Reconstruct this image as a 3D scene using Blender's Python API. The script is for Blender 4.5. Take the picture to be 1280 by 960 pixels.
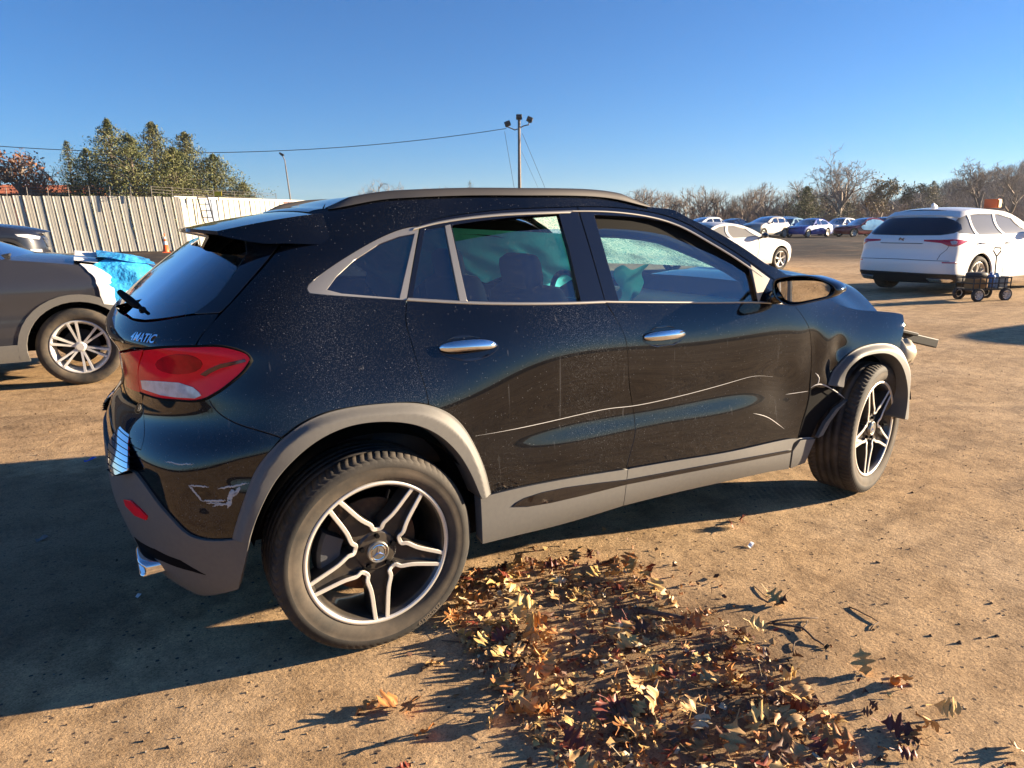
import bpy, bmesh, math, random
import numpy as np
from math import sin, cos, pi, radians, sqrt, atan2
from mathutils import Vector, Matrix
from mathutils.geometry import delaunay_2d_cdt

for o in list(bpy.data.objects): bpy.data.objects.remove(o)
SC=bpy.context.scene; COL=SC.collection
# ---------------------------------------------------------------- camera
cam=bpy.data.cameras.new('camera'); cam_ob=bpy.data.objects.new('camera',cam); COL.objects.link(cam_ob)
cam.sensor_fit='HORIZONTAL'; cam.sensor_width=36.0; cam.lens=887.086/1280*36.0; cam.clip_start=.05; cam.clip_end=5000
def cam_matrix(loc,yaw,pitch,roll):
    cy,sy,cp,sp,cr,sr=cos(yaw),sin(yaw),cos(pitch),sin(pitch),cos(roll),sin(roll)
    f=Vector((sy,cy,0)); r=Vector((cy,-sy,0)); u=Vector((0,0,1))
    f2=f*cp-u*sp; u2=u*cp+f*sp; r3=r*cr+u2*sr; u3=-r*sr+u2*cr
    m=Matrix((r3,u3,-f2)).transposed().to_4x4(); m.translation=Vector(loc); return m
cam_ob.matrix_world=cam_matrix((-.725,-3.052,1.447),.527,.225,-.010)
SC.camera=cam_ob
# ---------------------------------------------------------------- daylight: low warm sun from the right, clear sky
SUN_AZ=-17.5; SUN_EL=11.0                      # azimuth measured from +X towards +Y
sd=Vector((cos(radians(SUN_EL))*cos(radians(SUN_AZ)),cos(radians(SUN_EL))*sin(radians(SUN_AZ)),sin(radians(SUN_EL))))
W_=bpy.data.worlds.new('World'); SC.world=W_; W_.use_nodes=True
nt=W_.node_tree; nt.nodes.clear()
sky=nt.nodes.new('ShaderNodeTexSky'); sky.sky_type='NISHITA'; sky.sun_disc=False
sky.sun_elevation=radians(SUN_EL); sky.sun_rotation=radians(90-SUN_AZ)
sky.altitude=50; sky.air_density=0.92; sky.dust_density=0.0; sky.ozone_density=7.0
bg=nt.nodes.new('ShaderNodeBackground'); bg.inputs['Strength'].default_value=.05
wo=nt.nodes.new('ShaderNodeOutputWorld'); nt.links.new(sky.outputs[0],bg.inputs[0]); nt.links.new(bg.outputs[0],wo.inputs[0])
sun=bpy.data.lights.new('sun','SUN'); sun.energy=5.0; sun.angle=radians(.53); sun.color=(1,.80,.56)
sun_ob=bpy.data.objects.new('sun',sun); COL.objects.link(sun_ob)
sun_ob.rotation_euler=sd.to_track_quat('Z','Y').to_euler(); sun_ob.location=(20,-8,12)
SC.view_settings.view_transform='Standard'; SC.view_settings.look='None'
SC.view_settings.exposure=2.0; SC.view_settings.gamma=1; SC.view_settings.use_curve_mapping=False
try:
    SC.cycles.max_bounces=8; SC.cycles.transparent_max_bounces=16; SC.cycles.glossy_bounces=4; SC.cycles.diffuse_bounces=3
    SC.cycles.caustics_reflective=False; SC.cycles.caustics_refractive=False; SC.cycles.use_denoising=True
except Exception: pass
random.seed(7); RNG=np.random.default_rng(7)
# ---------------------------------------------------------------- helpers
def link(o,parent=None):
    COL.objects.link(o)
    if parent is not None: o.parent=parent
    return o
def tag(o,label=None,cat=None,group=None,kind=None):
    if label: o['label']=label
    if cat: o['category']=cat
    if group: o['group']=group
    if kind: o['kind']=kind
    return o
def empty(name,label,cat,loc=(0,0,0),rz=0,group=None,scale=None):
    o=bpy.data.objects.new(name,None); o.location=loc; o.rotation_euler=(0,0,rz); o.empty_display_size=.2
    if scale: o.scale=scale
    link(o); return tag(o,label,cat,group)
def mesh_ob(name,V,Fc,mat,parent=None,smooth=True,normals=None,mats=None,mi=None):
    me=bpy.data.meshes.new(name); me.from_pydata([tuple(v) for v in V],[],[tuple(int(i) for i in f) for f in Fc])
    if mats: [me.materials.append(m) for m in mats]
    elif mat: me.materials.append(mat)
    if mi is not None: me.polygons.foreach_set('material_index',np.asarray(mi,dtype=np.int32))
    me.polygons.foreach_set('use_smooth',np.full(len(me.polygons),bool(smooth)))
    me.update()
    if normals is not None: me.normals_split_custom_set_from_vertices([tuple(n) for n in normals])
    return link(bpy.data.objects.new(name,me),parent)
def bm_ob(name,bm,mat,parent=None,smooth=False,sharp=None):
    me=bpy.data.meshes.new(name); bm.normal_update(); bm.to_mesh(me); bm.free()
    if mat: me.materials.append(mat)
    me.polygons.foreach_set('use_smooth',np.full(len(me.polygons),bool(smooth)))
    if smooth and sharp: me.set_sharp_from_angle(angle=radians(sharp))
    me.update(); return link(bpy.data.objects.new(name,me),parent)
def add_box(bm,c,s,M=None,bev=0):
    r=bmesh.ops.create_cube(bm,size=1.0); vs=r['verts']
    for v in vs: v.co=Vector((v.co.x*s[0],v.co.y*s[1],v.co.z*s[2]))
    if bev>0:
        es=list({e for v in vs for e in v.link_edges}); rr=bmesh.ops.bevel(bm,geom=es,offset=bev,segments=2,affect='EDGES',profile=.5)
        vs=list({v for f in rr['faces'] for v in f.verts}|{v for v in vs if v.is_valid})
    T=Matrix.Translation(c)@(M.to_4x4() if M is not None else Matrix.Identity(4))
    for v in vs: v.co=T@v.co
    return vs
def add_tube(bm,pts,rad,seg=8,caps=True):
    pts=[Vector(p) for p in pts]; n=len(pts); rad=[rad]*n if np.isscalar(rad) else list(rad); rings=[]
    prev=None
    for i,p in enumerate(pts):
        d=(pts[min(i+1,n-1)]-pts[max(i-1,0)]); d=d.normalized() if d.length>1e-9 else Vector((0,0,1))
        u=(Vector((0,0,1)) if abs(d.z)<.9 else Vector((1,0,0))) if prev is None else prev
        a=(u-d*u.dot(d)); a=a.normalized() if a.length>1e-6 else d.orthogonal().normalized(); prev=a; b=d.cross(a)
        rings.append([bm.verts.new(p+(a*cos(2*pi*k/seg)+b*sin(2*pi*k/seg))*rad[i]) for k in range(seg)])
    for i in range(n-1):
        for k in range(seg): bm.faces.new((rings[i][k],rings[i][(k+1)%seg],rings[i+1][(k+1)%seg],rings[i+1][k]))
    if caps and seg>2:
        bm.faces.new(rings[0][::-1]); bm.faces.new(rings[-1])
def lathe(prof,seg,axis='y'):
    """profile (axial,radius) -> verts, faces around the Y axis"""
    V=[];Fc=[];n=len(prof)
    for k in range(seg):
        a=2*pi*k/seg
        for (ax,r) in prof: V.append((r*cos(a),ax,r*sin(a)))
    for k in range(seg):
        k2=(k+1)%seg
        for i in range(n-1): Fc.append((k*n+i,k*n+i+1,k2*n+i+1,k2*n+i))
    return V,Fc
# ---------------------------------------------------------------- materials
MATS={}
def mat(name,col=(.5,.5,.5),rough=.5,metal=0,spec=.5,coat=0,noise=None,bump=None,emit=None,alpha=1,sheen=0):
    if name in MATS: return MATS[name]
    m=bpy.data.materials.new(name); m.use_nodes=True; t=m.node_tree; b=t.nodes['Principled BSDF']
    b.inputs['Base Color'].default_value=(*col,1); b.inputs['Roughness'].default_value=rough; b.inputs['Metallic'].default_value=metal
    b.inputs['Specular IOR Level'].default_value=spec; b.inputs['Coat Weight'].default_value=coat; b.inputs['Coat Roughness'].default_value=.03
    b.inputs['Sheen Weight'].default_value=sheen
    tc=t.nodes.new('ShaderNodeTexCoord')
    if noise:   # (scale, colour2, contrast low, high)
        n=t.nodes.new('ShaderNodeTexNoise'); n.inputs['Scale'].default_value=noise[0]; n.inputs['Detail'].default_value=6; n.inputs['Roughness'].default_value=.65
        r=t.nodes.new('ShaderNodeValToRGB'); r.color_ramp.elements[0].position=noise[2]; r.color_ramp.elements[1].position=noise[3]
        r.color_ramp.elements[0].color=(*col,1); r.color_ramp.elements[1].color=(*noise[1],1)
        t.links.new(tc.outputs['Object'],n.inputs['Vector']); t.links.new(n.outputs[0],r.inputs[0]); t.links.new(r.outputs[0],b.inputs['Base Color'])
    if bump:
        n2=t.nodes.new('ShaderNodeTexNoise'); n2.inputs['Scale'].default_value=bump[0]; n2.inputs['Detail'].default_value=4
        bp=t.nodes.new('ShaderNodeBump'); bp.inputs['Strength'].default_value=bump[1]; bp.inputs['Distance'].default_value=bump[2] if len(bump)>2 else .01
        t.links.new(tc.outputs['Object'],n2.inputs['Vector']); t.links.new(n2.outputs[0],bp.inputs['Height']); t.links.new(bp.outputs[0],b.inputs['Normal'])
    if emit: b.inputs['Emission Color'].default_value=(*emit[0],1); b.inputs['Emission Strength'].default_value=emit[1]
    MATS[name]=m; return m
def glass(name,tint=(.5,.6,.6),amount=.6,rough=0.0,dust=.0,crack=None):
    """thin pane: tinted see-through mixed with a mirror by fresnel, a little dust on it"""
    if name in MATS: return MATS[name]
    m=bpy.data.materials.new(name); m.use_nodes=True; t=m.node_tree; t.nodes.clear(); N=t.nodes.new; L=t.links.new
    out=N('ShaderNodeOutputMaterial'); tr=N('ShaderNodeBsdfTransparent'); tr.inputs[0].default_value=(tint[0]*amount,tint[1]*amount,tint[2]*amount,1)
    gl=N('ShaderNodeBsdfGlossy'); gl.inputs['Roughness'].default_value=max(rough,.004); gl.inputs[0].default_value=(1,1,1,1)
    fr=N('ShaderNodeFresnel'); fr.inputs[0].default_value=1.52
    ml=N('ShaderNodeMath'); ml.operation='MULTIPLY'; ml.inputs[1].default_value=3.8; ml.use_clamp=True; L(fr.outputs[0],ml.inputs[0])
    mx=N('ShaderNodeMixShader'); L(ml.outputs[0],mx.inputs[0]); L(tr.outputs[0],mx.inputs[1]); L(gl.outputs[0],mx.inputs[2]); last=mx
    tc=N('ShaderNodeTexCoord')
    if dust>0:
        n=N('ShaderNodeTexNoise'); n.inputs['Scale'].default_value=7; n.inputs['Detail'].default_value=8; n.inputs['Roughness'].default_value=.75
        n2=N('ShaderNodeTexNoise'); n2.inputs['Scale'].default_value=160; n2.inputs['Detail'].default_value=2
        L(tc.outputs['Object'],n.inputs[0]); L(tc.outputs['Object'],n2.inputs[0])
        r=N('ShaderNodeValToRGB'); r.color_ramp.elements[0].position=.62; r.color_ramp.elements[1].position=.8; L(n2.outputs[0],r.inputs[0])
        a=N('ShaderNodeMath'); a.operation='MULTIPLY'; L(r.outputs[0],a.inputs[0]); L(n.outputs[0],a.inputs[1])
        s=N('ShaderNodeMath'); s.operation='MULTIPLY_ADD'; s.inputs[1].default_value=dust*1.5; s.inputs[2].default_value=dust*.06; L(a.outputs[0],s.inputs[0])
        d=N('ShaderNodeBsdfDiffuse'); d.inputs[0].default_value=(.55,.5,.42,1)
        m2=N('ShaderNodeMixShader'); L(s.outputs[0],m2.inputs[0]); L(last.outputs[0],m2.inputs[1]); L(d.outputs[0],m2.inputs[2]); last=m2
    if crack:
        acc=None
        for sc,th in crack:
            v=N('ShaderNodeTexVoronoi'); v.feature='DISTANCE_TO_EDGE'; v.inputs['Scale'].default_value=sc
            nn=N('ShaderNodeTexNoise'); nn.inputs['Scale'].default_value=5; va=N('ShaderNodeVectorMath'); va.operation='MULTIPLY_ADD'; va.inputs[1].default_value=(.25,.25,.25)
            L(tc.outputs['Object'],nn.inputs[0]); L(nn.outputs[1],va.inputs[0]); L(tc.outputs['Object'],va.inputs[2]); L(va.outputs[0],v.inputs['Vector'])
            lt=N('ShaderNodeMath'); lt.operation='LESS_THAN'; lt.inputs[1].default_value=th; L(v.outputs['Distance'],lt.inputs[0])
            if acc is None: acc=lt
            else:
                mxx=N('ShaderNodeMath'); mxx.operation='MAXIMUM'; L(acc.outputs[0],mxx.inputs[0]); L(lt.outputs[0],mxx.inputs[1]); acc=mxx
        n=N('ShaderNodeTexNoise'); n.inputs['Scale'].default_value=3.2; n.inputs['Detail'].default_value=3; L(tc.outputs['Object'],n.inputs[0])
        r=N('ShaderNodeValToRGB'); r.color_ramp.elements[0].position=.33; r.color_ramp.elements[1].position=.55; L(n.outputs[0],r.inputs[0])
        a=N('ShaderNodeMath'); a.operation='MULTIPLY'; L(acc.outputs[0],a.inputs[0]); L(r.outputs[0],a.inputs[1])
        d=N('ShaderNodeBsdfTranslucent'); d.inputs[0].default_value=(.85,.9,.75,1); d2=N('ShaderNodeBsdfDiffuse'); d2.inputs[0].default_value=(.8,.85,.75,1)
        ad=N('ShaderNodeMixShader'); ad.inputs[0].default_value=.5; L(d.outputs[0],ad.inputs[1]); L(d2.outputs[0],ad.inputs[2])
        fz=N('ShaderNodeBsdfTranslucent'); fz.inputs[0].default_value=(.42,.80,.74,1); fm=N('ShaderNodeMath'); fm.operation='MULTIPLY'; fm.inputs[1].default_value=.38; L(r.outputs[0],fm.inputs[0]); m3=N('ShaderNodeMixShader'); L(fm.outputs[0],m3.inputs[0]); L(last.outputs[0],m3.inputs[1]); L(fz.outputs[0],m3.inputs[2]); last=m3
        m2=N('ShaderNodeMixShader'); L(a.outputs[0],m2.inputs[0]); L(last.outputs[0],m2.inputs[1]); L(ad.outputs[0],m2.inputs[2]); last=m2
    L(last.outputs[0],out.inputs[0]); MATS[name]=m; return m
def paint(name,col,coat=1.0,rough=.35,metal=.0,dust=0.0,speck=0.0,ior=1.5,flake=0,dcol=(.40,.40,.40)):
    """car paint: dark or coloured base under a mirror coat; dust film and dried water specks lie on it in patches"""
    if name in MATS: return MATS[name]
    m=bpy.data.materials.new(name); m.use_nodes=True; t=m.node_tree; b=t.nodes['Principled BSDF']; N=t.nodes.new; L=t.links.new
    b.inputs['Roughness'].default_value=rough; b.inputs['Metallic'].default_value=metal; b.inputs['Base Color'].default_value=(*col,1)
    b.inputs['Coat Weight'].default_value=coat; b.inputs['Coat Roughness'].default_value=.012; b.inputs['Coat IOR'].default_value=ior
    b.inputs['Specular IOR Level'].default_value=.0 if max(col)<.02 else .25
    if dust>0 or speck>0:
        tc=N('ShaderNodeTexCoord'); out=t.nodes['Material Output']
        big=N('ShaderNodeTexNoise'); big.inputs['Scale'].default_value=1.9; big.inputs['Detail'].default_value=3; L(tc.outputs['Object'],big.inputs[0])
        br=N('ShaderNodeValToRGB'); br.color_ramp.elements[0].position=.40; br.color_ramp.elements[1].position=.68; L(big.outputs[0],br.inputs[0])
        fine=N('ShaderNodeTexNoise'); fine.inputs['Scale'].default_value=380; fine.inputs['Detail'].default_value=2; L(tc.outputs['Object'],fine.inputs[0])
        fr=N('ShaderNodeValToRGB'); fr.color_ramp.elements[0].position=.56; fr.color_ramp.elements[1].position=.70; L(fine.outputs[0],fr.inputs[0])
        vo=N('ShaderNodeTexVoronoi'); vo.inputs['Scale'].default_value=120; vo.inputs['Randomness'].default_value=1; L(tc.outputs['Object'],vo.inputs['Vector'])
        vr=N('ShaderNodeValToRGB'); vr.color_ramp.elements[0].position=.10; vr.color_ramp.elements[0].color=(1,1,1,1); vr.color_ramp.elements[1].position=.2; vr.color_ramp.elements[1].color=(0,0,0,1); L(vo.outputs['Distance'],vr.inputs[0])
        # rarely lit cells
        wn=N('ShaderNodeSeparateColor'); L(vo.outputs['Color'],wn.inputs[0]); gt=N('ShaderNodeMath'); gt.operation='GREATER_THAN'; gt.inputs[1].default_value=.86; L(wn.outputs[0],gt.inputs[0])
        sp=N('ShaderNodeMath'); sp.operation='MULTIPLY'; L(vr.outputs[0],sp.inputs[0]); L(gt.outputs[0],sp.inputs[1])
        sp2=N('ShaderNodeMath'); sp2.operation='MULTIPLY'; sp2.inputs[1].default_value=speck; L(sp.outputs[0],sp2.inputs[0])
        f2=N('ShaderNodeMath'); f2.operation='MULTIPLY'; L(fr.outputs[0],f2.inputs[0]); L(br.outputs[0],f2.inputs[1])
        f3=N('ShaderNodeMath'); f3.operation='MULTIPLY_ADD'; f3.inputs[1].default_value=dust; f3.inputs[2].default_value=dust*.004; L(f2.outputs[0],f3.inputs[0])
        sm=N('ShaderNodeMath'); sm.operation='ADD'; sm.use_clamp=True; L(f3.outputs[0],sm.inputs[0]); L(sp2.outputs[0],sm.inputs[1])
        # runs of dried water: thin streaks stretched down the panel
        mp=N('ShaderNodeMapping'); mp.inputs['Scale'].default_value=(60,60,.7); L(tc.outputs['Object'],mp.inputs[0])
        st=N('ShaderNodeTexNoise'); st.inputs['Scale'].default_value=1; st.inputs['Detail'].default_value=2; L(mp.outputs[0],st.inputs[0])
        sr=N('ShaderNodeValToRGB'); sr.color_ramp.elements[0].position=.70; sr.color_ramp.elements[1].position=.82; L(st.outputs[0],sr.inputs[0])
        s2=N('ShaderNodeMath'); s2.operation='MULTIPLY_ADD'; s2.inputs[1].default_value=speck*.35; L(sr.outputs[0],s2.inputs[0]); L(sm.outputs[0],s2.inputs[2]); s2.use_clamp=True
        d=N('ShaderNodeBsdfDiffuse'); d.inputs[0].default_value=(*dcol,1)
        mx=N('ShaderNodeMixShader'); L(s2.outputs[0],mx.inputs[0]); L(b.outputs[0],mx.inputs[1]); L(d.outputs[0],mx.inputs[2]); L(mx.outputs[0],out.inputs[0])
    MATS[name]=m; return m

# ---- smooth car body surfaces: natural cubic splines, tilt-integrated side profiles, superellipse tail
class Spl:
    def __init__(s, x, y):
        s.x=np.asarray(x,float); s.y=np.asarray(y,float)
        n=len(s.x); h=np.diff(s.x); A=np.eye(n); shp=(n,)+s.y.shape[1:]; b=np.zeros(shp)
        for i in range(1,n-1):
            A[i,i-1]=h[i-1]; A[i,i]=2*(h[i-1]+h[i]); A[i,i+1]=h[i]
            b[i]=6*((s.y[i+1]-s.y[i])/h[i]-(s.y[i]-s.y[i-1])/h[i-1])
        s.m=np.linalg.solve(A,b.reshape(n,-1)).reshape(shp); s.h=h
    def __call__(s, q):
        q=np.asarray(q,float); qc=np.clip(q,s.x[0],s.x[-1])
        i=np.clip(np.searchsorted(s.x,qc,side='right')-1,0,len(s.h)-1)
        ex=(1,)*(s.y.ndim-1); h=s.h[i].reshape(i.shape+ex); a=(s.x[i+1]-qc).reshape(h.shape); b=(qc-s.x[i]).reshape(h.shape)
        v=s.m[i]*a**3/(6*h)+s.m[i+1]*b**3/(6*h)+(s.y[i]/h-s.m[i]*h/6)*a+(s.y[i+1]/h-s.m[i+1]*h/6)*b
        d0=(s.y[1]-s.y[0])/s.h[0]-s.h[0]*(s.m[1]+2*s.m[0])/6
        d1=(s.y[-1]-s.y[-2])/s.h[-1]+s.h[-1]*(s.m[-2]+2*s.m[-1])/6
        return v+np.minimum(q-s.x[0],0).reshape(h.shape)*d0+np.maximum(q-s.x[-1],0).reshape(h.shape)*d1
class Surf:
    """side surface y=-w(x,z); s>=0 runs along the side, s<0 wraps round the tail to the centre at s=-K"""
    def __init__(s, tilt, wref, zref, tail, L, n, K, bumps=(), zr=(0.1,1.75)):
        zz=np.linspace(zr[0],zr[1],166); X=sorted(tilt); cols=[]
        wr=Spl([a for a,_ in wref],[b for _,b in wref])
        for x in X:
            k=tilt[x]; t=Spl([a for a,_ in k],[b for _,b in k])(zz); g=-np.tan(np.radians(np.clip(t,-60,78)))
            w=np.concatenate([[0],np.cumsum((g[1:]+g[:-1])*.5*np.diff(zz))]); w-=np.interp(zref,zz,w)
            cols.append(w)
        s.dz=Spl(zz,np.array(cols).T); s.bx=Spl(X,np.eye(len(X))); s.wr=wr
        s.xr=Spl([a for a,_ in tail],[b for _,b in tail]); s.L=L; s.n=n; s.K=K; s.bumps=bumps
    def w(s,x,z):
        v=s.wr(x)+(s.dz(z)*s.bx(x)).sum(-1)
        for (bx,bz,rx,rz,a) in s.bumps: v=v+a*np.exp(-((x-bx)/rx)**2-((z-bz)/rz)**2)
        return np.maximum(v,.03)
    def __call__(s,S,z):
        S=np.asarray(S,float); z=np.asarray(z,float)
        v=np.clip(-S/s.K,0,1); th=np.pi/2*(1-(1-v)**(s.n/2)); sn=np.sin(th)
        xr=s.xr(z); x=np.where(S>=0,xr+s.L+S,xr+s.L*(1-sn))
        f=np.where(S>=0,1.,np.maximum(1-sn**s.n,0)**(1/s.n))
        return np.stack([x,-s.w(x,z)*f,z],-1)
    def nrm(s,S,z,e=1.5e-3):
        S=np.clip(S,-s.K+2*e,None)
        a=s(S+e,z)-s(S-e,z); b=s(S,z+e)-s(S,z-e)
        n=np.cross(a,b); return n/np.maximum(np.linalg.norm(n,axis=-1,keepdims=True),1e-12)

T_MID=[(.1,-36),(.2,-34),(.29,-27),(.345,-8),(.39,2),(.46,3),(.53,3),(.585,6.5),(.645,12.3),(.70,5),(.76,-1),(.84,0.5),(.90,3.2),(.95,7),(1.0,12),(1.06,18),(1.12,23),(1.2,26),(1.3,27.5),(1.4,28.5),(1.5,30),(1.56,36),(1.62,50),(1.7,60)]
T_RQ =[(.1,-30),(.2,-18),(.30,-5),(.45,0),(.6,1),(.7,3),(.78,6.5),(.86,12.5),(.93,17.5),(1.0,21),(1.07,23),(1.14,25),(1.25,26.5),(1.36,28.5),(1.46,31),(1.56,38),(1.7,60)]
T_TAIL=[(.1,-30),(.2,-22),(.30,-10),(.45,-2),(.6,2),(.7,4),(.78,7),(.86,11),(.93,15),(1.0,18.5),(1.07,21),(1.14,23.5),(1.25,26.5),(1.36,28.5),(1.46,31),(1.56,38),(1.7,60)]
T_COWL=[(.1,-40),(.2,-28),(.30,-6),(.45,0),(.55,0),(.65,3),(.74,1),(.82,1.5),(.88,4),(.94,9),(1.0,15),(1.06,21),(1.12,26),(1.2,29),(1.3,30),(1.4,31),(1.5,32),(1.7,60)]
T_FEND=[(.1,-40),(.2,-28),(.30,-6),(.45,0),(.6,1),(.70,4),(.78,8.5),(.84,13),(.90,20),(.95,28),(1.0,40),(1.05,50),(1.1,55),(1.7,55)]
MAIN=Surf(tilt={-.75:T_TAIL,-.25:T_TAIL,.1:T_RQ,.7:T_MID,1.3:T_MID,1.75:T_MID,2.15:T_COWL,2.6:T_FEND,3.4:T_FEND},
  wref=[(-.8,.87),(-.4,.885),(0,.895),(.4,.887),(.8,.872),(1.3,.870),(1.8,.876),(2.2,.885),(2.6,.893),(2.9,.885),(3.2,.84),(3.5,.73)],
  zref=.78, tail=[(.1,-.55),(.2,-.62),(.25,-.665),(.32,-.708),(.40,-.733),(.48,-.752),(.56,-.758),(.66,-.757),(.715,-.748),(.77,-.722),(.82,-.690),(.93,-.676),(1.03,-.690),(1.075,-.710),(1.11,-.696),(1.165,-.652),(1.275,-.529),(1.37,-.402),(1.45,-.28),(1.55,-.1),(1.7,.2)],
  L=.58, n=2.7, K=1.15, bumps=((-.52,.615,.055,.05,-.016),(2.06,.66,.16,.13,-.020),(2.22,.80,.07,.10,-.012),(-.45,.70,.22,.06,-.010),(2.42,.82,.05,.05,-.013),(2.50,.75,.06,.04,.007),(2.36,.73,.05,.07,-.015)))

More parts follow.
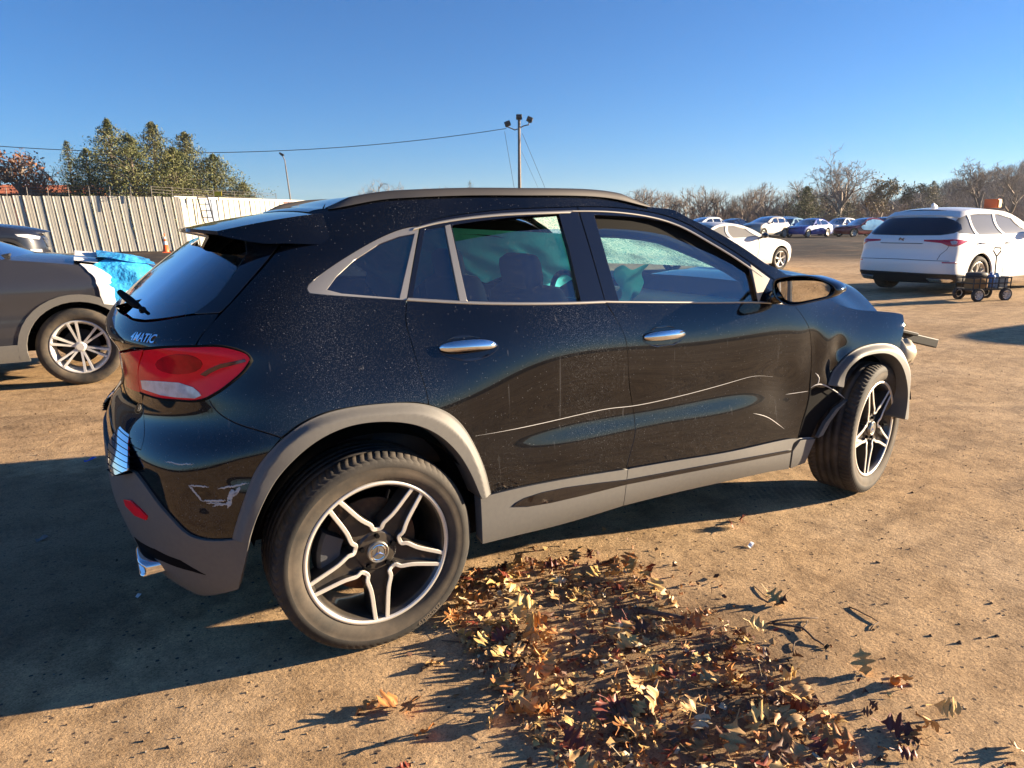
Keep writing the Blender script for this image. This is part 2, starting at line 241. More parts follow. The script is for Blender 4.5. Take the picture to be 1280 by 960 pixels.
MAIN_D={
'tailshut':[(-0.4699,1.4865),(-0.4487,1.4746),(-0.4319,1.4625),(-0.4236,1.4538),(-0.4178,1.4448),(-0.4136,1.4356),(-0.4101,1.4262),(-0.4074,1.4187),(-0.4046,1.4111),(-0.4017,1.4033),(-0.3986,1.3954),(-0.3953,1.3873),(-0.3919,1.3791),(-0.388,1.3704),(-0.384,1.3615),(-0.3801,1.3526),(-0.3763,1.3437),(-0.3728,1.3349),(-0.3697,1.3262),(-0.3674,1.3185),(-0.3653,1.311),(-0.3636,1.3034),(-0.3621,1.2959),(-0.3607,1.2883),(-0.3594,1.2806),(-0.3582,1.2728),(-0.357,1.2644),(-0.3558,1.2559),(-0.3548,1.2475),(-0.354,1.2391),(-0.3534,1.2309),(-0.3531,1.223),(-0.353,1.2154),(-0.3534,1.207),(-0.354,1.199),(-0.355,1.1913),(-0.3561,1.1837),(-0.3575,1.176),(-0.359,1.1681),(-0.3608,1.1601),(-0.3627,1.1522),(-0.3649,1.1444),(-0.3672,1.1369),(-0.3696,1.1295),(-0.3719,1.1225),(-0.3738,1.1157),(-0.3751,1.1089),(-0.3758,1.1009),(-0.3766,1.0928),(-0.3784,1.0846)],
'cant':[(-0.4699,1.4865),(-0.4653,1.4901),(-0.458,1.4932),(-0.4476,1.4954),(-0.4349,1.4971),(-0.4217,1.4984),(-0.4115,1.4993),(-0.4016,1.5003),(-0.3913,1.5017),(-0.38,1.5036),(-0.3711,1.5054),(-0.3616,1.5075),(-0.3515,1.51),(-0.3409,1.5125),(-0.33,1.5153),(-0.3187,1.5181),(-0.3072,1.5208),(-0.2956,1.5235),(-0.2838,1.5261),(-0.2721,1.5283),(-0.2605,1.5303),(-0.2488,1.532),(-0.2371,1.5335),(-0.2253,1.5348),(-0.2133,1.5359),(-0.2011,1.5368),(-0.1886,1.5376),(-0.1758,1.5384),(-0.1626,1.5391),(-0.1489,1.5398),(-0.1375,1.5404),(-0.1258,1.541),(-0.1138,1.5417),(-0.1016,1.5423),(-0.0891,1.5429),(-0.0763,1.5436),(-0.0634,1.5442),(-0.0503,1.5448),(-0.037,1.5454),(-0.0236,1.546),(-0.0101,1.5465),(0.0038,1.547),(0.0185,1.5475),(0.0334,1.5479),(0.0483,1.5483),(0.0643,1.5486),(0.0804,1.5489),(0.0967,1.5491),(0.113,1.5493),(0.1293,1.5494),(0.1458,1.5496),(0.1624,1.5496),(0.1791,1.5497),(0.1959,1.5498),(0.2128,1.5498),(0.2299,1.5498),(0.2471,1.5499),(0.2644,1.55),(0.2819,1.55),(0.299,1.5502),(0.3162,1.5503),(0.3336,1.5504),(0.3511,1.5506),(0.3686,1.5507),(0.3863,1.5509),(0.4041,1.551),(0.422,1.5511),(0.4399,1.5512),(0.458,1.5512),(0.476,1.5512),(0.4941,1.5511),(0.5123,1.551),(0.5304,1.5508),(0.5509,1.5505),(0.5714,1.5501),(0.592,1.5495),(0.6129,1.5487),(0.6339,1.5478),(0.6553,1.5466),(0.677,1.5452),(0.6991,1.5435),(0.7218,1.5415),(0.745,1.5391),(0.7688,1.5364),(0.7966,1.5329),(0.8249,1.529),(0.8536,1.5249),(0.8823,1.5207),(0.9107,1.5166),(0.9385,1.5127),(0.9653,1.5092),(0.9909,1.5061),(1.015,1.5037),(1.0403,1.5018),(1.0637,1.5006),(1.0858,1.4996),(1.1073,1.4983),(1.1286,1.4965),(1.1504,1.4935),(1.1747,1.4889),(1.1998,1.4829),(1.2253,1.4762),(1.251,1.469),(1.2765,1.4619),(1.3025,1.4549),(1.3283,1.4482),(1.3541,1.4416),(1.3803,1.4349),(1.4068,1.4279),(1.4312,1.4212),(1.4559,1.4142),(1.4807,1.4069),(1.5054,1.3995),(1.5298,1.392),(1.5536,1.3846),(1.5799,1.3762),(1.6056,1.3679),(1.631,1.3596),(1.6564,1.3511),(1.6821,1.3423),(1.7052,1.3344),(1.7288,1.3262),(1.7528,1.3177),(1.7773,1.3089),(1.8023,1.2999),(1.8279,1.2905),(1.8569,1.2797),(1.8858,1.269),(1.9135,1.259),(1.9391,1.2501),(1.9616,1.243),(1.9923,1.2353),(2.0232,1.228),(2.0504,1.2204),(2.0819,1.2107),(2.1168,1.1995),(2.1536,1.1875)],
'lampTopR':[(-0.3784,1.0846),(-0.3668,1.0851),(-0.3553,1.0856),(-0.3438,1.0859),(-0.3324,1.0861),(-0.3206,1.086),(-0.3089,1.0856),(-0.2972,1.0847),(-0.2856,1.0833),(-0.2742,1.0814),(-0.2633,1.0788),(-0.2529,1.0759),(-0.2431,1.0727),(-0.2327,1.0687),(-0.2245,1.064),(-0.2194,1.0584),(-0.2185,1.0502),(-0.221,1.041)],
'lampTopL':[(-1.15,0.9763),(-0.9639,1.0078),(-0.8258,1.0317),(-0.7518,1.0442),(-0.7119,1.0507),(-0.6785,1.0558),(-0.6495,1.0602),(-0.6237,1.0639),(-0.6005,1.0671)],
'lampTopM':[(-0.6005,1.0671),(-0.578,1.07),(-0.5573,1.0725),(-0.5381,1.0747),(-0.5201,1.0766),(-0.506,1.078),(-0.4923,1.0793),(-0.4789,1.0803),(-0.4656,1.0813),(-0.4523,1.0821),(-0.4399,1.0827),(-0.4275,1.0833),(-0.4151,1.0837),(-0.4027,1.0841),(-0.3905,1.0844),(-0.3784,1.0846)],
'lampBotR':[(-0.221,1.041),(-0.2324,1.0328),(-0.2434,1.0246),(-0.2541,1.0166),(-0.2648,1.0087),(-0.2744,1.002),(-0.2842,0.9954),(-0.2941,0.989),(-0.3039,0.9827),(-0.3137,0.9766),(-0.325,0.9694),(-0.3361,0.9625),(-0.3472,0.9559),(-0.3583,0.9496),(-0.3692,0.9438),(-0.3805,0.9383),(-0.3919,0.9328),(-0.4038,0.9274)],
'lampBotM':[(-0.4038,0.9274),(-0.4144,0.9241),(-0.4256,0.9209),(-0.4376,0.9182),(-0.4509,0.916),(-0.4634,0.9148),(-0.4769,0.914),(-0.4912,0.9135),(-0.5061,0.913),(-0.5213,0.9126),(-0.5366,0.9119),(-0.5529,0.911),(-0.5691,0.9098),(-0.5855,0.9087),(-0.6024,0.9077),(-0.6203,0.907),(-0.6414,0.9066),(-0.6645,0.9066),(-0.69,0.9066),(-0.7182,0.9063),(-0.7502,0.9054)],
'lampBotL':[(-0.7502,0.9054),(-0.773,0.9078),(-0.8041,0.9086),(-0.8338,0.9075),(-0.8717,0.9053),(-0.9187,0.9022),(-0.9758,0.8985),(-1.0413,0.8945),(-1.14,0.8851),(-1.15,0.8946),(-1.1391,0.9125),(-1.1464,0.9234),(-1.1282,0.9408),(-1.15,0.9502),(-1.15,0.9618),(-1.15,0.9763)],
'lampSplit':[(-0.6005,1.0671),(-0.6225,1.0536),(-0.6531,1.0384),(-0.6853,1.0221),(-0.7075,1.0088),(-0.7255,0.9954),(-0.7387,0.9822),(-0.7472,0.9689),(-0.7511,0.9564),(-0.7521,0.9439),(-0.7517,0.9313),(-0.751,0.9184),(-0.7502,0.9054)],
'qbump':[(-0.4038,0.9274),(-0.399,0.9171),(-0.3939,0.9071),(-0.3876,0.8975),(-0.3813,0.8903),(-0.3739,0.8835),(-0.3654,0.8771),(-0.3558,0.8711),(-0.3461,0.8658),(-0.3357,0.8607),(-0.3248,0.8559),(-0.3136,0.8514),(-0.3021,0.8472),(-0.291,0.8435),(-0.28,0.8401),(-0.2692,0.8369),(-0.2586,0.8338),(-0.2485,0.8309),(-0.2381,0.8277),(-0.2279,0.8246),(-0.2178,0.8215),(-0.2076,0.8181),(-0.1964,0.8145),(-0.1849,0.8106),(-0.1731,0.8065),(-0.1611,0.8023)],
'FOa':[(-0.2831,0.4966),(-0.2789,0.5064),(-0.2749,0.5164),(-0.2709,0.5264),(-0.2668,0.5368),(-0.2628,0.5469),(-0.2585,0.5572),(-0.254,0.5677),(-0.2494,0.5784),(-0.2446,0.5891),(-0.2402,0.5988),(-0.2357,0.6085),(-0.2312,0.6182),(-0.2267,0.628),(-0.2223,0.6377),(-0.2178,0.6476),(-0.2134,0.6581),(-0.209,0.6687),(-0.2048,0.6792),(-0.201,0.6895),(-0.1974,0.6996),(-0.194,0.7091),(-0.1906,0.7186),(-0.1872,0.7275),(-0.1839,0.736),(-0.1805,0.7443),(-0.1773,0.7526),(-0.1743,0.7606),(-0.1716,0.7688),(-0.169,0.7771),(-0.1665,0.7854),(-0.1639,0.7939),(-0.1611,0.8023)],
'FOb':[(-0.1611,0.8023),(-0.156,0.8079),(-0.1507,0.8135),(-0.1451,0.8189),(-0.139,0.8241),(-0.1327,0.8291),(-0.1245,0.8346),(-0.1157,0.8397),(-0.1063,0.8444),(-0.096,0.8488),(-0.0873,0.8519),(-0.0781,0.855),(-0.0683,0.8577),(-0.0582,0.8602),(-0.0477,0.8624),(-0.0369,0.8643),(-0.0268,0.8656),(-0.0165,0.8667),(-0.0061,0.8675),(0.0046,0.8681),(0.0159,0.8685),(0.0273,0.8688),(0.0387,0.8689),(0.05,0.869),(0.0613,0.8689),(0.0727,0.8687),(0.0842,0.8685),(0.0957,0.8682),(0.1074,0.8677),(0.1193,0.8672),(0.1312,0.8666),(0.1433,0.8659),(0.1555,0.8651),(0.1675,0.8643),(0.1795,0.8634),(0.1913,0.8625),(0.2028,0.8615),(0.2158,0.8603),(0.2284,0.859),(0.2404,0.8575),(0.2521,0.8557),(0.2634,0.8536),(0.275,0.851),(0.2864,0.8479),(0.2977,0.8446),(0.309,0.8412)],
'FOc':[(0.309,0.8412),(0.3243,0.8349),(0.3401,0.8285),(0.3563,0.8219),(0.369,0.8167),(0.3822,0.811),(0.3965,0.8044),(0.4121,0.7965),(0.4293,0.7871),(0.4476,0.7763),(0.4659,0.7645),(0.4832,0.7522),(0.4988,0.7396),(0.5111,0.7282),(0.5217,0.7168),(0.5307,0.7054),(0.5386,0.6938),(0.5454,0.682),(0.5519,0.6692),(0.5579,0.6562),(0.5635,0.6429),(0.5687,0.6296),(0.5737,0.6164),(0.5783,0.6034),(0.5828,0.5905),(0.5869,0.5776),(0.5906,0.5645),(0.5939,0.5512),(0.5965,0.5373),(0.5985,0.5232),(0.5999,0.5089),(0.6005,0.4945),(0.6005,0.48)],
'FI':[(-0.2297,0.4932),(-0.2247,0.5044),(-0.2201,0.5155),(-0.2155,0.5265),(-0.2111,0.5375),(-0.2065,0.5484),(-0.2018,0.5594),(-0.1971,0.5697),(-0.1922,0.5799),(-0.1871,0.5902),(-0.1818,0.6003),(-0.1763,0.6104),(-0.1706,0.6203),(-0.1646,0.6301),(-0.1582,0.6401),(-0.1517,0.6499),(-0.1451,0.6596),(-0.1385,0.669),(-0.1321,0.6783),(-0.1259,0.6874),(-0.12,0.6963),(-0.114,0.7056),(-0.1085,0.7146),(-0.1033,0.7232),(-0.0984,0.7316),(-0.0935,0.7396),(-0.0885,0.7473),(-0.0837,0.7543),(-0.0789,0.7609),(-0.0739,0.7671),(-0.069,0.773),(-0.0641,0.7783),(-0.0592,0.7832),(-0.053,0.7885),(-0.0465,0.7932),(-0.0393,0.7973),(-0.0309,0.8012),(-0.0227,0.8043),(-0.0136,0.8072),(-0.0036,0.8099),(0.0075,0.8123),(0.0195,0.8143),(0.0319,0.8159),(0.043,0.8169),(0.0542,0.8175),(0.0657,0.8177),(0.0775,0.8176),(0.0895,0.8172),(0.1019,0.8165),(0.1147,0.8156),(0.1269,0.8145),(0.1395,0.8131),(0.1523,0.8116),(0.1654,0.8098),(0.1788,0.8078),(0.1923,0.8055),(0.206,0.803),(0.2198,0.8002),(0.2346,0.7968),(0.2495,0.7931),(0.2646,0.789),(0.2797,0.7845),(0.2949,0.7795),(0.3103,0.7741),(0.3256,0.7681),(0.3429,0.7607),(0.3599,0.7526),(0.3767,0.7439),(0.3928,0.7345),(0.4083,0.7245),(0.4229,0.7139),(0.4348,0.7041),(0.446,0.6939),(0.4563,0.6833),(0.4658,0.6724),(0.4747,0.661),(0.4829,0.6493),(0.4907,0.6373),(0.4981,0.6247),(0.505,0.6118),(0.5114,0.5986),(0.5175,0.5854),(0.5231,0.5723),(0.5283,0.5592),(0.5331,0.5465),(0.5382,0.5319),(0.5426,0.5178),(0.5464,0.5041),(0.5495,0.4906),(0.5521,0.4771)],
'FObR':[(0.6005,0.48),(0.5883,0.4793),(0.5762,0.4785),(0.5641,0.4778),(0.5521,0.4771)],
'FObL':[(-0.2297,0.4932),(-0.2402,0.4941),(-0.2507,0.4949),(-0.2614,0.4956),(-0.2722,0.4961),(-0.2831,0.4966)],
'rdRearU':[(0.0214,1.4445),(0.0364,1.4311),(0.0509,1.4178),(0.0647,1.4045),(0.078,1.3913),(0.0909,1.3782),(0.1033,1.3651),(0.1155,1.3521),(0.1273,1.3391),(0.1388,1.3262),(0.15,1.3133),(0.1609,1.3005),(0.1716,1.2878),(0.182,1.2751),(0.1921,1.2624),(0.2019,1.2498),(0.2114,1.2373),(0.2204,1.2248),(0.2289,1.2123),(0.237,1.1999),(0.2445,1.1875)],
'rdRearL':[(0.2445,1.1875),(0.2528,1.1752),(0.2604,1.1631),(0.2674,1.1514),(0.2737,1.1403),(0.2794,1.13),(0.2847,1.1205),(0.2906,1.1105),(0.2965,1.1009),(0.3023,1.0907),(0.3065,1.0788),(0.3069,1.0694),(0.3045,1.0589),(0.2999,1.0477),(0.2942,1.0358),(0.2893,1.0234),(0.2862,1.0109),(0.2846,0.9984),(0.2843,0.986),(0.285,0.9741),(0.2864,0.9628),(0.2887,0.9496),(0.2911,0.9376),(0.2933,0.9263),(0.2951,0.9157),(0.2967,0.9055),(0.2982,0.8955),(0.2996,0.8848),(0.3011,0.874),(0.303,0.8631),(0.3056,0.8522),(0.309,0.8412)],
'insert':[(0.6658,0.4166),(0.6795,0.4234),(0.6932,0.4303),(0.7045,0.4332),(0.7159,0.4362),(0.7274,0.4392),(0.7432,0.4403),(0.7592,0.4414),(0.7753,0.4426),(0.7915,0.4437),(0.8078,0.4448),(0.8253,0.4443),(0.843,0.4438),(0.8607,0.4433),(0.8787,0.4428),(0.8967,0.4423),(0.9149,0.4418),(0.9316,0.4403),(0.9485,0.4388),(0.9655,0.4373),(0.9825,0.4358),(0.9997,0.4342),(1.017,0.4327),(1.0344,0.4312),(1.0519,0.4296),(1.0709,0.4276),(1.0899,0.4255),(1.1092,0.4235),(1.1285,0.4214),(1.148,0.4193),(1.1676,0.4172),(1.1873,0.4151),(1.2071,0.413),(1.2271,0.4121),(1.2473,0.4111),(1.2676,0.4102),(1.2879,0.4092),(1.3084,0.4083),(1.329,0.4074),(1.3498,0.4065),(1.3706,0.4056),(1.3916,0.4047),(1.4126,0.4039),(1.4338,0.4031),(1.455,0.4023),(1.4764,0.4015),(1.4979,0.4007),(1.5194,0.3999),(1.5411,0.3992),(1.563,0.3985),(1.585,0.3977),(1.6071,0.397),(1.6294,0.3962),(1.6519,0.3954),(1.6746,0.3946),(1.6974,0.3937),(1.7206,0.3927),(1.7439,0.3917),(1.7675,0.3907),(1.7914,0.3896),(1.8156,0.3885),(1.8401,0.3872),(1.865,0.3859),(1.8903,0.3844),(1.916,0.3828),(1.9421,0.3812),(1.9687,0.3794),(1.9957,0.3775),(2.0231,0.3755),(2.0508,0.3734),(2.0789,0.3714),(2.1071,0.3693),(2.1356,0.3672),(2.1642,0.3652),(2.1928,0.3632),(2.2215,0.3613),(2.219,0.3466),(2.1904,0.3483),(2.1618,0.35),(2.1332,0.3518),(2.1048,0.3537),(2.0765,0.3555),(2.0485,0.3574),(2.0207,0.3593),(1.9932,0.3611),(1.9661,0.3628),(1.9394,0.3645),(1.9131,0.366),(1.8873,0.3674),(1.8619,0.3687),(1.8368,0.3699),(1.8122,0.371),(1.7879,0.372),(1.7639,0.3729),(1.7402,0.3738),(1.7167,0.3746),(1.6935,0.3754),(1.6705,0.3761),(1.6477,0.3768),(1.625,0.3775),(1.6024,0.3781),(1.58,0.3787),(1.5577,0.3793),(1.5356,0.3799),(1.5137,0.3805),(1.4918,0.3811),(1.4701,0.3817),(1.4485,0.3824),(1.427,0.3831),(1.4056,0.3838),(1.3843,0.3845),(1.3631,0.3852),(1.342,0.386),(1.321,0.3868),(1.3001,0.3876),(1.2794,0.3884),(1.2588,0.3892),(1.2383,0.39),(1.2179,0.3909),(1.1989,0.3908),(1.18,0.3908),(1.1612,0.3907),(1.1425,0.3907),(1.1239,0.3907),(1.1054,0.3907),(1.087,0.3907),(1.0688,0.3907),(1.0506,0.3908),(1.0326,0.3908),(1.0146,0.3908),(0.9968,0.3908),(0.9798,0.3912),(0.9629,0.3915),(0.9462,0.3918),(0.9295,0.3921),(0.9129,0.3924),(0.8965,0.3927),(0.8801,0.393),(0.8638,0.3932),(0.8477,0.3935),(0.8321,0.3946),(0.8166,0.3958),(0.8012,0.3969),(0.7859,0.398),(0.7707,0.399),(0.7556,0.4001),(0.7406,0.4011),(0.7254,0.4043),(0.7104,0.4074),(0.6954,0.4105),(0.6806,0.4136),(0.6658,0.4166)],
'doorTop':[(0.0214,1.4445),(0.0305,1.448),(0.0397,1.4515),(0.0492,1.4549),(0.0594,1.4583),(0.0703,1.4616),(0.0821,1.4647),(0.0926,1.4671),(0.1037,1.4695),(0.1155,1.4717),(0.1278,1.4739),(0.1406,1.4759),(0.1538,1.4778),(0.1674,1.4797),(0.1812,1.4815),(0.1953,1.4832),(0.2083,1.4847),(0.2214,1.4861),(0.2347,1.4874),(0.2482,1.4887),(0.2619,1.4899),(0.2758,1.491),(0.2901,1.4921),(0.3047,1.4931),(0.3196,1.494),(0.3349,1.4948),(0.3507,1.4955),(0.3669,1.4962),(0.3833,1.4968),(0.3999,1.4974),(0.4166,1.4979),(0.4332,1.4983),(0.4498,1.4988),(0.4661,1.4992),(0.482,1.4996),(0.4975,1.5),(0.5172,1.5005),(0.5361,1.5011),(0.5544,1.5016),(0.5722,1.5022),(0.5898,1.5028),(0.6073,1.5033)],
'doorTopF':[(0.6073,1.5033),(0.626,1.5034),(0.6449,1.5035),(0.6641,1.5035),(0.6836,1.5035),(0.7034,1.5033),(0.7236,1.5031),(0.7443,1.5026),(0.7634,1.5021),(0.783,1.5014),(0.803,1.5005),(0.8235,1.4995),(0.8445,1.4983),(0.8661,1.4969),(0.8883,1.4954),(0.911,1.4936),(0.9356,1.4916),(0.9609,1.4893),(0.9866,1.4868),(1.0129,1.484),(1.0395,1.4809),(1.0664,1.4775),(1.0934,1.4738),(1.1205,1.4698),(1.1489,1.4651),(1.1772,1.4601),(1.2053,1.4547),(1.2329,1.4489),(1.2602,1.4429),(1.2871,1.4365),(1.3133,1.4299),(1.3415,1.4223),(1.3692,1.4145),(1.3969,1.4063),(1.4248,1.3977),(1.4532,1.3888),(1.4824,1.3795),(1.5069,1.3717),(1.5321,1.3636),(1.558,1.3552),(1.5844,1.3466),(1.6112,1.3377),(1.6385,1.3284),(1.6662,1.3189),(1.6943,1.3091),(1.7227,1.299),(1.7496,1.2892),(1.7768,1.2791),(1.804,1.2689),(1.8312,1.2587),(1.8583,1.2483),(1.8851,1.2381),(1.9115,1.2279),(1.9372,1.2179),(1.9623,1.2081),(1.9865,1.1987),(2.0194,1.1858),(2.0501,1.1739),(2.0781,1.1629),(2.1032,1.153),(2.1251,1.1444),(2.1521,1.1336),(2.1751,1.1243)],
'fdFrontU':[(2.1751,1.1243),(2.1882,1.1104),(2.2002,1.0964),(2.2093,1.0824),(2.2134,1.0683),(2.2125,1.0542)],
'fdFrontL1':[(2.2125,1.0542),(2.2174,1.0404),(2.2226,1.0265),(2.2297,1.0128),(2.2382,0.9992),(2.2493,0.9834),(2.2603,0.9676),(2.2703,0.9517),(2.2772,0.9382),(2.2829,0.9237),(2.2878,0.9074),(2.2931,0.8887),(2.2984,0.8723),(2.3056,0.8545),(2.3153,0.8354),(2.3279,0.8157),(2.3432,0.7957),(2.3583,0.7759),(2.3707,0.7564),(2.3798,0.7377),(2.3867,0.717),(2.3903,0.6973),(2.3918,0.6785),(2.3918,0.6604),(2.3912,0.6426),(2.39,0.625)],
'fdFrontL2':[(2.39,0.625),(2.3875,0.6105),(2.3844,0.5952),(2.3805,0.5787),(2.3765,0.5642),(2.3719,0.5486),(2.3665,0.5323),(2.3604,0.5153),(2.3531,0.4981),(2.3454,0.482),(2.3365,0.4658),(2.3267,0.4496),(2.3162,0.4335),(2.3052,0.4173),(2.294,0.4011)],
'fdFrontLow':[(2.294,0.4011),(2.2703,0.3972),(2.2503,0.3899),(2.2396,0.3805),(2.2316,0.3677),(2.2247,0.3521),(2.2186,0.3365),(2.212,0.3192),(2.2047,0.3003),(2.1966,0.2799),(2.1874,0.258)],
'shutB':[(0.6073,1.5033),(0.6335,1.4887),(0.6591,1.4742),(0.684,1.4597),(0.7082,1.4452),(0.7316,1.4308),(0.7543,1.4163),(0.7763,1.402),(0.7977,1.3876),(0.8186,1.3733),(0.839,1.3589),(0.859,1.3447),(0.8786,1.3304),(0.8978,1.3161),(0.9166,1.3019),(0.9351,1.2877),(0.9532,1.2735),(0.971,1.2593),(0.9883,1.2452),(1.0052,1.2311),(1.0216,1.2169),(1.0374,1.2028),(1.0525,1.1887),(1.067,1.1747),(1.0807,1.1606),(1.0936,1.1465),(1.1058,1.1324)],
'shutD':[(1.1058,1.1324),(1.119,1.1223),(1.1318,1.1119),(1.1443,1.1013),(1.1559,1.0902),(1.165,1.0786),(1.1701,1.0669),(1.1715,1.0548),(1.1707,1.0423),(1.1695,1.0297),(1.1695,1.017),(1.1705,1.0045),(1.1722,0.9909),(1.1742,0.9773),(1.1762,0.9635),(1.178,0.949),(1.1794,0.9334),(1.18,0.9205),(1.1804,0.9068),(1.1809,0.8923),(1.1822,0.8771),(1.1849,0.8611),(1.1897,0.8445),(1.1976,0.8271),(1.2095,0.8092),(1.225,0.7906),(1.2404,0.7734),(1.255,0.7559),(1.2679,0.7383),(1.2787,0.7208),(1.2868,0.7037),(1.2925,0.687),(1.2961,0.6711),(1.2981,0.656),(1.2989,0.6416),(1.2989,0.6281),(1.2981,0.6154),(1.2956,0.5983),(1.2919,0.5828),(1.2871,0.5683),(1.2817,0.5543),(1.2756,0.5401),(1.2699,0.5268),(1.2638,0.5129),(1.2573,0.4986),(1.2501,0.4839),(1.2421,0.4691),(1.2335,0.4542)],
'shutL':[(1.2335,0.4542),(1.226,0.4358),(1.2182,0.4177),(1.2106,0.4),(1.2036,0.3831),(1.1974,0.3669),(1.192,0.3518),(1.1875,0.3378),(1.1828,0.3222),(1.1789,0.3082),(1.1753,0.2947)],
'claTopR':[(0.6005,0.48),(0.6142,0.4803),(0.6282,0.4806),(0.6428,0.4809),(0.6582,0.4811),(0.6746,0.4812),(0.6923,0.4812),(0.7054,0.4811),(0.7191,0.4809),(0.7335,0.4807),(0.7486,0.4803),(0.7642,0.48),(0.7805,0.4795),(0.7973,0.479),(0.8146,0.4784),(0.8324,0.4777),(0.8507,0.477),(0.8693,0.4762),(0.8884,0.4753),(0.9078,0.4744),(0.9254,0.4734),(0.9432,0.4725),(0.9612,0.4715),(0.9795,0.4704),(0.9979,0.4693),(1.0166,0.4682),(1.0354,0.467),(1.0545,0.4658),(1.0737,0.4646),(1.0931,0.4633),(1.1127,0.4621),(1.1325,0.4608),(1.1524,0.4595),(1.1724,0.4582),(1.1927,0.4569),(1.213,0.4555),(1.2335,0.4542)],
'claTopF':[(1.2335,0.4542),(1.2538,0.4533),(1.2743,0.4524),(1.2948,0.4515),(1.3155,0.4506),(1.3362,0.4497),(1.357,0.4488),(1.3779,0.4478),(1.3989,0.4469),(1.4199,0.446),(1.4409,0.4451),(1.4619,0.4441),(1.483,0.4431),(1.5041,0.4421),(1.5252,0.4411),(1.5453,0.4401),(1.5654,0.4391),(1.5857,0.4381),(1.6061,0.4371),(1.6267,0.436),(1.6476,0.435),(1.6687,0.434),(1.6903,0.4331),(1.7123,0.4321),(1.7348,0.4312),(1.7579,0.4304),(1.7816,0.4296),(1.8061,0.4289),(1.8313,0.4283),(1.8575,0.4277),(1.8862,0.4271),(1.9158,0.4265),(1.9462,0.4259),(1.9771,0.4252),(2.0082,0.4245),(2.0392,0.4237),(2.0697,0.4228),(2.0994,0.4218),(2.1279,0.4208),(2.1549,0.4196),(2.1799,0.4184),(2.2027,0.417),(2.2229,0.4154),(2.2403,0.4136),(2.2724,0.4079),(2.294,0.4011)],
'claBotR':[(0.5036,0.2955),(0.5187,0.2953),(0.534,0.295),(0.5493,0.2948),(0.5647,0.2944),(0.5801,0.2941),(0.5956,0.2937),(0.6112,0.2933),(0.6267,0.2929),(0.6423,0.2923),(0.6579,0.2918),(0.6736,0.2911),(0.6893,0.2904),(0.7052,0.2896),(0.7211,0.2888),(0.7372,0.288),(0.7536,0.2872),(0.7702,0.2864),(0.7872,0.2857),(0.8047,0.285),(0.8226,0.2844),(0.8411,0.284),(0.8602,0.2837),(0.8761,0.2835),(0.8925,0.2835),(0.9092,0.2837),(0.9263,0.2839),(0.9438,0.2843),(0.9617,0.2847),(0.9798,0.2852),(0.9983,0.2859),(1.0171,0.2866),(1.0361,0.2874),(1.0554,0.2883),(1.0749,0.2893),(1.0947,0.2903),(1.1146,0.2913),(1.1347,0.2924),(1.1549,0.2936),(1.1753,0.2947)],
'claBotF':[(1.1753,0.2947),(1.1943,0.2945),(1.2135,0.2944),(1.2328,0.2943),(1.2522,0.2943),(1.2718,0.2942),(1.2914,0.2941),(1.3113,0.294),(1.3313,0.2939),(1.3515,0.2937),(1.3719,0.2936),(1.3924,0.2935),(1.4132,0.2932),(1.4342,0.293),(1.4554,0.2927),(1.4769,0.2924),(1.4987,0.292),(1.5217,0.2915),(1.5449,0.2909),(1.5683,0.2903),(1.5919,0.2896),(1.6156,0.2889),(1.6393,0.2881),(1.6629,0.2873),(1.6865,0.2864),(1.7099,0.2855),(1.7331,0.2845),(1.756,0.2836),(1.7784,0.2827),(1.8004,0.2818),(1.8218,0.2809),(1.8425,0.28),(1.8689,0.279),(1.8941,0.2781),(1.9182,0.2772),(1.9416,0.2763),(1.9643,0.2753),(1.9864,0.2742),(2.0082,0.273),(2.0299,0.2717),(2.0561,0.2697),(2.0824,0.2676),(2.1087,0.2653),(2.1349,0.2629),(2.1611,0.2605),(2.1874,0.258)],
'claL':[(0.5521,0.4771),(0.5499,0.4636),(0.5472,0.45),(0.5442,0.4364),(0.5408,0.4226),(0.5373,0.4087),(0.5337,0.3946),(0.5304,0.3816),(0.527,0.3683),(0.5233,0.3547),(0.5194,0.3407),(0.5149,0.3262),(0.5097,0.3112),(0.5036,0.2955)],
'facetR':[(0.5657,0.3686),(0.5812,0.3685),(0.5969,0.3684),(0.6127,0.3683),(0.6288,0.3681),(0.645,0.368),(0.6616,0.3679),(0.6784,0.3678),(0.6955,0.3677),(0.7131,0.3676),(0.731,0.3675),(0.7468,0.3674),(0.7629,0.3673),(0.7793,0.3672),(0.7959,0.3671),(0.8128,0.367),(0.83,0.3669),(0.8474,0.3667),(0.8649,0.3665),(0.8827,0.3662),(0.9005,0.366),(0.9185,0.3656),(0.9366,0.3652),(0.9547,0.3648),(0.9727,0.3643),(0.9907,0.3637),(1.0088,0.3631),(1.0268,0.3624),(1.045,0.3617),(1.0632,0.361),(1.0815,0.3603),(1.0998,0.3595),(1.1182,0.3586),(1.1367,0.3578),(1.1553,0.357),(1.174,0.3561),(1.1928,0.3553)],
